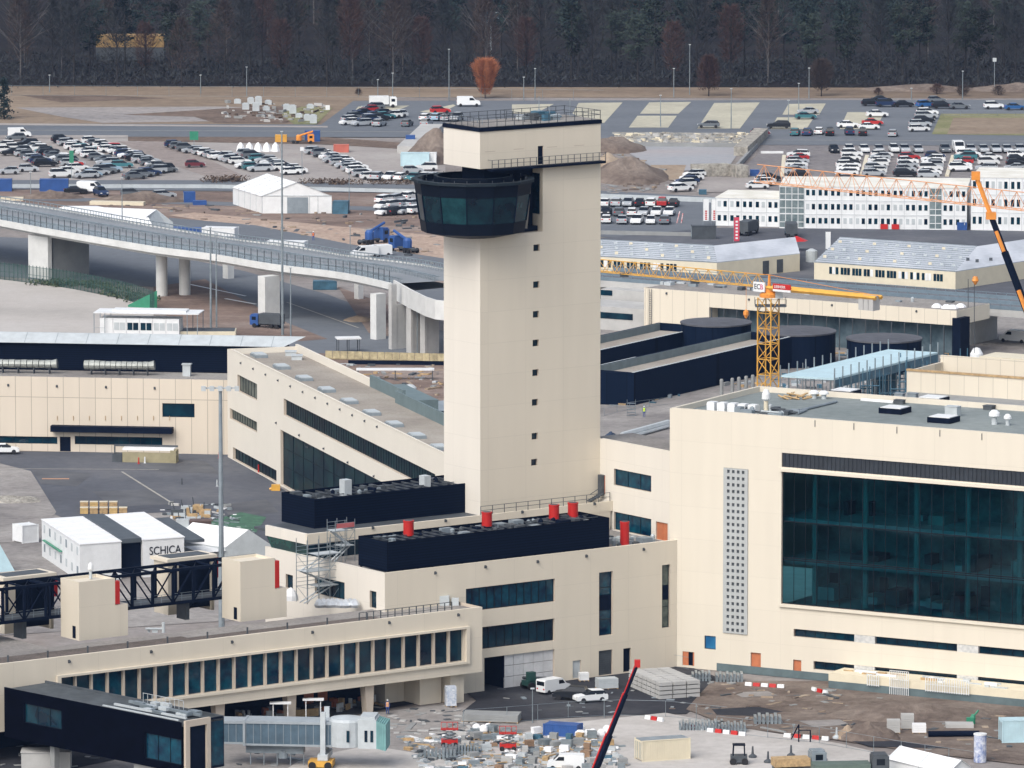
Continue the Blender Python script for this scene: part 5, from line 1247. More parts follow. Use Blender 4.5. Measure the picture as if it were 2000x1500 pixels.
def mast(px, py, ytop, label, r=.13, head=1, m='steel', grp='light masts behind the pier and along the roads', z0=0):
 c = P(px, py, z0); s = 14000 / (c.y * CP); h = (py - ytop) / s * 1.005
 t = thing('light_mast', label, 'light mast', c, grp)
 b = MB(); b.tube(c, c + Vector((0, 0, h)), r * 1.25, 8, r2=r * .7); b.build('pole', m, t)
 b = MB()
 if head == 1: b.box(c.x - .5, c.x + .5, c.y - .2, c.y + .2, c.z + h - .1, c.z + h + .1)
 elif head == 2: b.box(c.x - 2.2, c.x + 2.2, c.y - .15, c.y + .15, c.z + h - .1, c.z + h + .1); [b.box(c.x - 2.2 + k * 1.1 - .3, c.x - 2.2 + k * 1.1 + .3, c.y - .5, c.y - .16, c.z + h - .35, c.z + h + .3) for k in range(5)]
 else: b.box(c.x - .25, c.x + .25, c.y - .15, c.y + .15, c.z + h - .1, c.z + h + .05)
 b.build('lamp_head', 'wgrey', t); return t
mast(412, 645, 440, 'left one of a close pair of tall grey masts in front of the viaduct', .17, 3); mast(423, 640, 450, 'right one of a close pair of tall grey masts in front of the viaduct', .13, 3)
mast(552, 655, 250, 'tallest grey mast in front of the viaduct, above the white tent', .19, 3); mast(568, 668, 520, 'short grey mast at the foot of the tall mast by the viaduct', .12, 3)
mast(239, 480, 345, 'slim mast rising behind the low white tent', .1, 3); mast(60, 385, 335, 'slim lamp pole near the blue container', .08, 3); mast(682, 402, 330, 'slim lamp pole right of the white gabled tent', .08, 3); mast(684, 515, 440, 'slim post at the bend of the viaduct', .08, 3)
b_ = mast(433, 1235, 745, 'huge grey floodlight mast rising in front of the beige pier', .33, 2, 'grey', grp=None)
# ------------------------------------------------------------------ canopy shelter, awnings and yard items between viaduct and wing
def shelter(px, py, w, d, h, label, m='white', nm='bus_shelter', cat='shelter', rz=0.15):
 c = P(px, py); t = thing(nm, label, cat, c); fr = Fr((c.x, c.y), (math.cos(rz), math.sin(rz)))
 b = MB(fr); b.box(-w / 2, w / 2, -d / 2, d / 2, h - .2, h); b.build('roof', m, t); b = MB(fr)
 for u in (-w / 2 + .3, 0, w / 2 - .3):
  for v in (-d / 2 + .2, d / 2 - .2): b.box(u - .07, u + .07, v - .07, v + .07, 0, h - .2)
 b.build('posts', 'dgrey', t); return t
shelter(680, 688, 4.2, 3.0, 2.6, 'small white roofed bus shelter at the road below the ramp')
shelter(772, 742, 13, 2.0, 1.9, 'long thin white canopy strip in the red soil yard left of the tower', nm='canopy_strip', rz=0)
b = MB(); c, d_ = P(635, 702), P(870, 708); fr_ = Fr(c, d_ - c); L = (d_ - c).length; b = MB(fr_)
i = 0
while i * 1.3 < L: b.box(i * 1.3 + .04, (i + 1) * 1.3 - .04, 0, .12, .2, 1.5); i += 1
b.box(0, L, .13, .2, .0, .3); tag(b.build('board_fence', mat('weathered_board', (.42, .36, .22), .8, var=.3, scale=1), None, loc=c), 'low weathered board fence across the yard left of the tower', 'fence')
b = MB(); c, d_ = P(680, 712), P(870, 714); fr_ = Fr(c, d_ - c); b = MB(fr_); b.box(0, (d_ - c).length, 0, .5, 0, .7); tag(b.build('dark_pipe_run', 'blackm', None, loc=c), 'dark trench edge in front of the board fence', 'kerb')
for i, (px, py) in enumerate([(745, 776), (785, 780), (838, 905), (800, 760)]):
 c = P(px, py); b = MB(); b.lathe(c, [(1.2, 0), (1.15, .3), (.7, .7), (.1, .85)], 12)
 tag(b.build('covered_pallet', 'wgrey', None, loc=c), ['left one of two grey domed covers behind the diagonal wing', 'right one of two grey domed covers behind the diagonal wing', 'grey dome near the foot of the tower', 'grey rounded cover in the red soil yard'][i], 'cover', 'domed grey covers in the yard left of the tower')
t = thing('black_shed', 'black wedge-shaped shed just left of the tower foot', 'shed', P(850, 850)); c = P(805, 830); fr_ = Fr((c.x, c.y), (1, 0)); b = MB(fr_)
b.add([fr_.w(0, 0, 0), fr_.w(6, -3, 0), fr_.w(6, 6, 0), fr_.w(0, 4, 0), fr_.w(0, 0, 2.6), fr_.w(6, -3, 2.6), fr_.w(6, 6, 3.2), fr_.w(0, 4, 2.8)], [(0, 1, 5, 4), (1, 2, 6, 5), (2, 3, 7, 6), (3, 0, 4, 7)]); b.build('wall', 'blackm', t)
b = MB(fr_); b.add([fr_.w(-.1, -.1, 2.62), fr_.w(6.1, -3.1, 2.62), fr_.w(6.1, 6, 3.25), fr_.w(-.1, 4, 2.85)], [(0, 1, 2, 3)]); b.build('roof', 'grey', t)
gs('undercroft_shade_asphalt', [(-300, 1440), (-300, 1530), (60, 1520), (240, 1480), (330, 1440), (560, 1420), (820, 1372), (820, 1345), (-100, 1440)], 'g_asph_dark', .05)  # dark asphalt sheet, with the shade below bridge and wing put into its colour
for i, pts in enumerate([[(1430, 1352), (1500, 1350), (1520, 1358), (1450, 1362)], [(1390, 1385), (1480, 1380), (1530, 1390), (1470, 1398), (1400, 1396)], [(1560, 1408), (1640, 1405), (1660, 1415), (1590, 1420)], [(1640, 1440), (1760, 1448), (1860, 1462), (1700, 1458)], [(1790, 1395), (1880, 1400), (1850, 1412), (1800, 1408)]]):
 gs('mud_puddle', pts, 'g_asph_dark' if i % 2 else 'g_wear', .09)
for pts in [[(60, 915), (180, 925), (150, 950), (80, 945)], [(250, 895), (400, 900), (430, 925), (300, 920)], [(430, 985), (520, 975), (545, 1000), (450, 1010)], [(180, 960), (300, 955), (330, 985), (220, 990)]]:
 gs('asphalt_stain', pts, mat('stain', (.06, .063, .072), .85, col2=(.115, .12, .13), scale=.15), .045)
# ------------------------------------------------------------------ black fixed bridge at the lower left
frX = Fr(P(355, 1500), dirvp(-12650))          # u runs back to the left
def onplane(px, py, z): return P(px, py, z)
zt = 9.6
c1 = P(355, 1411, zt); c0 = P(8, 1342, zt)
frX = Fr(c1, c0 - c1); Lx = (c0 - c1).length
nx = Vector((-frX.d.y, frX.d.x, 0)); nx = nx if nx.x > 0 else -nx
frX = Fr(c1, c0 - c1, nx)
wx = (P(445, 1399, zt) - c1).dot(nx)
fb = thing('black_gate_bridge', 'black clad boarding gate bridge with cream framed end, at the lower left corner', 'gate bridge', (c1.x, c1.y, 0))
zb0 = 3.6
b = MB(frX)
hsx = []
def rx(x0, x1, y0, y1):
 u0, u1 = sorted((frX.U(x0, y0), frX.U(x1, y1))); return (u0, u1, frX.Z((x0 + x1) / 2, y1), frX.Z((x0 + x1) / 2, y0))
g1 = rx(47, 120, 1381, 1418); g2 = rx(283, 354, 1438, 1488)
b.holes(0, Lx, zb0, zt, [g1, g2], depth=.25, m=0, mr=1)
b.quad((0, .5, zb0), (0, wx, zb0), (0, wx, zt), (0, .5, zt), m=1); b.quad((0, wx, zb0), (Lx, wx, zb0), (Lx, wx, zt), (0, wx, zt), m=0); b.quad((0, 0, zb0), (Lx, 0, zb0), (Lx, wx, zb0), (0, wx, zb0), m=1)
b.build('wall', [mat('gate_black', (.001, .0015, .005), .9, var=.3, spec=.03), 'blackm'], fb)
b = MB(frX); b.box(.0, Lx, .01, wx - .01, zt - .5, zt - .25, m=0); b.box(0, Lx, 0.01, .18, zt - .25, zt + .02, m=1); b.box(0, Lx, wx - .18, wx - .01, zt - .25, zt + .02, m=1); b.build('roof', [mat('gate_roof', (.06, .07, .075), .7, var=.3), 'dgrey'], fb)
win(fb, frX, *g1, depth=.25, nu=2, g='glass'); win(fb, frX, *g2, depth=.25, nu=2, g='glass2')
frY = Fr(c1, nx, -frX.d if (-frX.d).y > 0 else frX.d)
def ry(px, py): return frY.at(px, py)
b = MB(frY); ua = frY.U(359, 1450); ub_ = frY.U(408, 1450); w_ = .55
b.box(ua, ub_, -.35, -.003, zt - .6, zt + .15); b.box(ua, ua + w_ * 1.2, -.35, -.003, zb0 - 1, zt - .6); b.box(ub_ - w_, ub_, -.35, -.003, zb0 - 1, zt - .6); b.build('end_frame', 'cream_dark', fb)['label'] = 'cream door frame on the end'
b = MB(frY); b.quad((ub_ + .2, -.02, zb0 + .3), (wx - .1, -.02, zb0 + .3), (wx - .1, -.02, zt - .5), (ub_ + .2, -.02, zt - .5)); b.build('end_glazing', 'glass2', fb)
b = MB(frX);
b.box(1.2, 14, wx * .25, wx * .25 + .25, zt, zt + .25); b.box(1.2, 14, wx * .6, wx * .6 + .3, zt, zt + .3, m=1); b.box(1, 14.5, .3, .5, zt, zt + .15)
rr = random.Random(7)
for i in range(16): u = rr.uniform(1.5, 14); v = rr.uniform(.8, wx - .8); b.box(u, u + rr.uniform(.6, 2), v, v + rr.uniform(.3, .9), zt, zt + rr.uniform(.15, .5), m=rr.randrange(2))
for i in range(10): u = 6 + i * .8; b.box(u, u + .05, wx - 1, wx - .95, zt, zt + 1.1)
b.box(6, 13.3, wx - 1, wx - .96, zt + 1.05, zt + 1.1)
b.build('roof_equipment', ['wgrey', 'steel'], fb)
b = MB(frX); b.box(3, 9.5, .8, wx - .8, -.1, zb0 - .01); b.build('base_block', 'conc', fb)
b = MB(frX); b.box(Lx - 8, Lx - 7.2, 1, 1.8, -.1, zb0 - .01); b.build('leg', 'concd', fb)
c = P(50, 1497); b = MB(); b.box(c.x - .3, c.x + 5.5, c.y - 3, c.y, 0, 2.2); b.box(c.x - .4, c.x + 5.6, c.y - 3.1, c.y + .1, 2.2, 2.3); tag(b.build('service_hut', 'conc', None, loc=c), 'small pale flat roofed hut at the bottom left corner', 'hut')
# ------------------------------------------------------------------ passenger boarding bridge
cA = P(446, 1452, 2.7); cB = P(648, 1456, 2.7); fp_ = Fr(cA, cB - cA); Lp = (cB - cA).length
bb = thing('boarding_bridge', 'grey blue ribbed passenger boarding bridge on yellow wheels', 'boarding bridge', (cA.x, cA.y, 0))
zl, zh = 2.7, fp_.Z(550, 1409)
TN = mat('tunnel_blue_grey', (.07, .115, .155), .5, var=.2, scale=.8)
def tunnel(u0, u1, v0, v1, z0, z1, nm):
 b = MB(fp_); b.box(u0, u1, v0, v1, z0, z1, m=0); u = u0 + .3
 b.box(u0, u1, v0 - .1, v1 + .1, z1 - .28, z1 + .05, m=1); b.box(u0, u1, v0 - .1, v1 + .1, z0 - .15, z0 + .08, m=1)
 while u < u1 - .2: b.box(u, u + .07, v0 - .05, v0, z0 + .1, z1 - .3, m=2); u += .9
 b.box(u0 - .02, u0 + .25, v0 - .15, v1 + .15, z0 - .2, z1 + .1, m=1); b.build(nm, [TN, mat('tunnel_trim', (.3, .34, .37), .5) if 'tunnel_trim' not in bpy.data.materials else bpy.data.materials['tunnel_trim'], 'grey'], bb)
tunnel(-1.2, 1.8, 0, 2.8, zl + .1, zh - .1, 'tunnel'); tunnel(1.81, Lp, -.2, 3.0, zl, zh, 'tunnel')
b = MB(fp_); b.lathe(fp_.w(Lp + 1.6, 1.2, zl - .1), [(2.2, 0), (2.2, zh - zl + .2), (1.9, zh - zl + .5), (.2, zh - zl + .7)], 18); b.build('rotunda', 'wgrey', bb)
b = MB(fp_); b.box(Lp + 3.2, Lp + 5.4, -.6, 3.2, zl - .2, zh + .5); b.box(Lp + 3.4, Lp + 5.2, -.4, 3.0, zh + .5, zh + .8); b.build('cab', 'wgrey', bb)
for u in (Lp + 1.9, Lp + 4.0, Lp + 4.7):
 b = MB(fp_); v = -1.02 if u < Lp + 3 else -.66; b.box(u, u + .35, v - .03 if u < Lp + 3 else v, v + .05, zl + .6, zh - .8); b.build('window', 'glass', bb)
b = MB(fp_);
for i in range(5): b.box(Lp + 5.4 + i * .24, Lp + 5.6 + i * .24, -.6 - i * .05, 3.2 + i * .05, zl - .2 - i * .05, zh + .3 - i * .08)
b.build('bellows', mat('bellows_teal', (.16, .33, .33), .7), bb)
um = fp_.U(634, 1470, 1)
b = MB(fp_); b.box(um - .3, um + .3, -.7, -.2, .8, zh + 1.3); b.box(um - .3, um + .3, 3.0, 3.5, .8, zh + 1.3); b.box(um - .6, um + .6, -.9, 3.7, 1.0, 1.7); b.build('lift_column', 'wgrey', bb)
b = MB(fp_); b.box(um - 1.7, um + 1.2, -1.2, 1.4, .25, .95); b.build('wheel_bogie', 'yellow', bb)
for u in (um - 1.2, um + .7):
 b = MB(fp_); b.tube(fp_.w(u, -1.35, .45), fp_.w(u, -1.0, .45), .45, 12); b.build('wheel', 'tyre', bb)
b = MB(fp_); b.box(2, um - 2.5, .6, 2.2, zl - 1.2, zl - .2); b.lathe(fp_.w(um - 5, 1, .9), [(.6, 0), (.6, .9)], 10)
for i in range(5): b.box(2.5 + i * 1.6, 2.6 + i * 1.6, .8, .9, 0, zl - 1.2)
b.build('underframe', 'grey', bb)
for i, (px, py) in enumerate([(548, 1409), (612, 1402)]):  # stand-ins for van roofs: white slabs on posts, without van bodies
 c = P(px, py + 12); b = MB(); b.box(c.x - 1.3, c.x + 1.3, c.y - .6, c.y + .6, 3.0, 3.15); [b.box(c.x + s_ * .9 - .05, c.x + s_ * .9 + .05, c.y - .4, c.y + .4, 0, 3.0) for s_ in (-1, 1)]
 tag(b.build('white_van_roof', 'white', None, loc=c), ['left', 'right'][i] + ' one of two small white van roofs behind the boarding bridge', 'frame', 'white topped frames behind the boarding bridge')
# ------------------------------------------------------------------ vehicles
PAINT = {'white': (.72, .74, .75, 1), 'silver': (.38, .41, .44, 1), 'grey': (.14, .16, .18, 1), 'black': (.012, .015, .02, 1), 'dark blue': (.02, .04, .10, 1), 'blue': (.03, .12, .32, 1), 'red': (.42, .03, .03, 1), 'teal': (.05, .17, .2, 1), 'maroon': (.14, .03, .04, 1), 'pale blue': (.3, .42, .52, 1)}
def extrude_profile(b, prof, w, inset=0.0, m=0, m_side=None):
 n = len(prof); k = len(b.v)
 for s_ in (-1, 1):
  for (x, z) in prof:
   hw = w / 2 - inset * max(0, (z - .9)) ; b.v.append(Vector((x, s_ * hw, z)))
 for i in range(n):
  j = (i + 1) % n; b.f.append([k + i, k + j, k + n + j, k + n + i]); b.m.append(m)
 b.f.append([k + i for i in range(n)]); b.m.append(m if m_side is None else m_side); b.f.append([k + n + i for i in range(n)][::-1]); b.m.append(m if m_side is None else m_side)
SHP = {
 'hatch': (4.1, [(-2.05, .3), (-2.05, .85), (-1.95, 1.0), (-.0, 1.0), (1.05, .98), (1.85, .82), (2.05, .6), (2.05, .3)], [(-1.9, 1.0), (-1.55, 1.45), (.05, 1.5), (.95, .98)]),
 'sedan': (4.6, [(-2.3, .3), (-2.3, .85), (-2.1, 1.0), (-1.2, 1.0), (1.1, .96), (2.1, .8), (2.3, .58), (2.3, .3)], [(-1.75, 1.0), (-1.0, 1.4), (.25, 1.43), (1.05, .97)]),
 'wagon': (4.7, [(-2.35, .3), (-2.35, .9), (-2.25, 1.0), (0, 1.0), (1.15, .97), (2.1, .82), (2.35, .6), (2.35, .3)], [(-2.2, 1.0), (-1.85, 1.44), (.2, 1.5), (1.1, .98)]),
 'suv': (4.5, [(-2.25, .38), (-2.25, 1.05), (-2.2, 1.15), (0, 1.15), (1.2, 1.12), (2.1, .98), (2.25, .75), (2.25, .38)], [(-2.1, 1.15), (-1.8, 1.68), (.2, 1.72), (1.1, 1.13)]),
 'van': (5.2, [(-2.6, .35), (-2.6, 2.0), (-2.45, 2.15), (.9, 2.15), (1.7, 1.35), (2.45, 1.1), (2.6, .8), (2.6, .35)], None)}
def car_parts(kind):
 L, body, cab = SHP[kind]; W = 1.8 if kind != 'van' else 1.95
 b = MB(); extrude_profile(b, body, W, 0, 0)
 g = MB(); r = MB()
 if cab:
  extrude_profile(g, cab, W - .1, .28, 0)
  (x1, z1), (x2, z2) = cab[1], cab[2]; hw = (W - .1) / 2 - .28 * (z1 - .9) + .01
  r.add([(x1 - .03, -hw, z1 + .005), (x2 + .03, -hw, z2 + .005), (x2 + .03, hw, z2 + .005), (x1 - .03, hw, z1 + .005), (x1, -hw + .06, z1 + .05), (x2, -hw + .06, z2 + .05), (x2, hw - .06, z2 + .05), (x1, hw - .06, z1 + .05)], [(4, 5, 6, 7), (0, 1, 5, 4), (1, 2, 6, 5), (2, 3, 7, 6), (3, 0, 4, 7)])
  for s_ in (-1, 1):
   for xx in (-.45, cab[0][0] + .35): r.box(xx, xx + .1, s_ * (W / 2 - .07) - .02, s_ * (W / 2 - .07) + .02, 1.0, 1.12)
 else:
  g.add([(.98, -.85, 2.1), (.98, .85, 2.1), (1.72, .85, 1.4), (1.72, -.85, 1.4)], [(0, 1, 2, 3)])
  for s_ in (-1, 1): g.add([(.2, s_ * .985, 1.35), (1.45, s_ * .985, 1.35), (.95, s_ * .985, 1.9), (.2, s_ * .985, 1.9)], [(0, 1, 2, 3)])
  g.add([(-2.61, -.8, 1.3), (-2.61, .8, 1.3), (-2.61, .8, 1.9), (-2.61, -.8, 1.9)], [(0, 1, 2, 3)])
 wh = []
 for sx in (-L / 2 + .8, L / 2 - .8):
  for s_ in (-1, 1):
   q = MB(); q.tube((sx, s_ * (W / 2 - .2), .32), (sx, s_ * (W / 2 + .02), .32), .33, 12); wh.append(q)
 li = MB()
 for s_ in (-.62, .62): li.box(L / 2 - .05, L / 2 + .02, s_ - .18, s_ + .18, .62, .78);
 tl = MB()
 for s_ in (-.68, .68): tl.box(-L / 2 - .02, -L / 2 + .04, s_ - .14, s_ + .14, .7, .9)
 return b, g, r, wh, li, tl
CARPROTO = {}
def car_mesh(kind):
 if kind in CARPROTO: return CARPROTO[kind]
 b, g, r, wh, li, tl = car_parts(kind); a = MB()
 for src, mi in [(b, 0), (g, 1), (r, 0)] + [(w, 2) for w in wh] + [(li, 3), (tl, 4)]:
  k = len(a.v); a.v += src.v; a.f += [[k + i for i in f] for f in src.f]; a.m += [mi] * len(src.f)
 me = bpy.data.meshes.new('parked_' + kind); me.from_pydata([tuple(v) for v in a.v], [], a.f)
 for x in ('paint', 'carglass', 'tyre', 'light', 'red'): me.materials.append(M[x])
 me.polygons.foreach_set('material_index', a.m); me.update(); CARPROTO[kind] = me; return me
NCAR = 0
KN = {'hatch': 'hatchback', 'sedan': 'saloon', 'wagon': 'estate car', 'suv': 'off-roader', 'van': 'van'}
def put_car(px, py, col, kind, rz, label, group):
 global NCAR; NCAR += 1
 o = bpy.data.objects.new('parked_van' if kind == 'van' else 'parked_car', car_mesh(kind)); COL.objects.link(o)
 c = P(px, py, .14); o.location = c; o.rotation_euler = (0, 0, rz); k = random.uniform(1.02, 1.14); o.scale = (k, k, k)
 cc = PAINT[col]; j = random.uniform(.85, 1.1); o.color = (cc[0] * j, cc[1] * j, cc[2] * j, 1)
 return tag(o, label, 'van' if kind == 'van' else 'car', group)
rc = random.Random(42)
def car_row(x0, y0, x1, y1, n, rz, where, group, light=.45, jit=.06, skip=()):
 for i in range(n):
  t = i / max(1, n - 1)
  if i in skip: continue
  q = rc.random()
  col = rc.choice(['white', 'silver', 'white']) if q < light else rc.choice(['black', 'grey', 'dark blue', 'grey', 'silver', 'black', 'teal', 'red'] if q > .5 else ['silver', 'grey', 'pale blue'])
  kind = rc.choice(['hatch', 'wagon', 'sedan', 'suv', 'hatch', 'wagon'])
  z = rz + rc.uniform(-jit, jit) + (math.pi if rc.random() < .4 else 0)
  put_car(x0 + (x1 - x0) * t + rc.uniform(-1.5, 1.5), y0 + (y1 - y0) * t + rc.uniform(-.5, .5), col, kind, z,
    f'{col} {KN[kind]}, {ORD[i]} in {where}', group)
GL = 'cars in the left gravel car park'
car_row(8, 288, 32, 274, 2, 0.2, 'pair at far left edge of left car park', GL, .8)
car_row(12, 298, 24, 302, 2, .2, 'pair at left edge below the white box van', GL)
car_row(30, 294, 88, 325, 7, .25, 'diagonal row nearest the left edge, left car park', GL, .35)
car_row(52, 286, 128, 318, 8, .25, 'second diagonal row from left edge, left car park', GL, .5)
car_row(120, 278, 165, 294, 4, .3, 'short dark row at top of left car park', GL, .2)
car_row(148, 292, 212, 322, 7, .25, 'the third diagonal row of the left car park', GL, .5)
car_row(178, 280, 318, 332, 12, .25, 'long diagonal row amid the left car park', GL, .5)
car_row(200, 292, 262, 310, 5, .25, 'row just below the long diagonal, left car park', GL, .5)
car_row(18, 340, 56, 335, 2, .1, 'pair in front left corner of left car park', GL, 1)
car_row(120, 346, 152, 332, 3, .3, 'front cluster under the narrow green sign', GL, .9)
car_row(168, 347, 216, 336, 5, .3, 'the dark front cluster right of the green sign', GL, .2)
car_row(262, 349, 318, 335, 5, .35, 'front cluster right of centre, left car park', GL, .3)
car_row(342, 287, 376, 298, 4, .2, 'the dark row below the green board', GL, 0)
car_row(396, 302, 468, 320, 8, .25, 'pale row right of the dark row, left car park', GL, .9)
car_row(484, 306, 578, 338, 9, .25, 'the long row behind the gabled tent', GL, .5)
car_row(482, 328, 506, 334, 3, .25, 'the short row just left of the gabled tent top', GL, .2)
car_row(618, 300, 724, 350, 10, .25, 'the diagonal row right of the gabled tent', GL, .5)
car_row(640, 306, 700, 330, 5, .25, 'the inner row right of the gabled tent', GL, .3)
car_row(740, 350, 850, 353, 6, 1.15, 'the front row between the gabled tent and the tower', GL, .8)
car_row(806, 338, 834, 333, 2, .1, 'the pale pair behind the cab of the tower', GL, 1)
car_row(752, 395, 800, 390, 3, .95, 'back row of small lot left of tower cab', GL, .9)
car_row(748, 407, 810, 403, 4, .95, 'middle row of small lot left of tower cab', GL, .8)
car_row(752, 419, 812, 417, 4, .95, 'front row of small lot left of tower cab', GL, .8)
put_car(381, 326, 'maroon', 'hatch', .1, 'dark red hatchback standing alone in the lane of the left car park', GL)
put_car(238, 327, 'teal', 'wagon', .1, 'teal estate car near the front of the left car park', GL)
put_car(141, 324, 'red', 'sedan', .1, 'red saloon below the green sign in the left car park', GL)
put_car(178, 376, 'white', 'van', -.3, 'white van on the road right of the long blue container', GL)
put_car(148, 378, 'black', 'sedan', .1, 'black saloon on the road behind the soil heap', GL); put_car(197, 382, 'dark blue', 'suv', -1.2, 'dark off-roader beside the white van on the road', GL)
put_car(258, 385, 'grey', 'suv', .1, 'grey off-roader beside red barrels on the road', GL); put_car(320, 386, 'silver', 'wagon', .2, 'silver estate car on the road left of the gabled tent', GL)
put_car(8, 885, 'white', 'sedan', 0.05, 'white saloon at the left edge of the courtyard', None)
GU = 'cars in the upper car park'
car_row(680, 243, 728, 214, 7, .5, 'the left slanted row of the upper car park', GU, .25)
car_row(706, 245, 742, 226, 5, .5, 'the second slanted row of the upper car park', GU, .4)
car_row(742, 234, 778, 228, 4, .3, 'short row right of the slanted rows, upper car park', GU, .4)
put_car(741, 246, 'silver', 'hatch', 1.2, 'silver hatchback in front of the slanted rows of the upper car park', GU)
put_car(795, 246, 'grey', 'hatch', 1.3, 'grey hatchback standing alone between the rows left of the tower', GU); put_car(833, 246, 'silver', 'suv', 1.3, 'silver off-roader at the kerb left of the tower', GU)
car_row(832, 234, 892, 236, 4, 1.3, 'the row at the left shoulder of the tower roof', GU, .4)
put_car(860, 221, 'red', 'hatch', .2, 'red hatchback behind the left shoulder of the tower roof', GU)
put_car(915, 207, 'white', 'van', .05, 'white van on the far lane above the tower', GU)
for px, py, col, kind, rz, lab in [(1384, 249, 'grey', 'wagon', 3.1, 'grey estate car alone in the gravel bay right of the tower'), (1521, 250, 'black', 'wagon', 3.1, 'black estate car in front of the gravel bay'), (1578, 222, 'silver', 'sedan', 3.3, 'silver saloon at the back of the gravel bay with two cars'),
  (1573, 232, 'teal', 'sedan', .1, 'dark teal saloon at the front of the gravel bay with two cars'), (1703, 206, 'black', 'wagon', .1, 'black estate car, leftmost of the dark group at the far lane'), (1731, 208, 'dark blue', 'suv', .1, 'dark blue off-roader in the dark group at the far lane'), (1722, 200, 'black', 'sedan', .1, 'black saloon at the back of the dark group at the far lane'),
  (1765, 208, 'black', 'sedan', .1, 'black saloon at the right end of the dark group at the far lane'), (1808, 209, 'blue', 'hatch', .4, 'bright blue hatchback at the far lane'), (1829, 200, 'grey', 'hatch', .2, 'grey hatchback behind the bright blue one'), (1842, 211, 'black', 'wagon', .1, 'black estate car right of the bright blue hatchback'),
  (1874, 212, 'grey', 'sedan', .1, 'dark grey saloon at the corner of the fenced grass'), (1941, 212, 'white', 'suv', .1, 'white off-roader near the right edge of the far lane'), (1982, 214, 'blue', 'sedan', .1, 'blue saloon at the right edge of the far lane'),
  (1811, 224, 'white', 'wagon', .05, 'white estate car, rearmost of the column by the fenced grass'), (1809, 231, 'silver', 'wagon', .05, 'silver estate car, second in the column by the fenced grass'), (1805, 239, 'black', 'wagon', .05, 'black estate car, third in the column by the fenced grass'), (1797, 247, 'silver', 'wagon', .05, 'silver estate car, fourth in the column by the fenced grass'), (1795, 256, 'white', 'wagon', .05, 'white estate car, front of the column by the fenced grass'),
  (1713, 228, 'white', 'sedan', .05, 'white saloon, rearmost in the bay with the red car'), (1704, 244, 'red', 'sedan', .1, 'red saloon in the upper car park'), (1656, 249, 'white', 'sedan', .05, 'white saloon left of the red one'), (1697, 252, 'white', 'sedan', .05, 'white saloon in front of the red one'),
  (1485, 264, 'maroon', 'hatch', .1, 'dark red hatchback at the end of the upper road'), (1553, 264, 'teal', 'hatch', 1.4, 'dark teal hatchback parked nose-on at the road, leftmost of its line'), (1577, 264, 'dark blue', 'hatch', 1.4, 'dark blue hatchback second in the nose-on line'), (1621, 264, 'black', 'suv', 1.5, 'black off-roader third in the nose-on line'),
  (1659, 263, 'dark blue', 'suv', 1.6, 'dark blue off-roader fourth in the nose-on line'), (1685, 264, 'black', 'suv', 1.5, 'black off-roader fifth in the nose-on line'), (1744, 266, 'silver', 'hatch', 1.4, 'silver hatchback at the right end of the nose-on line')]:
 put_car(px, py, col, kind, rz, lab, GU)
GR = 'cars in the right car park'
kk = -1.5
for i, (px, col, kd_) in enumerate([(1629, 'black', 'wagon'), (1659, 'white', 'hatch'), (1688, 'white', 'hatch'), (1717, 'silver', 'hatch'), (1746, 'white', 'suv'), (1767, 'silver', 'hatch'), (1793, 'silver', 'hatch'), (1846, 'grey', 'hatch'), (1872, 'white', 'van'), (1896, 'silver', 'hatch'), (1921, 'silver', 'hatch'), (1945, 'silver', 'hatch'), (1967, 'silver', 'hatch'), (1992, 'silver', 'hatch')]):
 put_car(px, 297, col, kd_, kk, f'{col} {KN[kd_]}, {ORD[i]} from left in nose-on back row, right car park', GR)
car_row(1558, 306, 1556, 346, 7, .03, 'leftmost column from its back, right car park', GR, .7)
car_row(1664, 306, 1652, 342, 6, .03, 'second column from its back, right car park', GR, .7)
car_row(1722, 306, 1706, 344, 7, .03, 'third column from its back, right car park', GR, .7)
car_row(1826, 310, 1812, 348, 7, .03, 'fourth column from its back, right car park', GR, .6)
car_row(1890, 306, 1874, 334, 5, .03, 'fifth column from its back, right car park', GR, .8)
car_row(1988, 308, 1984, 332, 4, .03, 'right edge column from its back, right car park', GR, .5)
car_row(1356, 345, 1330, 373, 5, .5, 'slanted group right of the soil mound', GR, .8)
car_row(1504, 352, 1478, 368, 4, .1, 'the group at the corner of the white office block', GR, .8)
GT = 'cars in the small lot right of the tower'
car_row(1182, 402, 1316, 402, 7, 1.45, 'back row of small lot right of tower', GT, .5)
car_row(1184, 420, 1308, 420, 6, 1.45, 'middle row of small lot right of tower', GT, .5)
car_row(1186, 435, 1300, 436, 5, 1.45, 'front row of small lot right of tower', GT, .4)
car_row(96, 302, 140, 324, 5, .25, 'extra short row between the second and third diagonals', GL, .4)
car_row(276, 312, 322, 336, 4, .25, 'short row under the end of the long diagonal', GL, .4)
car_row(520, 318, 568, 340, 4, .25, 'inner row behind the gabled tent', GL, .6)
car_row(1600, 262, 1600, 262, 1, 1.4, 'gap of the nose-on line at the upper road', GU, .5)
car_row(1776, 312, 1768, 344, 5, .03, 'aisle column between third and fourth, right car park', GR, .6)
car_row(1936, 312, 1928, 332, 3, .03, 'column between fifth and right edge, right car park', GR, .6)
print('cars', NCAR)
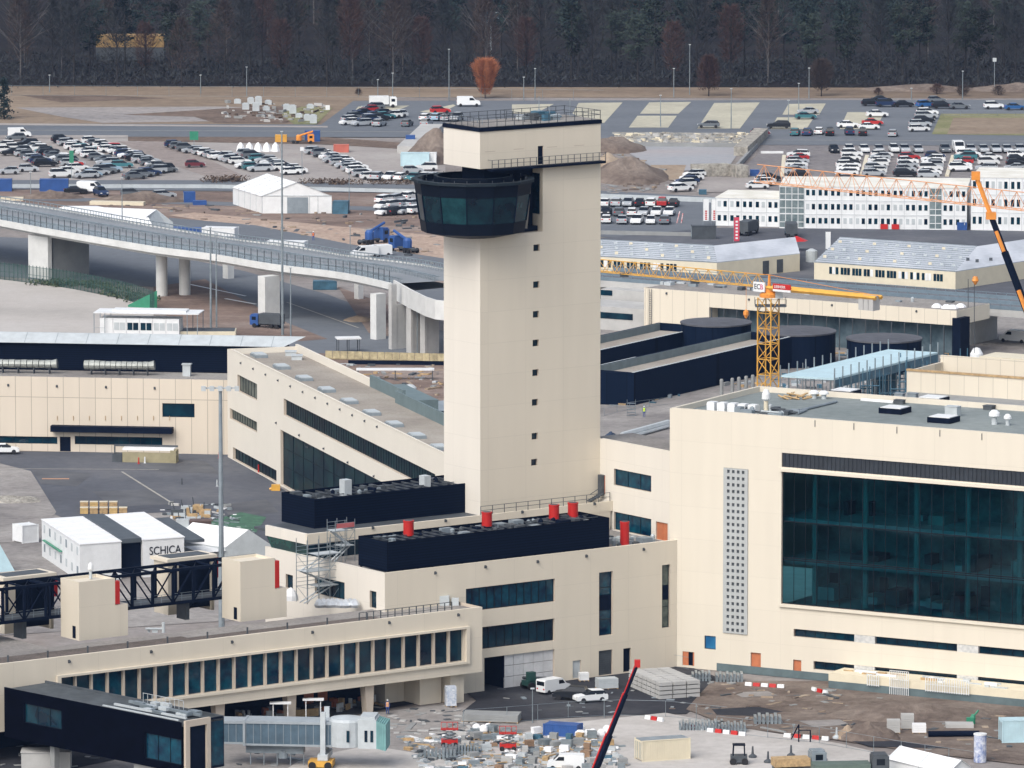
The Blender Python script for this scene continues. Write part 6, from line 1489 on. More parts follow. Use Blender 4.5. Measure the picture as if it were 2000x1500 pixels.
# larger vehicles with their own parts
def big_car(px, py, col, kind, rz, label, group=None, nm='parked_car'):
 b, g, r, wh, li, tl = car_parts(kind); c = P(px, py, .05)
 t = thing(nm, label, 'van' if kind == 'van' else 'car', (0, 0, 0), group)
 o = b.build('body', 'paint', t); o.color = PAINT[col];
 if r.f: o2 = r.build('roof', 'paint', t); o2.color = PAINT[col]
 g.build('windows', 'carglass', t)
 for w in wh: w.build('wheel', 'tyre', t)
 h_ = li.build('headlights', 'light', t); tl.build('tail_lights', 'red', t)
 t.location = c; t.rotation_euler = (0, 0, rz); return t
big_car(1081, 1352, 'white', 'van', 0.75, 'white van beside the loading gate', nm='parked_van').scale = (.86, .86, .86)
big_car(1116, 1366, 'black', 'suv', 2.9, 'black car between the white van and the white saloon')
big_car(1153, 1370, 'white', 'hatch', 3.5, 'white car parked on the dark asphalt in front of the terminal')
big_car(1105, 1502, 'white', 'van', 3.1, 'white van at the bottom edge among the pallets', nm='parked_van').scale = (.85, .85, .85)
big_car(712, 502, 'white', 'van', 3.5, 'white van on the haul road behind the viaduct', nm='parked_van'); big_car(738, 500, 'white', 'van', 3.5, 'white van with red side stripe on the haul road behind the viaduct', nm='parked_van')
big_car(1982, 668, 'white', 'van', 2.6, 'white van on the raised yard at the right edge', nm='parked_van')
big_car(38, 268, 'white', 'van', .1, 'white box van with blue marks in the far corner of the left car park', nm='parked_van')
def truck(px, py, rz, label, cab_m, box_m, box=True, L=7.5, hb=3.2, nm='truck', jib=False, sc=1.0):
 t = thing(nm, label, 'truck', (0, 0, 0)); b = MB(); b.box(L / 2 - 2.0, L / 2, -1.15, 1.15, .6, 2.7); b.box(L / 2 - 1.9, L / 2 - .2, -1.0, 1.0, 2.7, 2.95); b.build('cab', cab_m, t)
 b = MB(); b.box(L / 2 - .1, L / 2 + .02, -.95, .95, 1.7, 2.5); b.box(L / 2 - 1.5, L / 2 - .5, -1.17, 1.17, 1.7, 2.45); b.build('windows', 'carglass', t)
 b = MB(); b.box(-L / 2, L / 2 - 2.0, -.5, .5, .6, .95); b.build('chassis', 'dgrey', t)
 if box: b = MB(); b.box(-L / 2, L / 2 - 2.2, -1.2, 1.2, .96, hb); b.build('box', box_m, t)
 for x in (-L / 2 + 1, -L / 2 + 2.3, L / 2 - 1.1):
  for s_ in (-1, 1): q = MB(); q.tube((x, s_ * .85, .5), (x, s_ * 1.2, .5), .5, 12); q.build('wheel', 'tyre', t)
 if jib:
  b = MB(); b.lathe((-1, 0, .96), [(.9, 0), (.9, 1.4), (.6, 1.8)], 10); b.build('turntable', cab_m, t); b = MB(); b.tube((-1, 0, 2.4), (3.5, 0, 3.8), .3, 6); b.build('boom', cab_m, t)
 t.location = P(px, py, .05); t.rotation_euler = (0, 0, rz); t.scale = (sc, sc, sc); return t
truck(748, 210, .1, 'white box truck in the upper car park left of the tower', 'white', 'white', sc=.85)
truck(728, 476, .9, 'blue mobile crane truck, left of the two blue machines behind the viaduct', 'blue', 'blue', box=False, jib=True)
truck(790, 492, 2.2, 'blue mobile crane truck, right of the two blue machines behind the viaduct', 'blue', 'blue', box=False, jib=True)
truck(522, 640, 2.7, 'dark blue truck below the viaduct pier', 'blue', M['dgrey'], sc=.8)
truck(590, 280, .1, 'orange truck beside the blue container at the far road', 'orange', 'orange', box=False, jib=True, sc=.7)
truck(1462, 458, 1.2, 'dark truck in front of the white office block', 'dgrey', 'dgrey', sc=.9); truck(1545, 462, 1.6, 'dark blue truck in front of the office stair tower', M['scblue'], 'dgrey', sc=.9)
# telehandler
c = P(1045, 1345); t = thing('telehandler', 'dark green and red telehandler beside the white van', 'telehandler', (0, 0, 0))
b = MB(); b.box(-1.6, 1.4, -.7, .7, .55, 1.2); b.box(-1.4, -.4, -.8, .0, 1.2, 2.3); b.build('body', mat('machine_green', (.02, .07, .06), .5), t)
b = MB(); b.tube((-1.6, .4, 1.5), (2.0, .4, 1.1), .18, 4); b.build('boom', 'dgrey', t); b = MB(); b.box(1.4, 2.2, -.9, .9, .2, 1.0); b.build('bucket', 'red', t)
for x in (-1.1, 1.0):
 for s_ in (-1, 1): q = MB(); q.tube((x, s_ * .6, .5), (x, s_ * 1.0, .5), .52, 12); q.build('wheel', 'tyre', t)
t.location = c; t.rotation_euler = (0, 0, .6)
# ------------------------------------------------------------------ containers and huts
def container(px, py, L, W, h, rz, label, m, nm='container', cat='container', group=None, ribs=True, z0=0.0, winm=None, doors=True, roofm=None):
 c = P(px, py, z0); t = thing(nm, label, cat, c, group); fr = Fr((c.x, c.y), (math.cos(rz), math.sin(rz)))
 b = MB(fr); b.box(0, L, 0, W, z0 + .15, z0 + h - .1)
 for (u, v) in ((0, 0), (L, 0), (0, W), (L, W)): b.box(u - .08, u + .08, v - .08, v + .08, z0, z0 + h)
 if ribs:
  u = .25
  while u < L - .2: b.box(u, u + .12, -.04, 0, z0 + .3, z0 + h - .25); u += .3
 b.box(-.05, L + .05, -.06, .06, z0 + h - .12, z0 + h + .01); b.box(-.05, L + .05, -.06, .06, z0 + .02, z0 + .16)
 b.build('body', m, t); b = MB(fr); b.box(.03, L - .03, .07, W - .03, z0 + h - .1, z0 + h - .02); b.build('roof', roofm or m, t)
 if doors:
  b = MB(Fr(fr.w(0, 0, 0), fr.n, fr.d)); b.box(.1, W / 2 - .03, -.06, -.003, z0 + .25, z0 + h - .2); b.box(W / 2 + .03, W - .1, -.06, -.003, z0 + .25, z0 + h - .2); b.build('doors', m, t)
  b = MB(Fr(fr.w(0, 0, 0), fr.n, fr.d))
  for u in (.4, .9, W - .9, W - .4): b.box(u - .03, u + .03, -.1, -.06, z0 + .3, z0 + h - .3)
  b.build('lock_bars', 'grey', t)
 return t, fr
container(1255, 1489, 6.06, 2.44, 2.6, .35, 'cream steel container with grey roof, standing alone on the pale apron', 'ivory', roofm='grey')
container(1062, 1437, 4.2, 2.2, 1.5, -.35, 'bright blue covered skip on the pale apron', 'blue', nm='skip', cat='skip', doors=False)
container(78, 374, 5.8, 2.4, 2.5, 0.02, 'blue container behind the viaduct at the left', 'blue', group=None); container(-6, 374, 3.0, 2.4, 2.5, .02, 'blue container cut by the left edge', 'blue')
container(596, 277, 3.2, 2.4, 2.4, 0, 'small blue container at the far road', 'blue'); container(793, 286, 1.9, 2.0, 2.4, 0, 'small dark blue box left of the tower', 'blue')
container(783, 325, 6.0, 2.4, 2.9, -.05, 'pale blue cabin beside the mound left of the tower', 'cyan', ribs=False, nm='cabin', cat='cabin'); container(826, 324, 2.8, 2.4, 2.8, -.05, 'white cabin end beside the pale blue one', 'white', ribs=False, nm='cabin', cat='cabin')
container(650, 418, 3.0, 2.4, 2.6, -.1, 'teal container at the right side of the gabled tent', M['scblue'])
container(612, 566, 4.2, 2.4, 1.6, 0, 'dark blue container beneath the viaduct', M['scblue'])
container(360, 396, 2.2, 2, 2.2, .1, 'blue portable box left of the gabled tent', 'blue'); container(378, 401, 2.6, 1.6, .9, .1, 'low blue skip left of the gabled tent', 'blue', doors=False, nm='skip', cat='skip')
container(1352, 468, 4.6, 2.4, 2.7, 0.05, 'dark green container under the white banners', M['dgrey'])
container(1870, 450, 1.8, 2.0, 1.6, 0, 'blue box at the right foot of the white office block', 'blue', doors=False)
container(1366, 380, 1.4, 1.4, 1.0, 0, 'small blue bin on the gravel yard right of the mound', M['scblue'], nm='bin', cat='bin', doors=False); container(1466, 344, 1.8, 1.6, 1.3, 0, 'small blue box in front of the concrete abutment', 'blue', nm='bin', cat='bin', doors=False)
container(330, 458, 7, 3, 1.3, -.25, 'low blue covered stack behind the viaduct', 'blue', nm='covered_stack', cat='stack', doors=False); container(395, 470, 6.5, 3, 2.6, -.25, 'white long cabin behind the viaduct fence', 'white', nm='cabin', cat='cabin'); container(520, 489, 7.5, 3, 1.8, -.2, 'white low boxes behind the viaduct near its middle', 'white', nm='cabin', cat='cabin')
# long white site sheds in the yard (with lettering)
cs = P(243, 1102); fh = Fr(cs, A); hz = fh.Z(160, 1063) if False else 5.4
ls = thing('site_shed', 'white two storey site shed with dark roofed passage and large black lettering', 'site shed', cs)
g0 = P(157, 1137); g1 = P(360, 1122); zr_ = 5.2
sdv = P(82, 1015, zr_) - P(157, 1064, zr_); dd_ = sdv.length; sdv.normalize(); fh = Fr(g0, g1 - g0, sdv)
uA, uB, uC, uD = 0, fh.d.dot(P(237, 1131) - g0), fh.d.dot(P(280, 1128) - g0), (g1 - g0).length
fl_ = Fr(g0, sdv, (g1 - g0).normalized())
for (a_, b_, nm_) in ((uA, uB, 'left_block'), (uC, uD, 'right_block')):
 b = MB(fh); b.box(a_, b_, 0, dd_, 0, zr_); b.build('block', 'white', ls)
 b = MB(fh); b.box(a_ - .1, b_ + .1, -.1, dd_ + .1, zr_ + .001, zr_ + .12)
 for i in range(6): v = dd_ * (i + .5) / 6; b.box(a_, b_, v, v + .08, zr_ + .12, zr_ + .2)
 b.build('roof', 'tent', ls)
b = MB(fh); b.box(uB + .1, uC - .1, .5, dd_, zr_ - .3, zr_ + .3); b.build('passage_roof', mat('passage_roof', (.07, .085, .1), .7), ls)
b = MB(fh); b.box(uB, uC, 1.2, 1.4, 0, zr_ - .3); b.build('passage_opening', 'blackm', ls)
b = MB(fh); b.box(uD + .12, uD + 3.2, .5, dd_ * .9, zr_ - .9, zr_ - .5); b.build('side_roof', bpy.data.materials['passage_roof'], ls)
for k in range(2):
 for i in range(7):
  b = MB(fl_); u = dd_ * (i + .35) / 7; b.box(u, u + .8, -.06, -.003, .9 + k * 2.7, 2.0 + k * 2.7); b.build('window', 'wgrey' if (i + k) % 3 else 'grey', ls)
b = MB(fl_); b.box(dd_ * .45, dd_ * .9, -.5, -.1, 2.6, 2.75); b.build('gallery', 'green', ls)
def text(s, size, fr, u, v, z, m, label=None, cat=None, parent=None, nm='lettering', sx=1.0, flip=False, ext=.02):
 cu = bpy.data.curves.new(nm, 'FONT'); cu.body = s; cu.size = size; cu.extrude = ext; cu.align_x = 'LEFT'
 o = bpy.data.objects.new(nm, cu); COL.objects.link(o); cu.materials.append(M[m] if isinstance(m, str) else m)
 off = WL[parent.name] if parent is not None else Vector()
 if parent is not None: o.parent = parent
 o.location = fr.w(u, v, z) - off; o.rotation_euler = (math.pi / 2, 0, math.atan2(fr.d.y, fr.d.x)); o.scale = (sx, 1, 1)
 bpy.context.view_layer.update(); me = bpy.data.meshes.new_from_object(o); q = bpy.data.objects.new(nm, me); COL.objects.link(q); q.parent = o.parent; q.location = o.location; q.rotation_euler = o.rotation_euler; q.scale = o.scale; bpy.data.objects.remove(o); o = q
 return tag(o, label, cat)
text('SCHICA', 1.6, fh, uC + .9, -.05, zr_ - 2.1, 'blackm', parent=ls, sx=.85)
container(44, 1062, 2.6, 2.6, 2.6, .6, 'small white hut left of the site shed', 'white', nm='hut', cat='hut', doors=False, ribs=False)
b = MB(); c = P(-30, 1120); fr_ = Fr(c, A); b = MB(fr_); b.add([fr_.w(-3, 0, 0), fr_.w(4.6, -.5, 0), fr_.w(4.6, 6, 0), fr_.w(-3, 6, 0), fr_.w(-3, 0, 3.5), fr_.w(3.2, 1, 3.6), fr_.w(1.6, 6, 5.2), fr_.w(-3, 6, 5.2)], [(0, 1, 5, 4), (1, 2, 6, 5), (4, 5, 6, 7), (2, 3, 7, 6)]); tag(b.build('blue_tarpaulin', 'cyan', None, loc=c), 'pale blue tarpaulin heap at the left edge below the courtyard', 'tarpaulin')
# yellow pallets
rr = random.Random(12)
for i in range(9):
 px = 165 + (i % 5) * 19; py = 1003 - (i // 5) * 6; c = P(px, py); h_ = .9 if i < 5 else 1.3
 t = thing('timber_stack', ORD[i] + ' of the yellow timber stacks behind the site shed', 'timber stack', c, 'yellow timber stacks behind the site shed'); b = MB()
 for k in range(4): b.box(c.x - .62, c.x + .55, c.y - .5, c.y + .5, h_ * k / 4 + .04, h_ * (k + 1) / 4)
 b.build('timber', 'wood' if i % 3 else mat('yellow_timber', (.55, .38, .16), .7, var=.2), t); b = MB(); b.box(c.x - .64, c.x + .57, c.y - .52, c.y + .52, h_, h_ + .06); b.build('cover', 'ivory', t)
# ------------------------------------------------------------------ tents
def tent(px, py, L, W, he, hr, rz, label, m='tent', door=None, group=None, side='white'):
 """ridge along u; front gable is the u-end facing the viewer's right"""
 c = P(px, py); t = thing('marquee_tent', label, 'tent', c, group); fr = Fr((c.x, c.y), (math.cos(rz), math.sin(rz)))
 b = MB(fr); w = fr.w
 b.add([w(0, 0, 0), w(L, 0, 0), w(L, W, 0), w(0, W, 0), w(0, 0, he), w(L, 0, he), w(L, W, he), w(0, W, he), w(0, W / 2, hr - .05), w(L, W / 2, hr - .05)], [(0, 1, 5, 4), (2, 3, 7, 6), (1, 2, 6, 9, 5), (3, 0, 4, 8, 7)]); b.build('walls', side, t)
 b = MB(fr); e = .25; sl = (hr - he) / (W / 2)
 b.add([w(-e, -e, he - e * sl), w(L + e, -e, he - e * sl), w(L + e, W / 2, hr), w(-e, W / 2, hr), w(L + e, W + e, he - e * sl), w(-e, W + e, he - e * sl)], [(0, 1, 2, 3), (3, 2, 4, 5)])
 b.build('roof', m, t)
 b = MB(fr); n = max(2, int(L / 4))
 for i in range(n + 1):
  u = L * i / n
  for (v0_, z0_, v1_, z1_) in ((-.03, he, W / 2, hr + .03), (W + .03, he, W / 2, hr + .03)): b.tube(w(u, v0_, z0_), w(u, v1_, z1_), .06, 4)
  b.box(u - .05, u + .05, -.05, -.005, 0, he)
 b.build('frame', 'wgrey', t)
 return t, fr
# gabled tent: front gable runs along px 560-650 ... 450
cF = P(512, 417); cFr = P(648, 417); W_ = (cFr - cF).length
c = P(450, 395); fT = Fr(cF, (1, 0)); gt = thing('marquee_tent', 'white gabled marquee tent with grey door behind the viaduct', 'tent', cF)
heT, hrT, dT = 3.6, 6.3, 18.0
sk = Vector((-.36, .93, 0)).normalized()
def tw_(u, v, z): p = cF + Vector((1, 0, 0)) * u + sk * v; return Vector((p.x, p.y, z))
b = MB(); W = W_
b.add([tw_(0, 0, 0), tw_(W, 0, 0), tw_(W, dT, 0), tw_(0, dT, 0), tw_(0, 0, heT), tw_(W, 0, heT), tw_(W, dT, heT), tw_(0, dT, heT), tw_(W * .5, 0, hrT), tw_(W * .5, dT, hrT)], [(0, 1, 5, 8, 4), (1, 2, 6, 5), (2, 3, 7, 9, 6), (3, 0, 4, 7)]); b.build('walls', 'white', gt)
b = MB(); b.add([tw_(-.2, -.2, heT - .1), tw_(W / 2, -.2, hrT + .03), tw_(W / 2, dT, hrT + .03), tw_(-.2, dT, heT - .1), tw_(W + .2, -.2, heT - .1), tw_(W + .2, dT, heT - .1)], [(0, 1, 2, 3), (1, 4, 5, 2)]); b.build('roof', 'tent', gt)
b = MB()
for i in range(6):
 v = dT * i / 5; b.tube(tw_(-.2, v, heT - .05), tw_(W / 2, v, hrT + .08), .06, 4); b.tube(tw_(0, v, 0), tw_(0, v, heT), .06, 4)
for u in (W * .36, W * .68, W * .8): b.tube(tw_(u, -.03, 0), tw_(u, -.03, heT), .05, 4)
b.tube(tw_(0, -.05, heT), tw_(W, -.05, heT), .08, 4); b.build('frame', 'wgrey', gt)
b = MB(); b.add([tw_(W * .36, -.06, 0), tw_(W * .66, -.06, 0), tw_(W * .66, -.06, heT - .3), tw_(W * .36, -.06, heT - .3)], [(0, 1, 2, 3)]); b.build('door', 'grey', gt)
# low white tent behind the viaduct with two gables
t = thing('marquee_tent', 'low long white marquee with double gable end, just behind the viaduct', 'tent', P(240, 470))
b = MB(); q = [P(60, 418, 3.2), P(296, 447, 3.2), P(338, 438, 3.2)]
zr2, ze2 = 5.4, 2.8
R0, R1 = P(128, 402, zr2), P(306, 409, zr2); E0, E1 = P(60, 422, ze2), P(250, 450, ze2) ; F0, F1 = P(190, 402, ze2), P(338, 434, ze2)
b.add([R0, R1, E1, E0], [(0, 1, 2, 3)]); b.add([R0, R1, F1, (F0.x, F0.y, ze2)], [(0, 1, 2, 3)])
b.build('roof', 'tent', t); b = MB(); b.add([E0, E1, (E1.x, E1.y, 0), (E0.x, E0.y, 0)], [(0, 1, 2, 3)]); b.add([E1, R1, F1, (F1.x, F1.y, 0), (E1.x, E1.y, 0)], [(0, 1, 2, 3, 4)]); b.build('walls', 'wgrey', t)
b = MB(); R2, R3 = P(215, 425, 4.4), P(262, 424, 4.4); b.add([P(200, 440, 2.8), P(262, 424, 4.6), P(300, 446, 2.8)], [(0, 1, 2)]); b.add([P(262, 424, 4.6), P(300, 446, 2.8), P(290, 425, 4.6)], [(0, 1, 2)]); b.build('second_gable', 'tent', t)
frt = Fr(P(440, 1105), (math.cos(.55), math.sin(.55)))
t = thing('marquee_tent', 'white pitched tent between the floodlight mast and the terminal', 'tent', P(440, 1105)); w = frt.w
b = MB(); b.add([w(0, 0, 2.6), w(3.2, -1, 5.0), w(-.2, 9, 5.0), w(-3.4, 9, 2.6)], [(0, 1, 2, 3)]); b.add([w(3.2, -1, 5.0), w(6.6, -1.5, 2.6), w(3.4, 8, 2.6), w(-.2, 9, 5.0)], [(0, 1, 2, 3)]); b.build('roof', 'tent', t)
b = MB(); b.add([w(0, 0, 0), w(6.6, -1.5, 0), w(6.6, -1.5, 2.6), w(3.2, -1, 5.0), w(0, 0, 2.6)], [(0, 1, 2, 3, 4)]); b.add([w(0, 0, 0), w(0, 0, 2.6), w(-3.4, 9, 2.6), w(-3.4, 9, 0)], [(0, 1, 2, 3)]); b.build('walls', 'wgrey', t)
b = MB(); b.add([w(-3.2, 1, 1.9), w(0, -.3, 2.2), w(0, 3, 2.6), w(-4, 5, 2.4)], [(0, 1, 2, 3)]); b.build('annex_roof', 'white', t)
tent(1852, 1538, 11, 3.6, 1.9, 3.1, math.atan2(B.y, B.x), 'white pitched tent at the bottom right corner')
# ------------------------------------------------------------------ site clutter
def heap(px, py, rx_, ry_, h, m, label, seed=1, nm='soil_mound', cat='mound', skew=0):
 c = P(px, py); b = MB(); n = 22; k = 8; pts = []; fs = []
 for j in range(k + 1):
  r = j / k
  for i in range(n):
   a = 2 * math.pi * i / n; nn = noise.noise(Vector((math.cos(a) * 1.7, math.sin(a) * 1.7, seed + j * .35))) ; nz_ = noise.noise(Vector((math.cos(a) * r * 3, math.sin(a) * r * 3, seed * 3.1)))
   rr_ = r * (1 + .25 * nn); z = h * max(0, (1 - r) ** .8 * (1 + .45 * nz_)) if j < k else -.2
   pts.append((c.x + rx_ * rr_ * math.cos(a) + skew * (1 - r), c.y + ry_ + ry_ * rr_ * math.sin(a), z))
 for j in range(k):
  for i in range(n): fs.append((j * n + i, j * n + (i + 1) % n, (j + 1) * n + (i + 1) % n, (j + 1) * n + i))
 b.add(pts, fs); return tag(b.build(nm, m, None, loc=c, smooth=True), label, cat)
heap(1660, 1446, 2.2, 2.0, 1.4, 'soill', 'small sandy heap beside the brown one on the right', 3); heap(1700, 1450, 4.2, 2.6, 2.0, 'soil', 'dark brown soil heap in front of the hall', 5)
heap(1770, 1412, 11, 6, 1.6, 'soil', 'broad low brown soil bank in front of the hall', 9)
heap(1225, 360, 9.5, 13, 4.4, 'soil', 'big brown soil mound right of the tower head', 12); heap(1188, 332, 6, 6, 2.6, 'soill', 'flat topped sandy mound just right of the tower head', 15); heap(1195, 300, 8, 9, 3.2, 'soil', 'dark soil heap behind the big brown mound', 17)
heap(845, 322, 7, 10, 6.5, 'soil', 'dark earth mound just left of the tower head', 19); heap(95, 390, 7, 3, 1.6, 'soil', 'low brown soil heap in front of the blue container', 22); heap(270, 398, 12, 4, 2.0, 'soil', 'long low brown soil heap behind the viaduct', 25)
heap(1800, 180, 14, 7, 1.3, 'soil', 'brown scrubby mound at the forest edge on the right', 27); heap(1985, 180, 12, 7, 1.5, 'soil', 'low brown mound at the forest edge by the right border', 29)
heap(700, 540 + 90, 3, 3, .8, 'soill', 'small sandy patch heap under the viaduct', 33); heap(20, 985, 5, 4, .7, 'rubble', 'low grey rubble heap at the left side of the courtyard', 35)
# slab stacks
c = P(1288, 1367); fs_ = Fr(c, (.93, .36)); t = thing('slab_stack', 'big stack of pale concrete slabs on the service yard', 'slab stack', c)
for i in range(7):
 b = MB(fs_)
 for k in range(4):
  for q_ in range(3): b.box(q_ * 1.87 + .02 * k, q_ * 1.87 + 1.75, i * 1.5 + .03, i * 1.5 + 1.32, k * .55 + .07, k * .55 + .5)
 b.build('slab_row', 'conc', t)
def pallet(px, py, w, d, h, rz, m, label, nm, cat, group=None, top=None):
 c = P(px, py); t = thing(nm, label, cat, c, group); fr = Fr((c.x, c.y), (math.cos(rz), math.sin(rz))); b = MB(fr)
 n = max(1, int(h / .3))
 for k in range(n): b.box(-w / 2 + .02 * (k % 2), w / 2 - .02 * (k % 2), -d / 2, d / 2, .15 + (h - .15) * k / n + .02, .15 + (h - .15) * (k + 1) / n)
 b.build('load', m, t); b = MB(fr)
 for u in (-w / 2, -.06, w / 2 - .12): b.box(u, u + .12, -d / 2, d / 2, 0, .14)
 b.box(-w / 2, w / 2, -d / 2, -d / 2 + .1, .14, .165); b.build('pallet', 'wood', t); return t
pallet(960, 1408, 7, 3, 1.0, -.15, 'concd', 'low wide stack of grey slabs on the apron left of the fence', 'slab_stack', 'slab stack'); pallet(1185, 1345, 2.6, 1.6, 1.4, .3, 'wgrey', 'pale wrapped block near the white car', 'wrapped_block', 'wrapped load')
pallet(1140, 1330, 1.2, 1, 1.1, .2, 'white', 'small white bag pallet beside the grey door', 'wrapped_block', 'wrapped load')
pallet(880, 1380, 1.3, 1.2, 2.6, .2, mat('blue_white_bags', (.3, .38, .5), .6, col2=(.7, .72, .75), scale=2.5), 'tall blue and white pallet stack against the cream column', 'pallet_stack', 'pallet')
pallet(1745, 1432, 1.6, 1.2, 1.7, 0, 'conc', 'left of the two grey concrete blocks beside the brown heap', 'concrete_block', 'block'); pallet(1772, 1424, 1.6, 1.2, 1.9, 0, 'conc', 'right of the two grey concrete blocks beside the brown heap', 'concrete_block', 'block')
pallet(1795, 1432, 1.7, 1.2, 1.2, 0, 'tent', 'white wrapped load right of the two grey blocks', 'wrapped_block', 'wrapped load')
rr = random.Random(77)
PMS = ['wgrey', 'conc', 'wood', 'steel', 'conc', 'grey', 'wgrey', 'concd', 'steel', 'tent', mat('brown_carton', (.25, .16, .1), .8, var=.25), 'scblue', 'concd']
PMN = {'wgrey': 'light grey', 'conc': 'concrete grey', 'wood': 'timber', 'steel': 'steel grey', 'ivory': 'cream', 'grey': 'grey', 'tent': 'white wrapped', 'scblue': 'blue', 'concd': 'dark grey'}
spots = []
for r_, (y, xa, xb, n_) in enumerate([(1432, 925, 1045, 5), (1446, 900, 1160, 11), (1458, 885, 1185, 13), (1470, 900, 1200, 13), (1482, 920, 1190, 12), (1494, 900, 1215, 12), (1508, 900, 1215, 10)]):
 nmr = ['rear', 'second', 'third', 'fourth', 'fifth', 'sixth', 'front'][r_]
 for i in range(n_):
  px = xa + (xb - xa) * i / (n_ - 1) + rr.uniform(-6, 6); py = y + rr.uniform(-3, 3)
  if 1055 < px < 1118 and y < 1440: continue
  if 965 < px < 1022 and y in (1458, 1470): continue
  if px < 905 and y < 1468: continue
  m = rr.choice(PMS); mn = PMN.get(m, 'brown carton') if isinstance(m, str) else 'brown carton'
  pallet(px, py, rr.uniform(.7, 1.4), rr.uniform(.6, 1.1), rr.uniform(.35, 1.05), rr.uniform(-.6, .6), m, f'{mn} pallet load, {ORD[i]} from the left in the {nmr} row of the material yard', 'pallet_load', 'pallet', 'pallet loads in the material yard')
def bags(px, py, n_, label, m='tent', sp=1.3, seed=1):
 c = P(px, py); b = MB(); r2 = random.Random(seed)
 for i in range(n_): b.lathe((c.x + r2.uniform(-sp, sp), c.y + r2.uniform(-sp, sp), 0), [(.4, 0), (.55, .3), (.5, .75), (.2, 1.0)], 8)
 return tag(b.build('bag_pile', m, None, loc=c), label, 'bag pile')
bags(1155, 1436, 8, 'pile of white bulk bags right of the blue skip', sp=2.3, seed=4); bags(945, 1430, 3, 'white wrapped bundle behind the red lift frame', sp=.9, seed=6)
# red machines
def lift(px, py, label):
 c = P(px, py); t = thing('lift_platform', label, 'lift', c); b = MB(); b.box(c.x - 1, c.x + 1, c.y - .5, c.y + .5, .4, .9); b.build('base', 'red', t)
 b = MB()
 for k in range(3):
  b.tube((c.x - .8, c.y - .5, .9 + k * .4), (c.x + .8, c.y - .5, 1.3 + k * .4), .05, 4); b.tube((c.x + .8, c.y - .5, .9 + k * .4), (c.x - .8, c.y - .5, 1.3 + k * .4), .05, 4)
 b.build('scissor_arms', 'dgrey', t); b = MB(); b.box(c.x - 1.05, c.x + 1.05, c.y - .55, c.y + .55, 2.1, 2.2)
 for x in (-1, -.3, .4, 1): b.box(c.x + x - .03, c.x + x + .03, c.y - .55, c.y - .5, 2.2, 3.1)
 b.box(c.x - 1.05, c.x + 1.05, c.y - .55, c.y - .5, 3.05, 3.12); b.build('cage', 'red', t)
 for x in (-.7, .7): q = MB(); q.tube((c.x + x, c.y - .6, .3), (c.x + x, c.y - .4, .3), .3, 10); q.build('wheel', 'tyre', t)
lift(878, 1458, 'red scissor lift left of the material yard'); lift(992, 1466, 'red lift frame in the middle of the material yard')
# barriers
def barrier(pts, n_, label, name='barrier_row'):
 path = [P(*p) for p in pts]; tot = n_
 for i in range(n_):
  t_ = i / max(1, n_ - 1) * (len(path) - 1); k = min(int(t_), len(path) - 2); c = path[k].lerp(path[k + 1], t_ - k); d = (path[k + 1] - path[k]).normalized(); fr = Fr(c, d)
  b = MB(fr); b.add([fr.w(-.45, -.2, 0), fr.w(.45, -.2, 0), fr.w(.45, .2, 0), fr.w(-.45, .2, 0), fr.w(-.43, -.1, .5), fr.w(.43, -.1, .5), fr.w(.43, .1, .5), fr.w(-.43, .1, .5)], [(0, 1, 5, 4), (1, 2, 6, 5), (2, 3, 7, 6), (3, 0, 4, 7), (4, 5, 6, 7)])
  w_ = i % 2 == 0; tag(b.build('plastic_barrier', 'white' if w_ else 'red', None, loc=c), f'{"white" if w_ else "red"} plastic barrier, {ORD[i]} from the left in {label}', 'barrier', 'red and white plastic barriers')
barrier([(1266, 1405), (1290, 1409)], 3, 'the short row right of the red boom'); barrier([(1342, 1422), (1368, 1426)], 3, 'the short row left of the grey mats'); barrier([(1388, 1430), (1450, 1437)], 5, 'the row in front of the grey mats'); barrier([(1538, 1440), (1612, 1446)], 5, 'the row left of the brown heap')
barrier([(1462, 1340), (1525, 1344)], 5, 'the row by the hall wall'); barrier([(1590, 1350), (1612, 1356)], 3, 'the row beside the loading ramp')
barrier([(335, 1015), (350, 1035), (362, 1052)], 4, 'the line right of the site shed')
def mats(px, py, w, n_, label):
 c = P(px, py); t = tag_ = None; b = MB()
 for i in range(n_):
  x = c.x - w / 2 + w * i / n_; b.box(x, x + w / n_ * .7, c.y - 1.1, c.y + 1.1, .0, .9 + .2 * (i % 2))
  b.tube((x, c.y - 1.2, 1.0), (x + w / n_, c.y - 1.2, .3), .04, 4)
 tag(b.build('formwork_stack', 'steel', None, loc=c), label, 'formwork stack')
mats(1370, 1424, 5.5, 14, 'grey steel formwork stack, left part, behind the barriers'); mats(1430, 1428, 3.5, 9, 'grey steel formwork stack, right part, behind the barriers'); mats(900, 1472, 4.5, 12, 'grey steel bundle left of the red lift frame'); mats(860, 1480, 4, 9, 'grey steel bundle at the lower left of the material yard')
mats(1425, 1330, 3.6, 8, 'grey crates along the hall wall beside the orange doors'); mats(1370, 1328, 2.5, 6, 'grey crates near the open orange door'); mats(1500, 1412, 3.5, 7, 'grey frames left of the small sandy heap')
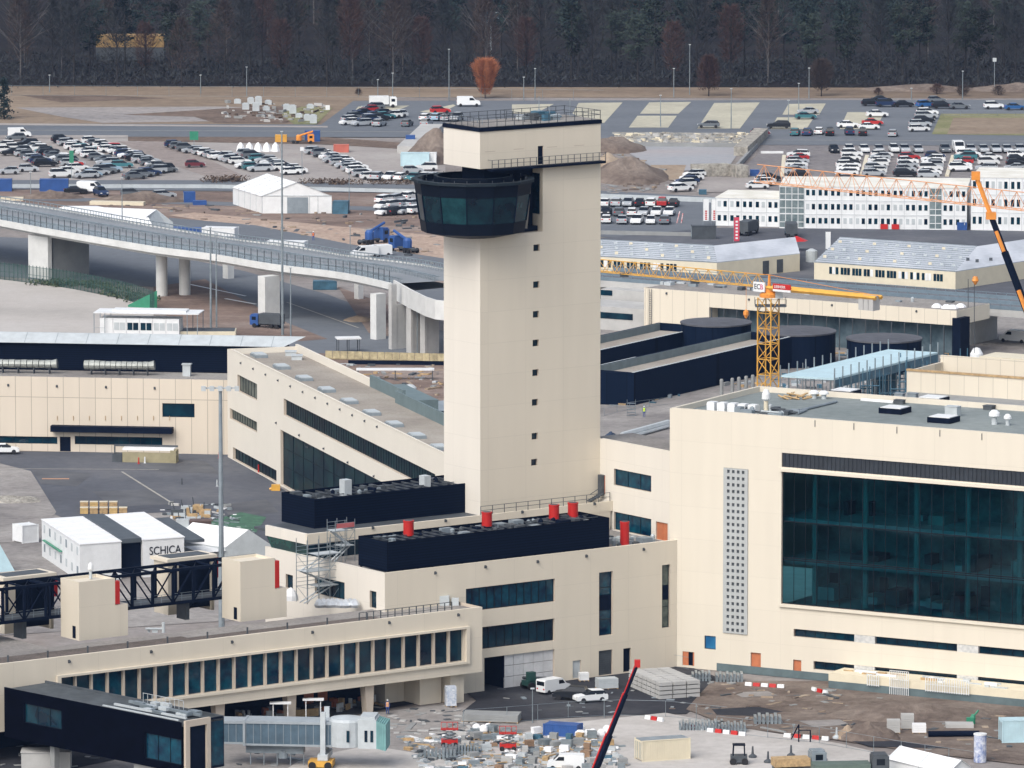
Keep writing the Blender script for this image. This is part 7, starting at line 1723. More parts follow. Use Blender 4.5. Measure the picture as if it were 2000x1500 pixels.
# loading ramp along the hall
rmp = thing('loading_platform', 'cream and grey loading platform along the foot of the hall', 'platform', frR.w(0, 0, 0))
v0_ = -4.5; uq0 = frR.U(1618, 1345, v0_);
b = MB(frR); b.box(uq0, UR1, v0_, -.08, 0, 1.0, m=0); b.box(uq0, UR1, v0_ + .02, -.08, 1.0, 2.0, m=1); b.build('platform', [bpy.data.materials['blue_grey_plinth'], 'ivory'], rmp)
rr = random.Random(17)
for i, (px, w_, h_, nf) in enumerate([(1705, 1.6, 1.4, 5), (1756, 2.6, 2.2, 9), (1850, 6.0, 1.8, 18)]):
 u = frR.U(px, 1350, v0_ - .3); t = tag_ = None; b = MB(frR)
 for k in range(nf + 1): b.box(u - w_ / 2 + w_ * k / nf - .04, u - w_ / 2 + w_ * k / nf + .04, v0_ - .35, v0_ - .28, .9 if i != 1 else .1, .9 + h_)
 for z in (1.0, .9 + h_ / 2, .9 + h_): b.box(u - w_ / 2, u + w_ / 2, v0_ - .36, v0_ - .29, z, z + .06)
 tag(b.build('frame_rack', 'white', None, loc=frR.w(u, v0_, 0)), ['small white frame rack on the loading platform', 'tall white frame rack leaning on the loading platform', 'long white frame rack at the right of the loading platform'][i], 'rack', 'white frame racks on the loading platform')
b = MB(frR)
for k in range(30): u = uq0 + .5 + rr.random() * 22; v = v0_ + rr.uniform(.4, 3); b.box(u, u + rr.uniform(.5, 2.4), v, v + rr.uniform(.1, .6), 2.0, 2.0 + rr.uniform(.08, .35), m=rr.randrange(3))
tag(b.build('plank_litter', ['tent', 'wood', 'wgrey'], None), 'scattered planks and sheets on top of the loading platform', 'planks')
# green machine, pipe, posts, roll-up sign column
b = MB(); c = P(1858, 1440); b.tube(c + Vector((-2.8, 0, .4)), c + Vector((3.4, .3, .4)), .38, 10); tag(b.build('black_pipe', 'blackm', None, loc=c), 'thick black pipe lying in front of the hall at the right', 'pipe')
b = MB(); c = P(1885, 1420); b.box(c.x - 2.4, c.x + 1, c.y - 1, c.y + 1, 0, .5); tag(b.build('concrete_pad', 'conc', None, loc=c), 'low concrete pad behind the black pipe', 'pad')
c = P(1900, 1415); t = thing('green_pump', 'green pump on the soil behind the black pipe', 'pump', c); b = MB(); b.lathe(c, [(.3, 0), (.35, .9), (.15, 1.3)], 10); b.box(c.x - .8, c.x - .2, c.y - .2, c.y + .2, .2, .9); b.build('housing', 'green', t); b = MB(); b.tube(c + Vector((0, 0, .9)), c + Vector((.7, 0, 1.8)), .12, 6); b.build('spout', 'green', t)
c = P(1914, 1488); t = thing('advert_column', 'blue and white striped column near the lower right corner', 'column', c); b = MB(); b.lathe(c, [(.75, 0), (.75, 3.3)], 16); b.build('drum', mat('blue_white_column', (.08, .15, .4), .5, col2=(.75, .77, .8), scale=1.4), t); b = MB(); b.lathe(c, [(.8, 3.3), (.8, 3.45)], 16); b.build('cap', 'white', t)
c = P(1560, 1450); t = thing('upright_rack', 'dark upright steel frame behind the barriers', 'frame', c); b = MB(); b.tube(c, c + Vector((0, 0, 2.2)), .08, 4); b.tube(c + Vector((1.4, 0, 0)), c + Vector((1.4, 0, 1.5)), .08, 4); b.tube(c + Vector((0, 0, 2.2)), c + Vector((-.9, 0, .4)), .08, 4); b.tube(c + Vector((0, 0, 1.5)), c + Vector((1.4, 0, 1.5)), .06, 4); b.build('bars', 'blackm', t)
for i, (px, py) in enumerate([(1634, 1443), (1500, 1490), (1470, 1480), (1545, 1478), (1608, 1486)]):
 c = P(px, py); b = MB(); b.lathe(c, [(.5, 0), (.5, .25), (.15, .5), (.1, 1.4)], 8); tag(b.build('post_foot', 'wgrey' if i == 0 else 'dgrey', None, loc=c), ['white post base left of the brown heap'][0] if i == 0 else ORD[i - 1] + ' thin fence post on the pale apron at the lower right', 'post')
# machines and trucks cut by the lower edge
truck(1660, 1520, .1, 'grey green truck with flat bed cut by the bottom edge', M['dgrey'], mat('tarp_green', (.1, .14, .12), .7), L=9, hb=1.9)
truck(1560, 1508, .2, 'dark vehicle with brown load at the bottom edge', M['grey'], M['wood'], L=7, hb=2.0, sc=.9)
c = P(1443, 1492); t = thing('compact_loader', 'small dark loader with open cab at the bottom edge', 'loader', c); b = MB(); b.box(c.x - 1, c.x + 1, c.y - .7, c.y + .7, .4, 1.1); b.build('body', 'dgrey', t); b = MB()
for x in (-.7, .7):
 for y in (-.6, .6): b.tube((c.x + x, c.y + y, 1.1), (c.x + x * .9, c.y + y, 2.3), .07, 4)
b.box(c.x - .75, c.x + .75, c.y - .7, c.y + .7, 2.3, 2.4); b.build('cab_frame', 'blackm', t)
for x in (-.7, .7): q = MB(); q.tube((c.x + x, c.y - .9, .4), (c.x + x, c.y - .6, .4), .42, 10); q.build('wheel', 'tyre', t)
container(1960, 1560, 5, 2.5, 2.6, .1, 'pale container cut by the lower right corner', 'ivory')
container(1958, 1452, 4, 2.5, 2.8, .1, 'pale blue white container at the right edge in front of the platform', 'cyan')
# fence across the apron
def sitefence(pts, label, h=2.0, step=3.4):
 path = [P(*p) for p in pts]; t = thing('site_fence', label, 'fence', path[0]); b = MB(); g = MB()
 for p, q in zip(path[:-1], path[1:]):
  L = (q - p).length; n_ = max(1, int(L / step))
  for i in range(n_):
   c, e = p.lerp(q, i / n_), p.lerp(q, (i + 1) / n_); b.tube(c, c + Vector((0, 0, h)), .04, 4)
   for z in (.1, h): g.tube(c + Vector((0, 0, z)), e + Vector((0, 0, z)), .022, 4)
 b.build('posts', 'steel', t); g.build('rails', 'steel', t)
sitefence([(905, 1418), (990, 1412), (1110, 1402), (1210, 1398), (1300, 1400), (1420, 1412)], 'mesh site fence between the dark yard and the pale apron'); sitefence([(1268, 1306), (1290, 1298), (1345, 1308)], 'short fence at the inner corner of the terminal', h=1.6)
sitefence([(1400, 1430), (1600, 1452), (1760, 1480), (1900, 1500)], 'mesh site fence at the lower right of the apron')
mast(1040, 1412, 1342, 'thin white post at the fence in front of the loading gate', .06, 0, grp=None); mast(1180, 1402, 1365, 'thin post beside the white car', .05, 0, grp=None)
# courtyard stand
c = P(238, 904); fr_ = Fr(c, frB.d); t = thing('loading_stand', 'timber stand with white sheet roof in front of the beige pier', 'stand', c); b = MB(fr_); b.box(0, 8, .5, 2.5, 1.9, 2.2); b.build('roof', 'tent', t); b = MB(fr_); b.box(0, 8.2, .5, .7, .0, 1.6); b.box(7.5, 8.4, .3, 2.5, 0, 2.0); b.build('side', mat('olive_timber', (.3, .27, .17), .8), t); b = MB(fr_); b.box(-1.6, -.1, .5, 2.4, 0, 1.3); b.box(-1.3, -1.1, .5, .7, 1.3, 2.8); b.box(-1.6, 8.3, 2.5, 2.7, 2.2, 2.5); b.build('frame', 'dgrey', t)
def cone_(px, py, m, label, nm='bollard', h=1.0): c = P(px, py); b = MB(); b.lathe(c, [(.28, 0), (.12, .1), (.1, h)], 8); tag(b.build(nm, m, None, loc=c), label, 'bollard')
cone_(271, 906, 'red', 'red and pale bollard in front of the timber stand'); cone_(283, 905, 'white', 'white bollard in front of the timber stand'); cone_(428, 895, 'red', 'dark red post at the corner of the diagonal wing'); cone_(355, 947, 'dgrey', 'dark bollard in the middle of the courtyard'); cone_(424, 950, 'wgrey', 'grey pair of posts near the floodlight mast'); cone_(505, 925, 'red', 'red and white post by the ground floor windows of the wing', h=1.4)
b = MB(); c = P(538, 958); b.box(c.x - .6, c.x + .7, c.y - .5, c.y + .5, 0, .9); b.tube(c + Vector((.4, 0, .6)), c + Vector((-.9, 0, .2)), .2, 5); tag(b.build('yellow_machine', 'yellow', None, loc=c), 'small yellow machine at the corner of the glazed wing', 'machine')
rr = random.Random(31)
for i, (px, py) in enumerate([(345, 1012), (360, 1005), (375, 1016), (398, 1010), (352, 1030), (378, 1045), (395, 1060), (380, 1000)]):
 c = P(px, py); b = MB()
 for k in range(6): b.box(c.x + rr.uniform(-1, .6), c.x + rr.uniform(.6, 1.3), c.y + rr.uniform(-1, 0), c.y + rr.uniform(.1, 1), .01 * k, rr.uniform(.3, 1.3), m=rr.randrange(3))
 b.tube(c, c + Vector((rr.uniform(-.6, .6), 0, 2.2)), .07, 4)
 tag(b.build('scrap_heap', ['dgrey', 'wood', 'wgrey'], None, loc=c), ORD[i] + ' of the scattered heaps between the site shed and the floodlight mast', 'scrap heap', 'scattered heaps beside the site shed')
b = MB(); c = P(392, 1052); b.box(c.x - 1.5, c.x + 1.5, c.y - 1, c.y + 1, 0, 2.6); b.box(c.x - 1.6, c.x + 1.6, c.y - 1.1, c.y + 1.1, 2.6, 2.75); tag(b.build('brown_hut', mat('brown_hut', (.12, .08, .07), .7), None, loc=c), 'dark brown hut with pale roof right of the site shed', 'hut')
# person in hi-vis
def person(px, py, label, vest=(.55, .75, .08), z0=0, trousers=(.03, .07, .25)):
 c = P(px, py, z0); t = thing('person', label, 'person', c)
 me = bpy.data.meshes.new('body');
 V = [(0, 0, .95), (0, 0, 1.2), (0, 0, 1.45), (0, 0, 1.56), (0, 0, 1.66), (0, -.01, 1.76), (.1, 0, .9), (.12, .02, .5), (.13, 0, .06), (.14, -.14, .03), (-.1, 0, .9), (-.12, -.05, .5), (-.14, .02, .06), (-.15, -.12, .03),
   (.2, 0, 1.42), (.27, 0, 1.15), (.24, -.12, .9), (.23, -.16, .8), (-.2, 0, 1.42), (-.27, 0, 1.15), (-.25, -.06, .88), (-.24, -.09, .78)]
 E = [(0, 1), (1, 2), (2, 3), (3, 4), (4, 5), (0, 6), (6, 7), (7, 8), (8, 9), (0, 10), (10, 11), (11, 12), (12, 13), (2, 14), (14, 15), (15, 16), (16, 17), (2, 18), (18, 19), (19, 20), (20, 21)]
 R = [.15, .15, .16, .06, .09, .1, .11, .075, .05, .04, .11, .075, .05, .04, .075, .055, .04, .035, .075, .055, .04, .035]
 me.from_pydata(V, E, []); o = bpy.data.objects.new('body', me); COL.objects.link(o); o.parent = t
 md = o.modifiers.new('skin', 'SKIN'); sv_ = me.skin_vertices[0].data
 for i, r_ in enumerate(R): sv_[i].radius = (r_, r_ * .75)
 sv_[0].use_root = True; o.modifiers.new('sub', 'SUBSURF').levels = 1; o.modifiers['sub'].render_levels = 1
 me.materials.append(mat('trousers_' + label[:6], trousers, .8))
 b = MB(); b.lathe((c.x, c.y, c.z + .95), [(.18, 0), (.19, .25), (.22, .48), (.1, .6)], 12, sy=.72); b.build('vest', mat('vest_' + label[:6], vest, .7), t)
 b = MB(); b.lathe((c.x, c.y, c.z + 1.72), [(.13, 0), (.12, .08), (.05, .14)], 10); b.build('helmet', 'white', t)
person(1258, 815, 'worker in yellow safety vest and blue trousers standing right of the tower'); person(612, 470, 'worker in orange on the works track behind the viaduct', (.7, .2, .06)); person(757, 1395, 'worker in pale orange vest under the gate wing', (.65, .35, .2)) if True else None
# items right of the tower foot
b = MB(); c, d_ = P(1215, 860), P(1306, 835); b.tube(c + Vector((0, 0, .8)), d_ + Vector((0, 0, .8)), .5, 6); b.tube(c + Vector((0, -1.2, .4)), d_ + Vector((0, -1.2, .4)), .3, 6); tag(b.build('steel_beams', 'wgrey', None, loc=c), 'long grey beams lying beyond the link wing', 'beams')
heap(1195, 866, 2.2, 1.6, 1.5, mat('dark_blue_heap', (.02, .04, .08), .7, var=.4, scale=2), 'dark blue heap of material at the right foot of the tower', 44, nm='material_heap', cat='heap')
sitefence([(1180, 812), (1230, 800), (1306, 790)], 'low fence in the yard right of the tower', h=1.2)
b = MB(); c = P(1233, 812);
for k in range(5): b.box(c.x - .7, c.x + .7, c.y - .3, c.y + .3, k * .5, k * .5 + .06)
for x in (-.7, .65): b.box(c.x + x, c.x + x + .05, c.y - .3, c.y + .3, 0, 2.6)
tag(b.build('rolling_tower', 'steel', None, loc=c), 'small grey rolling scaffold beside the worker in the yellow vest', 'scaffold')
def debris(name, poly, n, mats_, seed, smax=.7, hmax=.35, z=.06):
 """small loose site litter nobody could count"""
 rr = random.Random(seed); b = MB(); xs = [p[0] for p in poly]; ys = [p[1] for p in poly]; k = 0
 while k < n:
  px, py = rr.uniform(min(xs), max(xs)), rr.uniform(min(ys), max(ys)); ins = False; j = len(poly) - 1
  for i in range(len(poly)):
   if (poly[i][1] > py) != (poly[j][1] > py) and px < (poly[j][0] - poly[i][0]) * (py - poly[i][1]) / (poly[j][1] - poly[i][1]) + poly[i][0]: ins = not ins
   j = i
  if not ins: continue
  k += 1; c = P(px, py); f_ = Fr((c.x, c.y), (math.cos(px), math.sin(px))); a = rr.uniform(.1, smax) * (2.5 if rr.random() < .15 else 1); d = rr.uniform(.08, smax * .5); b.fr = f_; b.box(-a, a, -d, d, 0, z + rr.random() ** 2 * hmax, m=rr.randrange(len(mats_)))
 return tag(b.build(name, mats_), kind='stuff')
DM = ['wgrey', 'conc', 'concd', 'wood', 'grey', 'dgrey', 'steel', 'tent']
debris('site_litter', [(780, 1440), (900, 1425), (1060, 1440), (1180, 1425), (1230, 1500), (1000, 1520), (820, 1500)], 700, DM, 1)
debris('yard_litter', [(690, 1400), (900, 1375), (1000, 1400), (1050, 1412), (860, 1440), (740, 1430)], 90, ['concd', 'dgrey', 'conc'], 2, .9, .12)
debris('soil_litter', [(1340, 1330), (1620, 1345), (1990, 1400), (1990, 1490), (1800, 1470), (1600, 1440), (1400, 1415), (1300, 1385)], 170, ['concd', 'soil', 'soill', 'dgrey', 'soil'], 3, .9, .2)
debris('asphalt_litter', [(950, 1340), (1330, 1310), (1400, 1340), (1330, 1395), (1000, 1400)], 34, ['concd', 'grey', 'dgrey'], 4, .6, .15)
debris('courtyard_litter', [(310, 985), (440, 985), (500, 1040), (440, 1070), (350, 1060)], 140, DM, 5)
debris('yard_right_litter', [(1180, 800), (1300, 790), (1390, 760), (1900, 760), (1900, 690), (1560, 690), (1300, 760), (1180, 795)], 260, ['concd', 'grey', 'wood', 'scblue', 'wgrey', 'dgrey'], 6, .9, .6)
debris('red_soil_litter', [(620, 705), (865, 710), (865, 880), (700, 780)], 160, ['concd', 'soill', 'wgrey', 'wood', 'dgrey'], 7, .9, .3)
debris('works_litter', [(0, 385), (860, 420), (860, 520), (650, 470), (400, 430), (0, 395)], 160, ['concd', 'soill', 'dgrey', 'soil'], 8, 1.0, .4)
debris('apron_litter', [(0, 1440), (450, 1440), (600, 1480), (560, 1520), (0, 1520)], 60, ['concd', 'dgrey', 'grey'], 9, .8, .2)
debris('field_litter', [(440, 200), (640, 205), (620, 245), (430, 235)], 120, ['conc', 'scrubb', 'concd'], 10, 1.0, .6)
debris('mound_litter', [(1180, 290), (1300, 330), (1340, 370), (1180, 380)], 120, ['soil', 'soill', 'concd'], 11, 1.0, .4)
debris('rubble_blocks', [(1200, 262), (1480, 262), (1470, 283), (1220, 283)], 420, ['conc', 'concd', 'ivory', 'rubble'], 12, .9, .6)
debris('undercroft_clutter', [(450, 1400), (820, 1350), (820, 1368), (460, 1420)], 120, ['rust', 'concd', 'dgrey', 'wood', 'wgrey'], 13, .8, 1.4)
# ------------------------------------------------------------------ white container office block
WP = 'white'
def office(px0, px1, py0, py1, ytop, storeys, dep, label, cols, nm='container_office', glazed=(), group='white container office blocks', red=(), seed=1):
 c0, c1 = P(px0, py0), P(px1, py1); fr = Fr(c0, c1 - c0); L = (c1 - c0).length; zt = fr.Z(px0, ytop); t = thing(nm, label, 'office block', c0, group); h = zt / storeys; rr = random.Random(seed)
 b = MB(fr); b.box(0, L, 0, dep, 0, zt, m=0)
 for k in range(storeys): b.box(-.03, L + .03, -.06, -.003, (k + 1) * h - .12, (k + 1) * h, m=0); b.box(0, L, -.03, -.003, k * h, k * h + .1, m=1)
 for i in range(cols + 1): u = L * i / cols; b.box(u - .03, u + .03, -.045, -.004, 0, zt, m=1)
 b.build('walls', ['white', mat('office_joint', (.4, .43, .45), .6) if 'office_joint' not in bpy.data.materials else bpy.data.materials['office_joint']], t)
 b = MB(fr); b.box(-.1, L + .1, -.1, dep + .1, zt, zt + .12); b.build('roof', mat('office_roof', (.62, .6, .52), .7, col2=(.8, .79, .74), scale=.2) if 'office_roof' not in bpy.data.materials else bpy.data.materials['office_roof'], t)
 nw = 0
 for k in range(storeys):
  for i in range(cols):
   if i in glazed:
    continue
   u = L * (i + .5) / cols; w = L / cols
   for s_ in (-.23, .23):
    if nw > 92: continue
    nw += 1
    b = MB(fr); b.box(u + s_ * w - .32, u + s_ * w + .32, -.05, -.004, k * h + h * .38, k * h + h * .78); b.build('window', 'glass' if rr.random() < .75 else 'wgrey', t)
 for i in glazed:
  b = MB(fr); b.box(L * i / cols + .1, L * (i + 1) / cols - .1, -.07, -.005, .1, zt - .15); b.build('stair_glazing', mat('stair_glass', (.10, .14, .15), .3, col2=(.22, .27, .28), scale=.8) if 'stair_glass' not in bpy.data.materials else bpy.data.materials['stair_glass'], t)
  b = MB(fr)
  for k in range(storeys): b.box(L * i / cols + .1, L * (i + 1) / cols - .1, -.1, -.072, (k + .45) * h, (k + .5) * h); b.box(L * i / cols + .1, L * (i + 1) / cols - .1, -.1, -.072, (k + .02) * h, (k + .1) * h)
  b.box(L * (i + .5) / cols - .06, L * (i + .5) / cols + .06, -.1, -.073, 0, zt); b.build('landing', 'white', t)
 for u_ in red:
  b = MB(fr); b.box(L * u_, L * u_ + 1.5, -.3, -.1, .1, 1.1); b.build('red_board', 'red', t)
 return t, fr, L, zt
office(1398, 1522, 441, 444, 386, 2, 14, 'lower two storey white container office at the left end of the block', 5, seed=3)
t, fo_, Lo, zo = office(1522, 1888, 446, 450, 364, 3, 18, 'long three storey white container office with glazed stair bays', 15, glazed=(0, 1, 12), red=(.54, .60), seed=4)
office(1896, 2120, 450, 454, 346, 3, 18, 'white container office block at the right edge', 9, seed=5)
# ventilators in front
for px, s_ in ((1373, 0), (1389, 1)):
 c = P(px, 440); t = thing('flag_banner', ['left', 'right'][s_] + ' one of two tall white banners left of the white office block', 'banner', c, 'white banners by the office block')
 b = MB(); b.tube(c, c + Vector((0, 0, 5.3)), .05, 5); b.build('pole', 'grey', t); b = MB(); b.box(c.x + .05, c.x + 1.15, c.y - .02, c.y + .02, .9, 5.2); cl = b.build('cloth', 'white', t)
 for k in range(5):
  b = MB(); b.box(c.x + .4, c.x + .8, c.y - .05, c.y - .025, 1.1 + k * .4, 1.35 + k * .4); b.build('red_mark', 'red', cl)
c = P(1433, 473); t = thing('flag_banner', 'tall red banner with white letters in front of the white office block', 'banner', c); b = MB(); b.tube(c, c + Vector((0, 0, 5)), .05, 5); b.build('pole', 'grey', t); b = MB(); b.box(c.x + .05, c.x + 1.1, c.y - .02, c.y + .02, .2, 4.9); cl = b.build('cloth', mat('banner_red', (.55, .05, .09), .6), t)
for k in range(6): b = MB(); b.box(c.x + .35, c.x + .8, c.y - .05, c.y - .025, .6 + k * .65, .95 + k * .65); b.build('letter', 'white', cl)
c = P(1612, 492); t = thing('flag_banner', 'narrow white banner between the two cream halls', 'banner', c); b = MB(); b.tube(c, c + Vector((0, 0, 4)), .05, 5); b.build('pole', 'grey', t); b = MB(); b.box(c.x + .05, c.x + 1.0, c.y - .02, c.y + .02, .6, 3.9); b.build('cloth', 'white', t)
c = P(1322, 436); b = MB(); b.tube(c, c + Vector((.6, 0, 2.4)), .12, 4); b.tube(c + Vector((.9, 0, 0)), c + Vector((1.2, 0, 2.0)), .12, 4); tag(b.build('red_white_pole', mat('red_white_stripes', (.6, .08, .08), .6, col2=(.8, .8, .8), scale=2.5), None, loc=c), 'red and white striped poles beside the small lot right of the tower', 'pole')
# ------------------------------------------------------------------ cream site halls with ribbed grey roofs
ROOFR = ground_mat('ribbed_grey_roof', [(.34, .37, .41), (.5, .53, .58), (.62, .65, .69)], scale=.05, fine=.8, finevar=.1, rough=.6, stretch=(2.0, .4, 1), bump=0)
def halls(name, label, fl, fr_, bl, h, ns, nwin, seed, wseg):
 """fl/fr_: ground pixels of the front corners, bl: roof pixel of the rear left corner"""
 c0, c1 = P(*fl), P(*fr_); fr = Fr(c0, c1 - c0); L = (c1 - c0).length; zt = h; rear = P(*bl, zt); sk_ = rear - c0; sk_.z = 0; rr = random.Random(seed)
 t = thing(name, label, 'site hall', c0, 'cream site halls with grey ribbed roofs')
 p = [c0, c1, c1 + sk_, c0 + sk_]
 b = MB(); b.prism([q.xy for q in p], 0, zt - .02); b.build('wall', 'ivory', t)
 b = MB(); b.prism([q.xy for q in p], zt, zt + .1)
 n = int(sk_.length / 3)
 for i in range(n + 1):
  a = c0 + sk_ * (i / n); e_ = c1 + sk_ * (i / n); b.tube((a.x, a.y, zt + .15), (e_.x, e_.y, zt + .15), .09, 4, m=1)
 b.build('roof', [ROOFR, 'grey'], t)
 for i in range(ns):
  b = MB(); q = c0 + (c1 - c0) * ((i % (ns // 3)) + .5) / (ns // 3) + sk_ * ((i // (ns // 3) + .6) / 3.3); b.box(q.x - .3, q.x + .3, q.y - .25, q.y + .25, zt + .1, zt + .6); b.build('roof_vent', 'wgrey' if i % 3 else 'ivory', t)
 for i in range(nwin):
  g = i // 3; u = L * (wseg[0] + (wseg[1] - wseg[0]) * (g + .22 + .28 * (i % 3)) / max(1, nwin // 3)); b = MB(fr); b.box(u - .28, u + .28, -.06, -.004, zt * .42, zt * .82); b.build('window', 'glass' if rr.random() < .8 else 'white', t)
 return t, fr, L
halls('site_hall', 'cream site hall with grey ribbed roof right of the tower, behind the crane jib', (1100, 532), (1400, 548), (1100, 466), 3.3, 30, 21, 2, (.15, .75))
c0, c1 = P(1400, 548), P(1562, 530); t = thing('site_hall', 'cream end block of the left site hall with dark openings', 'site hall', c0, 'cream site halls with grey ribbed roofs'); b = MB(); q = P(1100, 466, 3.3) - P(1100, 532); q.z = 0; b.prism([c0.xy, c1.xy, (c1 + q).xy, (c0 + q).xy], 0, 3.3); b.build('wall', 'ivory', t); b = MB(); b.prism([c0.xy, c1.xy, (c1 + q).xy, (c0 + q).xy], 3.31, 3.45); b.build('roof', ROOFR, t)
fz = Fr(c0, c1 - c0); Lz = (c1 - c0).length
for a_ in (.55, .72): b = MB(fz); b.box(Lz * a_, Lz * a_ + 1.6, -.06, -.003, .2, 2.7); b.build('opening', 'dgrey', t)
halls('site_hall', 'larger cream site hall with grey ribbed roof, right of the sign stack', (1590, 547), (1866, 566), (1640, 465), 3.3, 36, 30, 6, (.1, .92))
c0, c1 = P(1866, 566), P(2060, 536); t = thing('site_hall', 'cream end block of the right site hall beside the black boom', 'site hall', c0, 'cream site halls with grey ribbed roofs'); b = MB(); q = P(1640, 465, 3.3) - P(1590, 547); q.z = 0; b.prism([c0.xy, c1.xy, (c1 + q).xy, (c0 + q).xy], 0, 3.3); b.build('wall', 'ivory', t); b = MB(); b.prism([c0.xy, c1.xy, (c1 + q).xy, (c0 + q).xy], 3.31, 3.45); b.build('roof', ROOFR, t)
b = MB(); c = P(1585, 512); b.lathe(c, [(1.1, 0), (1.1, 2.2), (.3, 2.6)], 12); tag(b.build('white_tank', 'wgrey', None, loc=c), 'light grey tank between the two cream halls', 'tank')
c = P(1556, 490); t = thing('red_parasol', 'red canopy between the cream halls', 'canopy', c); b = MB(); b.lathe((c.x, c.y, 2.0), [(2.2, 0), (.1, .9)], 8, cap=False); b.build('canopy', 'red', t); b = MB(); b.tube(c, c + Vector((0, 0, 2.8)), .06, 5); b.build('pole', 'grey', t)
c = P(1512, 500); t = thing('site_sign', 'white site sign with red line in front of the left cream hall', 'sign', c); b = MB(); b.box(c.x - 1.6, c.x + 1.6, c.y - .05, c.y + .05, .5, 2.2); b.build('board', 'white', t); b = MB(); b.box(c.x - 1.1, c.x + 1.1, c.y - .08, c.y - .055, 1.5, 1.7); b.build('red_line', 'red', t)
for i, (px, py) in enumerate([(1890, 545), (1908, 548), (1935, 545)]):
 c = P(px, py); b = MB(); b.tube(c, c + Vector((0, 0, 3.6)), .05, 4); b.box(c.x - .3, c.x + .3, c.y - .2, c.y + .2, 3.4, 4.0); tag(b.build('lamp_post', 'dgrey', None, loc=c), ORD[i] + ' thin post in front of the right cream hall, from the left', 'lamp post', 'thin posts by the right cream hall')
# ------------------------------------------------------------------ cranes
def lattice(b, p, q, w, h, r, cell, up=Vector((0, 0, 1)), tri=True, rc_=None, m=0):
 """lattice girder: bottom chords from p to q, top chord above"""
 d = (q - p).normalized(); s = d.cross(up).normalized(); u = s.cross(d).normalized(); n = max(2, int((q - p).length / cell)); rc_ = rc_ or r * .6
 P_ = lambda t, a, c: p + (q - p) * t + s * a + u * c
 b.tube(P_(0, -w / 2, 0), P_(1, -w / 2, 0), r, 4, m=m); b.tube(P_(0, w / 2, 0), P_(1, w / 2, 0), r, 4, m=m)
 if tri: b.tube(P_(0, 0, h), P_(1, 0, h), r, 4, m=m)
 else: b.tube(P_(0, -w / 2, h), P_(1, -w / 2, h), r, 4, m=m); b.tube(P_(0, w / 2, h), P_(1, w / 2, h), r, 4, m=m)
 for i in range(n):
  t0, t1 = i / n, (i + 1) / n; tm = (t0 + t1) / 2
  if tri:
   for s_ in (-w / 2, w / 2): b.tube(P_(t0, s_, 0), P_(tm, 0, h), rc_, 4, m=m); b.tube(P_(tm, 0, h), P_(t1, s_, 0), rc_, 4, m=m)
   b.tube(P_(t0, -w / 2, 0), P_(t1, w / 2, 0), rc_, 4, m=m)
  else:
   a = (-w / 2, w / 2)
   for s_ in a: b.tube(P_(t0, s_, 0), P_(t1, s_, h), rc_, 4, m=m) if i % 2 else b.tube(P_(t0, s_, h), P_(t1, s_, 0), rc_, 4, m=m)
   for c_ in (0, h): b.tube(P_(t0, -w / 2, c_), P_(t1, w / 2, c_), rc_, 4, m=m) if i % 2 else b.tube(P_(t0, w / 2, c_), P_(t1, -w / 2, c_), rc_, 4, m=m)
   for s_ in a: b.tube(P_(t0, s_, 0), P_(t0, s_, h), rc_, 4, m=m)
   for c_ in (0, h): b.tube(P_(t0, -w / 2, c_), P_(t0, w / 2, c_), rc_, 4, m=m)
c = P(1501, 880); sY = 14000 / (c.y * CP); zm = (880 - 572) / sY * 1.0
tc = thing('tower_crane', 'orange tower crane with long lattice jib, standing behind the large hall', 'crane', c)
b = MB(); lattice(b, c + Vector((-1.15 * .7, -1.15 * 1.2, 0)), c + Vector((-1.15 * .7, -1.15 * 1.2, zm)), 2.4, 2.4, .11, 2.4, up=Vector((.55, .83, 0)), tri=False, rc_=.07);
b.build('mast', 'yellow', tc)
jd = (P(1175, 518, zm + 2.5) - Vector((c.x, c.y, zm + 2.5))); jd.z = 0; jd.normalize()
b = MB(); b.lathe((c.x, c.y, zm), [(1.5, 0), (1.5, .5), (1.1, .8), (1.1, 1.5)], 16); b.build('slewing_ring', 'orange', tc)
b = MB(); b.box(c.x - 2.2, c.x + 2.6, c.y - 1.6, c.y + 1.6, zm - 1.4, zm - 1.3);
for (x, y) in ((-2.2, -1.6), (2.6, -1.6), (-2.2, 1.6), (2.6, 1.6), (.2, -1.6)): b.box(c.x + x - .04, c.x + x + .04, c.y + y - .04, c.y + y + .04, zm - 1.3, zm - .2)
b.box(c.x - 2.2, c.x + 2.6, c.y - 1.63, c.y - 1.57, zm - .25, zm - .2); b.build('service_platform', 'dgrey', tc)
zj = zm + 1.5; jr = Vector((c.x, c.y, zj)); tip = jr + jd * 52
b = MB(); lattice(b, jr + jd * 1.0, tip, 1.3, 1.9, .075, 2.4, rc_=.045); b.build('jib', 'yellow', tc)
b = MB(); back = jr - jd * 21; s = jd.cross(Vector((0, 0, 1))).normalized()
for s_ in (-.8, .8): b.tube(jr + s * s_, back + s * s_, .34, 4)
for i in range(9): q = jr.lerp(back, (i + .5) / 9); b.tube(q - s * .8, q + s * .8, .08, 4)
b.build('counter_jib', 'yellow', tc)
fbk = Fr(back, -jd); b = MB(fbk)
for i in range(3): b.box(-3.2 + i * .95, -2.35 + i * .95, -.9, .9, zj - 2.0, zj + .2)
b.build('counterweight', 'conc', tc)
b = MB(); b.tube(jr + Vector((0, 0, 0)), jr + Vector((0, 0, 2.0)), .3, 4, r2=.15); b.tube(jr + Vector((0, 0, 1.95)), jr + jd * 9 + Vector((0, 0, 1.9)), .05, 4); b.tube(jr + Vector((0, 0, 1.95)), back + Vector((0, 0, .3)), .04, 4); b.build('apex', 'orange', tc)
fj = Fr(jr, -jd if (-jd).x > 0 else jd)
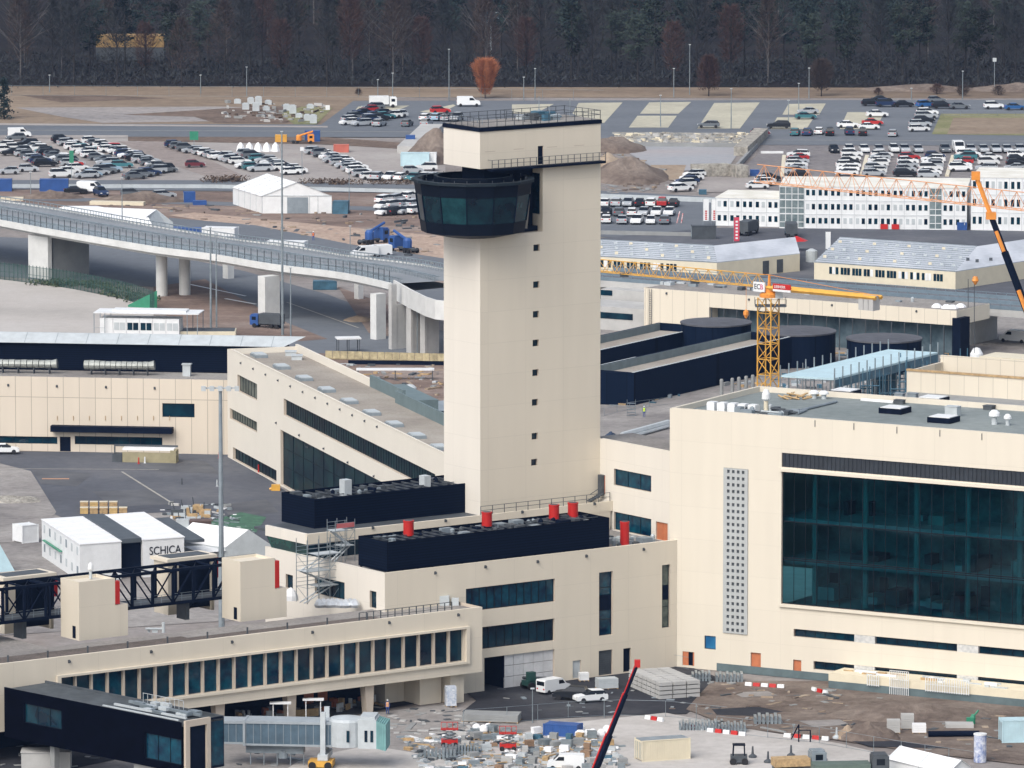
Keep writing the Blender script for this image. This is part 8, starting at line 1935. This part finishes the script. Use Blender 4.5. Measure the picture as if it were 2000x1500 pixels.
b = MB(fj); b.box(-2.0, .2, -1.5, -1.3, zj - .6, zj + .9); sg = b.build('sign_board', 'white', tc)
text('EC', 1.15, fj, -1.8, -1.53, zj - .2, 'blackm', parent=sg, nm='letters', sx=.85); text('B', 1.15, fj, -.65, -1.53, zj - .2, mat('sign_magenta', (.6, .02, .15), .5), parent=sg, nm='letters', sx=.9)
b = MB(fj); b.box(1.6, 5.0, -1.2, -1.05, zj + .0, zj + .85, m=0); b.box(1.6, 5.0, -1.2, -1.05, zj - .35, zj - .01, m=1); sg = b.build('name_board', ['red', 'white'], tc)
text('LIEBHERR', .62, fj, 1.85, -1.22, zj + .2, 'white', parent=sg, nm='letters', sx=.82)
b = MB(); b.box(c.x + .9, c.x + 2.1, c.y - 1.2, c.y + .2, zm - .1, zm + 1.6); b.build('cab', 'wgrey', tc)
hk = jr + jd * 4.5; b = MB(); b.tube(hk, Vector((hk.x, hk.y, zj - 3.8)), .03, 4); b.lathe((hk.x, hk.y, zj - 4.6), [(.1, -.6), (.45, 0), (.4, .5), (.1, .8)], 8); b.build('hook', 'orange', tc)
for k in (.28, .55): q = jr + jd * 52 * k; b = MB(); b.box(q.x - .7, q.x + .7, q.y - .4, q.y + .4, zj - .5, zj + .1); b.build('trolley', 'dgrey', tc)
# long luffing crane jib on the right
c2 = thing('tower_crane', 'long salmon orange crane jib reaching in from the right edge over the white offices', 'crane', P(2160, 700))
e0_, e1_ = P(1478, 347, 46), P(2180, 400, 46)
b = MB(); lattice(b, e0_ + Vector((0, 0, -.6)), e1_ + Vector((0, 0, -2.2)), 1.6, 2.6, .065, 2.6, rc_=.04); b.build('jib', mat('salmon_orange', (.72, .34, .16), .5, var=.1), c2)
b = MB(); lattice(b, e1_ - Vector((1.2, 1.2, e1_.z)), e1_ - Vector((1.2, 1.2, 3)), 2.4, 2.4, .12, 2.6, up=Vector((0, 1, 0)), tri=False, rc_=.07); b.build('mast', 'orange', c2)
b = MB(); q = e1_ + Vector((6, 0, -3)); b.box(q.x - 2, q.x + 2, q.y - 1, q.y + 1, q.z - 1, q.z + 1); b.build('counterweight', 'conc', c2)
# telescopic boom black / orange
bo = thing('mobile_crane', 'black and orange telescopic crane boom slanting down at the right edge', 'crane', P(2060, 760))
def Py(px, py, Y): r = ray(px, py); return CAMP + r * (Y / r.y)
a_ = Py(1907, 346, 1010); d__ = Py(2075, 790, 1000)
b = MB(); seg_ = [(0, .32, .30, 0), (.16, .38, .36, 1), (.30, .46, .44, 1), (.62, .56, .54, 1)]
D = d__ - a_
b.tube(a_, a_ + D * .18, .32, 4, m=0); b.tube(a_ + D * .17, a_ + D * .34, .42, 4, m=1); b.tube(a_ + D * .33, a_ + D * .62, .52, 4, m=1); b.tube(a_ + D * .61, d__, .66, 4, m=1)
b.build('boom', ['orange', 'blackm'], bo)
b = MB(); o_ = Vector((-.15, -.55, .1)); b.tube(a_ + D * .24 + o_, a_ + D * .33 + o_, .26, 4); b.tube(a_ + D * .5 + o_, a_ + D * .62 + o_ * 1.2, .3, 4); b.build('boom_stripe', 'orange', bo)
b = MB(); b.box(a_.x - .7, a_.x + .5, a_.y - .5, a_.y + .5, a_.z - .4, a_.z + .8); q = a_ + D * .17; b.box(q.x - .7, q.x + .7, q.y - .6, q.y + .6, q.z - .5, q.z + .5); b.build('boom_head', 'orange', bo)
b = MB(); b.box(d__.x - 2, d__.x + 3, d__.y - 1.5, d__.y + 1.5, .8, max(3, d__.z - .5)); b.build('superstructure', 'blackm', bo)
# hoist ropes
t = thing('hoist_rope', 'pair of thin black hoist ropes hanging at the right, behind the hall', 'rope', Py(1905, 600, 1010)); b = MB()
for px, y0, y1 in ((1903, 545, 690), (1891, 545, 600)): b.tube(Py(px, y0, 1012), Py(px, y1, 1012), .05, 4)
b.build('ropes', 'dgrey', t); b = MB(); q = Py(1905, 548, 1012); b.lathe(q, [(.1, -.6), (.5, 0), (.3, .6)], 8); b.build('hook_block', 'orange', t)
# red lattice boom in the foreground
rb_ = thing('boom_lift', 'long dark red telescopic boom rising from the bottom edge in front of the terminal', 'boom', P(1150, 1600))
a_ = Py(1244, 1300, 835); q_ = Py(1165, 1500, 826); D = q_ - a_; q2 = a_ + D * 1.55
b = MB(); b.tube(a_, a_ + D * .3, .20, 4, m=0); b.tube(a_ + D * .28, a_ + D * .7, .30, 4, m=0); b.tube(a_ + D * .68, q2, .42, 4, m=0); b.build('boom', ['blackm'], rb_)
b = MB(); o_ = Vector((-.28, -.05, .12)); b.tube(a_ + o_ * .7, a_ + D * .3 + o_ * .7, .08, 4); b.tube(a_ + D * .28 + o_, a_ + D * .7 + o_, .10, 4); b.tube(a_ + D * .68 + o_ * 1.4, q2 + o_ * 1.4, .12, 4); b.build('red_edge', 'red', rb_)
b = MB(); b.box(a_.x - .3, a_.x + .4, a_.y - .3, a_.y + .3, a_.z - .2, a_.z + .7); b.build('tip_head', 'red', rb_)
b = MB(); b.box(q2.x - 2, q2.x + 1.5, q2.y - 1.3, q2.y + 1.3, .4, 2.4); b.build('carrier', 'red', rb_)
# ------------------------------------------------------------------ road masts in the distance, signs, abutments
for i, (px, py, yt) in enumerate([(97, 180, 146), (392, 182, 146), (482, 188, 130), (738, 190, 155), (767, 188, 142), (877, 196, 95), (1023, 196, 150), (1045, 196, 133), (1316, 190, 133), (1347, 185, 86), (1560, 215, 162), (1580, 192, 132), (1428, 252, 172), (1780, 196, 172), (1880, 195, 138), (1290, 248, 185), (1540, 245, 195)]):
 mast(px, py, yt, ORD[i] + ' from the left of the thin lamp poles along the far car park', .10, 3, grp='lamp poles of the far car park')
def sign(px, py, ytop, w, hh, m, label):
 c = P(px, py); s = 14000 / (c.y * CP); h = (py - ytop) / s; t = thing('road_sign', label, 'sign', c); b = MB(); b.box(c.x - .06, c.x + .06, c.y - .05, c.y + .05, 0, h); b.build('post', 'grey', t); b = MB(); b.box(c.x - w / 2, c.x + w / 2, c.y - .12, c.y - .06, h - hh, h); b.build('board', m, t)
sign(379, 286, 256, 1.9, 1.9, 'green', 'square green sign board at the back of the left car park'); sign(140, 350, 293, .9, 2.6, 'green', 'narrow green sign board above the left car park'); sign(1942, 176, 112, .9, .9, 'wgrey', 'thin pole with white box at the forest edge on the right')
sign(590, 345, 286, .8, .8, 'white', 'small square sign on a pole behind the gabled tent'); sign(640, 215, 205, 1.0, 1.4, 'white', 'small white board at the far left end of the upper car park')
# lattice board tower in the forest
c = P(955, 110); t = thing('lattice_board', 'dark blue lattice board on a mast above the forest behind the tower', 'lattice board', c); s = 14000 / (c.y * CP); z = lambda y: (110 - y) / s
b = MB(); b.tube((c.x + .5, c.y, 0), (c.x + .5, c.y, z(12)), .25, 5); b.build('mast', 'grey', t); b = MB(); b.box(c.x - 2.4, c.x + 2.6, c.y - .4, c.y, z(46), z(22)); b.build('board', mat('blue_board', (.02, .05, .08), .6), t)
b = MB()
for k in range(3): b.tube((c.x - 2.5, c.y - .5, z(18 + k * 11)), (c.x + 2.7, c.y - .5, z(24 + k * 11)), .12, 4)
b.build('bars', 'grey', t)
# yellow hall seen through the trees
c = P(250, 118); s = 14000 / (c.y * CP); t = thing('yellow_shed', 'yellow building glimpsed through the bare trees at the upper left', 'shed', c); b = MB(); b.box(c.x - 8, c.x + 9, c.y, c.y + 6, (118 - 92) / s, (118 - 69) / s); b.build('upper_wall', mat('ochre_wall', (.26, .17, .07), .8, var=.3, scale=1.0), t); b = MB(); b.box(c.x - 8, c.x + 9, c.y + .1, c.y + 6, 0, (118 - 92) / s); b.build('lower_wall', 'dgrey', t)
# concrete abutment walls of the underpass
def wallpx(pts, h, th, m, name, label, cat='wall'):
 b = MB()
 for p, q in zip(pts[:-1], pts[1:]):
  p, q = P(*p), P(*q); d = (q - p); d.z = 0; d.normalize(); n = Vector((-d.y, d.x, 0)) * th; b.prism([p.xy, q.xy, (q + n).xy, (p + n).xy], 0, h)
 return tag(b.build(name, m), label, cat)
wallpx([(1225, 286), (1475, 288)], .9, .6, 'concd', 'underpass_wall', 'long low grey wall below the rubble bank right of the tower'); wallpx([(1475, 288), (1425, 342)], 1.0, .6, 'concd', 'underpass_wall', 'slanting grey wall down the right side of the underpass')
wallpx([(1355, 346), (1425, 344), (1440, 348)], 2.6, 2.5, 'rubble', 'abutment_block', 'pale broken concrete abutment at the end of the underpass', 'abutment'); wallpx([(1460, 305), (1500, 268)], 2.0, 3, 'rubble', 'rubble_edge', 'white rubble edge at the corner of the right car park', 'rubble')
wallpx([(820, 300), (866, 256)], 1.6, 5, 'conc', 'embankment_slab', 'sloping concrete slab on the mound left of the tower head', 'slab')
wallpx([(0, 392), (45, 392)], .6, 2, 'ivory', 'concrete_beam', 'short pale beam lying at the left edge behind the viaduct', 'beam'); wallpx([(175, 400), (280, 402)], .7, 2, 'ivory', 'concrete_beam', 'long pale beam lying behind the viaduct', 'beam')
wallpx([(1170, 388), (1400, 396)], 1.0, .3, 'wgrey', 'guard_wall', 'grey guard wall behind the small lot right of the tower'); wallpx([(1170, 458), (1350, 462)], .8, .3, 'concd', 'guard_wall', 'low wall in front of the small lot right of the tower')
wallpx([(-200, 367), (420, 368), (870, 379)], .8, .2, 'wgrey', 'guard_rail', 'grey guard rail along the road in front of the left car park', 'guard rail')
wallpx([(1528, 306), (1524, 345)], .4, .8, 'ivory', 'kerb_island', 'pale kerb island in the leftmost aisle of the right car park', 'kerb'); wallpx([(1690, 306), (1680, 342)], .4, .8, 'ivory', 'kerb_island', 'pale kerb island in the middle of the right car park', 'kerb'); wallpx([(1858, 306), (1846, 345)], .4, .8, 'ivory', 'kerb_island', 'pale kerb island near the right end of the right car park', 'kerb')
wallpx([(1486, 300), (1530, 300)], .5, .4, 'white', 'white_barrier', 'white horizontal barrier at the corner of the right car park', 'barrier')
for i, (px, py) in enumerate([(464, 202), (490, 203), (505, 205), (524, 204), (480, 214), (500, 217), (520, 216), (560, 216), (572, 222), (584, 230), (600, 236), (612, 241), (606, 212)]):
 c = P(px, py); b = MB(); b.box(c.x - .8, c.x + .8, c.y - .5, c.y + .5, 0, .9 + (i % 3) * .5); b.box(c.x - .5, c.x + .5, c.y - .3, c.y + .3, .9 + (i % 3) * .5, 1.1 + (i % 3) * .5); tag(b.build('stone_block', 'wgrey', None, loc=c), ORD[i] + ' of the pale blocks around the grass patch left of the upper car park', 'block', 'pale blocks around the far grass patch')
for i, px in enumerate(range(520, 440, -80)): pass
for i in range(5):
 c = P(470 + i * 17, 296); b = MB(); b.lathe(c, [(1.0, 0), (.7, 1.3), (.2, 2.0)], 6); tag(b.build('sheeted_heap', 'tent', None, loc=c), ORD[i] + ' from the left of the white sheeted heaps behind the parked cars', 'sheeted heap', 'white sheeted heaps in the left car park')
container(652, 298, 3.2, 2, 1.7, 0, 'salmon red skip at the far side of the left car park', mat('salmon_skip', (.5, .14, .1), .6), nm='skip', cat='skip', doors=False)
container(538, 278, 2.4, 2, 1.6, 0, 'yellow machine beside the orange truck', 'yellow', nm='yellow_machine', cat='machine', doors=False)
hedge('brush_row', [(400, 356), (440, 355), (470, 354)], 2, 1.2, 'scrubb', 'row of dry brush behind the gabled tent', 8, 60); hedge('brush_row', [(585, 358), (680, 360), (800, 360)], 2.0, 1.0, 'scrubb', 'row of dry brush right of the gabled tent', 9, 90)
# ------------------------------------------------------------------ trees
M['bark'] = mat('bark', (.025, .023, .023), .9, var=.3, scale=2)
M['barkp'] = mat('pale_bark', (.09, .085, .085), .9, var=.3, scale=2)
M['twig_a'] = mat('twigs_brown', (.035, .026, .024), .95, col2=(.075, .055, .047), scale=.6)
M['twig_b'] = mat('twigs_grey', (.02, .024, .028), .95, col2=(.042, .047, .05), scale=.6)
M['twig_c'] = mat('twigs_red', (.05, .027, .024), .95, col2=(.085, .048, .04), scale=.6)
M['twig_o'] = mat('twigs_copper', (.30, .10, .045), .9, col2=(.42, .17, .08), scale=.9)
M['pine'] = mat('pine_needles', (.006, .015, .016), .9, col2=(.014, .032, .028), scale=.5)
M['pine2'] = mat('olive_needles', (.012, .022, .018), .9, col2=(.028, .042, .03), scale=.5)
def bare_tree(seed, h, w, twm, bark='bark', dens=900, low=.25, vase=False):
 rr = random.Random(seed); t = bpy.data.objects.new('bare_tree', None); COL.objects.link(t); WL[t.name] = Vector()
 b = MB(); b.tube((0, 0, 0), (rr.uniform(-.3, .3), 0, h * .55), .22, 6, r2=.13); ends = []
 for i in range(11):
  z0 = h * rr.uniform(low, .6); a = rr.uniform(0, 6.28); L = h * rr.uniform(.2, .42); tl = rr.uniform(.35, .9); p = Vector((0, 0, z0)); q = p + Vector((math.cos(a) * L * (1 - tl * .6), math.sin(a) * L * (1 - tl * .6), L * tl)); b.tube(p, q, .10, 4, r2=.04)
  for k in range(3): a2 = a + rr.uniform(-.9, .9); e_ = q + Vector((math.cos(a2) * L * .35, math.sin(a2) * L * .35, L * rr.uniform(.15, .5))); b.tube(p.lerp(q, rr.uniform(.5, 1)), e_, .05, 3, r2=.02); ends.append(e_)
 b.tube((0, 0, h * .55), (rr.uniform(-.5, .5), 0, h * .9), .12, 4, r2=.03); b.build('trunk', bark, t)
 c = MB()
 for i in range(int(dens * 1.6)):
  f_ = rr.random() ** .7; z = h * (low + (1 - low) * f_); R = w * math.sin(math.pi * min(.97, .18 + .8 * f_)) ** .7 * (.75 + .25 * math.sin(seed + 3 * f_)); R = w * (.3 + .7 * f_) * (1 if f_ < .8 else (1.02 - f_) / .22) ** .5 if vase else R; a = rr.uniform(0, 6.28); r = R * math.sqrt(rr.random())
  p = Vector((r * math.cos(a), r * math.sin(a), z)); d = Vector((math.cos(a) * .5 + rr.gauss(0, .4), math.sin(a) * .5 + rr.gauss(0, .4), (.8 if vase else .25) + .6 * rr.random())).normalized(); L = rr.uniform(.8, 2.0); s = d.orthogonal().normalized(); s = (s * math.cos(a * 3) + d.cross(s) * math.sin(a * 3)) * rr.uniform(.03, .085)
  c.add([p - s, p + s, p + d * L], [(0, 1, 2)])
 c.build('crown', twm, t); return t
def pine_tree(seed, h, w, m, cone=False):
 rr = random.Random(seed); t = bpy.data.objects.new('pine_tree', None); COL.objects.link(t); WL[t.name] = Vector(); b = MB(); b.tube((0, 0, 0), (0, 0, h * .92), .25, 6, r2=.06)
 c = MB(); nb = 34
 for i in range(nb):
  f_ = (.08 if cone else .38) + (.9 if cone else .6) * i / nb; z = h * f_; R = w * ((1 - f_) * 1.15 if cone else math.sin(math.pi * min(.95, (f_ - .3) / .75)) ** .6) * rr.uniform(.7, 1.1); a = rr.uniform(0, 6.28); q = Vector((math.cos(a) * R, math.sin(a) * R, z + (-.3 if cone else .6))); b.tube((0, 0, z - .3), q, .06, 3, r2=.02)
  for k in range(26 if not cone else 34):
   o = Vector((0, 0, z)).lerp(q, rr.uniform(.25, 1.05)) + Vector((rr.gauss(0, .5), rr.gauss(0, .5), rr.gauss(0, .35))); d = Vector((rr.gauss(0, 1), rr.gauss(0, 1), rr.gauss(0, .5))).normalized(); s = d.orthogonal().normalized() * rr.uniform(.12, .3); c.add([o - s, o + s, o + d * rr.uniform(.4, .9)], [(0, 1, 2)])
 b.build('trunk', 'bark', t); c.build('crown', m, t); return t
protos = [('bare_tree', bare_tree(1, 19, 4.6, 'twig_a')), ('bare_tree', bare_tree(2, 21, 4.4, 'twig_b')), ('bare_tree', bare_tree(3, 20, 5.0, 'twig_a', 'barkp')), ('bare_tree', bare_tree(4, 17, 4.6, 'twig_c')), ('bare_tree', bare_tree(5, 22, 4.8, 'twig_b', 'barkp')),
    ('pine_tree', pine_tree(6, 19, 4.2, 'pine')), ('pine_tree', pine_tree(7, 17, 4.0, 'pine2')), ('pine_tree', pine_tree(8, 21, 4.4, 'pine'))]
LBL = {0: 'bare brown tree', 1: 'bare grey tree', 2: 'bare brown tree with pale trunk', 3: 'bare reddish tree', 4: 'tall bare tree with pale trunk', 5: 'dark green pine', 6: 'olive green pine', 7: 'tall dark green pine'}
rt = random.Random(99); first = {}
nt_ = 0
rows = [(1722, 5.2, 34), (1746, 0, 31), (1772, 3, 30), (1800, 0, 30), (1830, 4, 30), (1862, 0, 30), (1896, 4, 31), (1934, 0, 32), (1976, 4, 33)]
for ri, (Y, off, n_) in enumerate(rows):
 wv_ = Y * 2300 / 14000
 for i in range(n_):
  x = -wv_ / 2 + wv_ * (i + .5) / n_ + rt.uniform(-2.5, 2.5); y = Y + rt.uniform(-8, 8); fx_ = x / wv_ + .5
  pm = noise.noise(Vector((x * .018, y * .03, 4.2)))
  band_ = 1 if 1 <= ri <= 5 else 0
  if pm > -.04 and band_ and (fx_ > .3 or pm > .2): k = rt.choice((5, 6, 7, 5, 6))
  else: k = rt.choice((0, 0, 1, 2, 3, 4, 1) if ri > 4 or fx_ < .3 else (0, 1, 1, 3, 2, 6))
  nm, pr = protos[k]; side = 'in the wood behind the left sandy field' if fx_ < .33 else ('in the wood behind the tower' if fx_ < .6 else 'in the wood behind the upper car park')
  sc_ = rt.uniform(.85, 1.15)
  if k not in first: o = pr; first[k] = 1; o.location = (x, y, 0); o.rotation_euler = (0, 0, rt.uniform(0, 6)); o.scale = (sc_,) * 3
  else: o = copy_tree(pr, (x, y, 0), rt.uniform(0, 6.28), (sc_, sc_, sc_ * rt.uniform(.92, 1.1)))
  tag(o, f'{LBL[k]} {side}', 'tree', f'{LBL[k]}s of the forest'); nt_ += 1
print('trees', nt_)
for k, (nm, pr) in enumerate(protos):
 if k not in first:
  for ch in list(pr.children): bpy.data.objects.remove(ch)
  bpy.data.objects.remove(pr)
# dense rear wood and undergrowth
def thicket(name, Y0, Y1, n_, h, m, seed, z0=0.0, s0=.5, s1=1.3):
 rr = random.Random(seed); b = MB()
 for i in range(n_):
  y = rr.uniform(Y0, Y1); x = (rr.random() - .5) * y * 2300 / 14000; z = z0 + h * rr.random() ** .8; d = Vector((rr.gauss(0, .9), rr.gauss(0, .9), .7)).normalized(); s = Vector((rr.gauss(0, 1), rr.gauss(0, 1), 0)).normalized() * rr.uniform(.08, .22); p = Vector((x, y, z)); b.add([p - s, p + s, p + d * rr.uniform(s0, s1) * 1.6], [(0, 1, 2)])
 return tag(b.build(name, m), None, None, None, 'stuff')
thicket('undergrowth', 1712, 1790, 22000, 2.2, 'twig_b', 3); thicket('rear_forest', 1990, 2060, 60000, 18.0, 'twig_a', 4, s0=1.2, s1=2.6)
def single(pr, px, py, hpx, label, cat='tree', wide=1.0):
 c = P(px, py); s = 14000 / (c.y * CP); pr.location = c; hh = hpx / s; bb = max(v.co.z for ch in pr.children for v in ch.data.vertices); k = hh / bb; pr.scale = (k * wide, k * wide, k); tag(pr, label, cat)
o = bare_tree(21, 14, 4.0, 'twig_o', 'barkp', 2400, .1, True); single(o, 948, 192, 86, 'copper orange tree standing alone in front of the forest above the tower', wide=1.45)
o = bare_tree(22, 14, 6.0, 'twig_c', 'bark', 2200, .15); single(o, 1384, 188, 88, 'bare reddish brown tree in front of the forest, left of the second tall lamp pole', wide=1.2)
o = bare_tree(23, 14, 6.0, 'twig_a', 'bark', 2200, .15); single(o, 1604, 188, 80, 'bare dark tree in front of the forest above the gravel bays', wide=1.2)
o = pine_tree(24, 12, 3.6, 'pine', True); single(o, 8, 232, 86, 'dark conical conifer at the left edge beside the far road', wide=1.0)
for i, (px, py, hp) in enumerate([(1880, 188, 26), (1830, 184, 24), (1950, 186, 22), (1715, 186, 18), (700, 186, 16)]):
 o = bare_tree(30 + i, 6, 3.0, 'twig_c' if i % 2 else 'twig_a', 'bark', 500, .05); single(o, px, py, hp, ORD[i] + ' low brown bush along the forest edge, right of the upper car park' if i < 4 else 'low brown bush at the forest edge left of the upper car park', 'bush', wide=1.6)
sitefence([(-100, 186), (700, 190), (1180, 196)], 'thin fence line in front of the forest at the left', h=2.4, step=7); sitefence([(1840, 226), (2200, 228)], 'thin fence around the grass plot at the right edge', h=1.2, step=4)
# ------------------------------------------------------------------ haze
def haze(d=.00003):
 b = MB(); x0, x1, y0, y1, z0, z1 = -2600, 2600, -60, 6600, -1.5, H + 12
 b.box(x0, x1, y0, y1, z0, z1); m = bpy.data.materials.new('haze_air'); m.use_nodes = True; nt = m.node_tree
 for n in list(nt.nodes): nt.nodes.remove(n)
 out = nt.nodes.new('ShaderNodeOutputMaterial'); v = nt.nodes.new('ShaderNodeVolumePrincipled'); v.inputs['Color'].default_value = (.35, .55, 1.0, 1); v.inputs['Density'].default_value = d; v.inputs['Anisotropy'].default_value = .2
 nt.links.new(v.outputs[0], out.inputs['Volume']); tag(b.build('haze', m), kind='stuff')
haze()
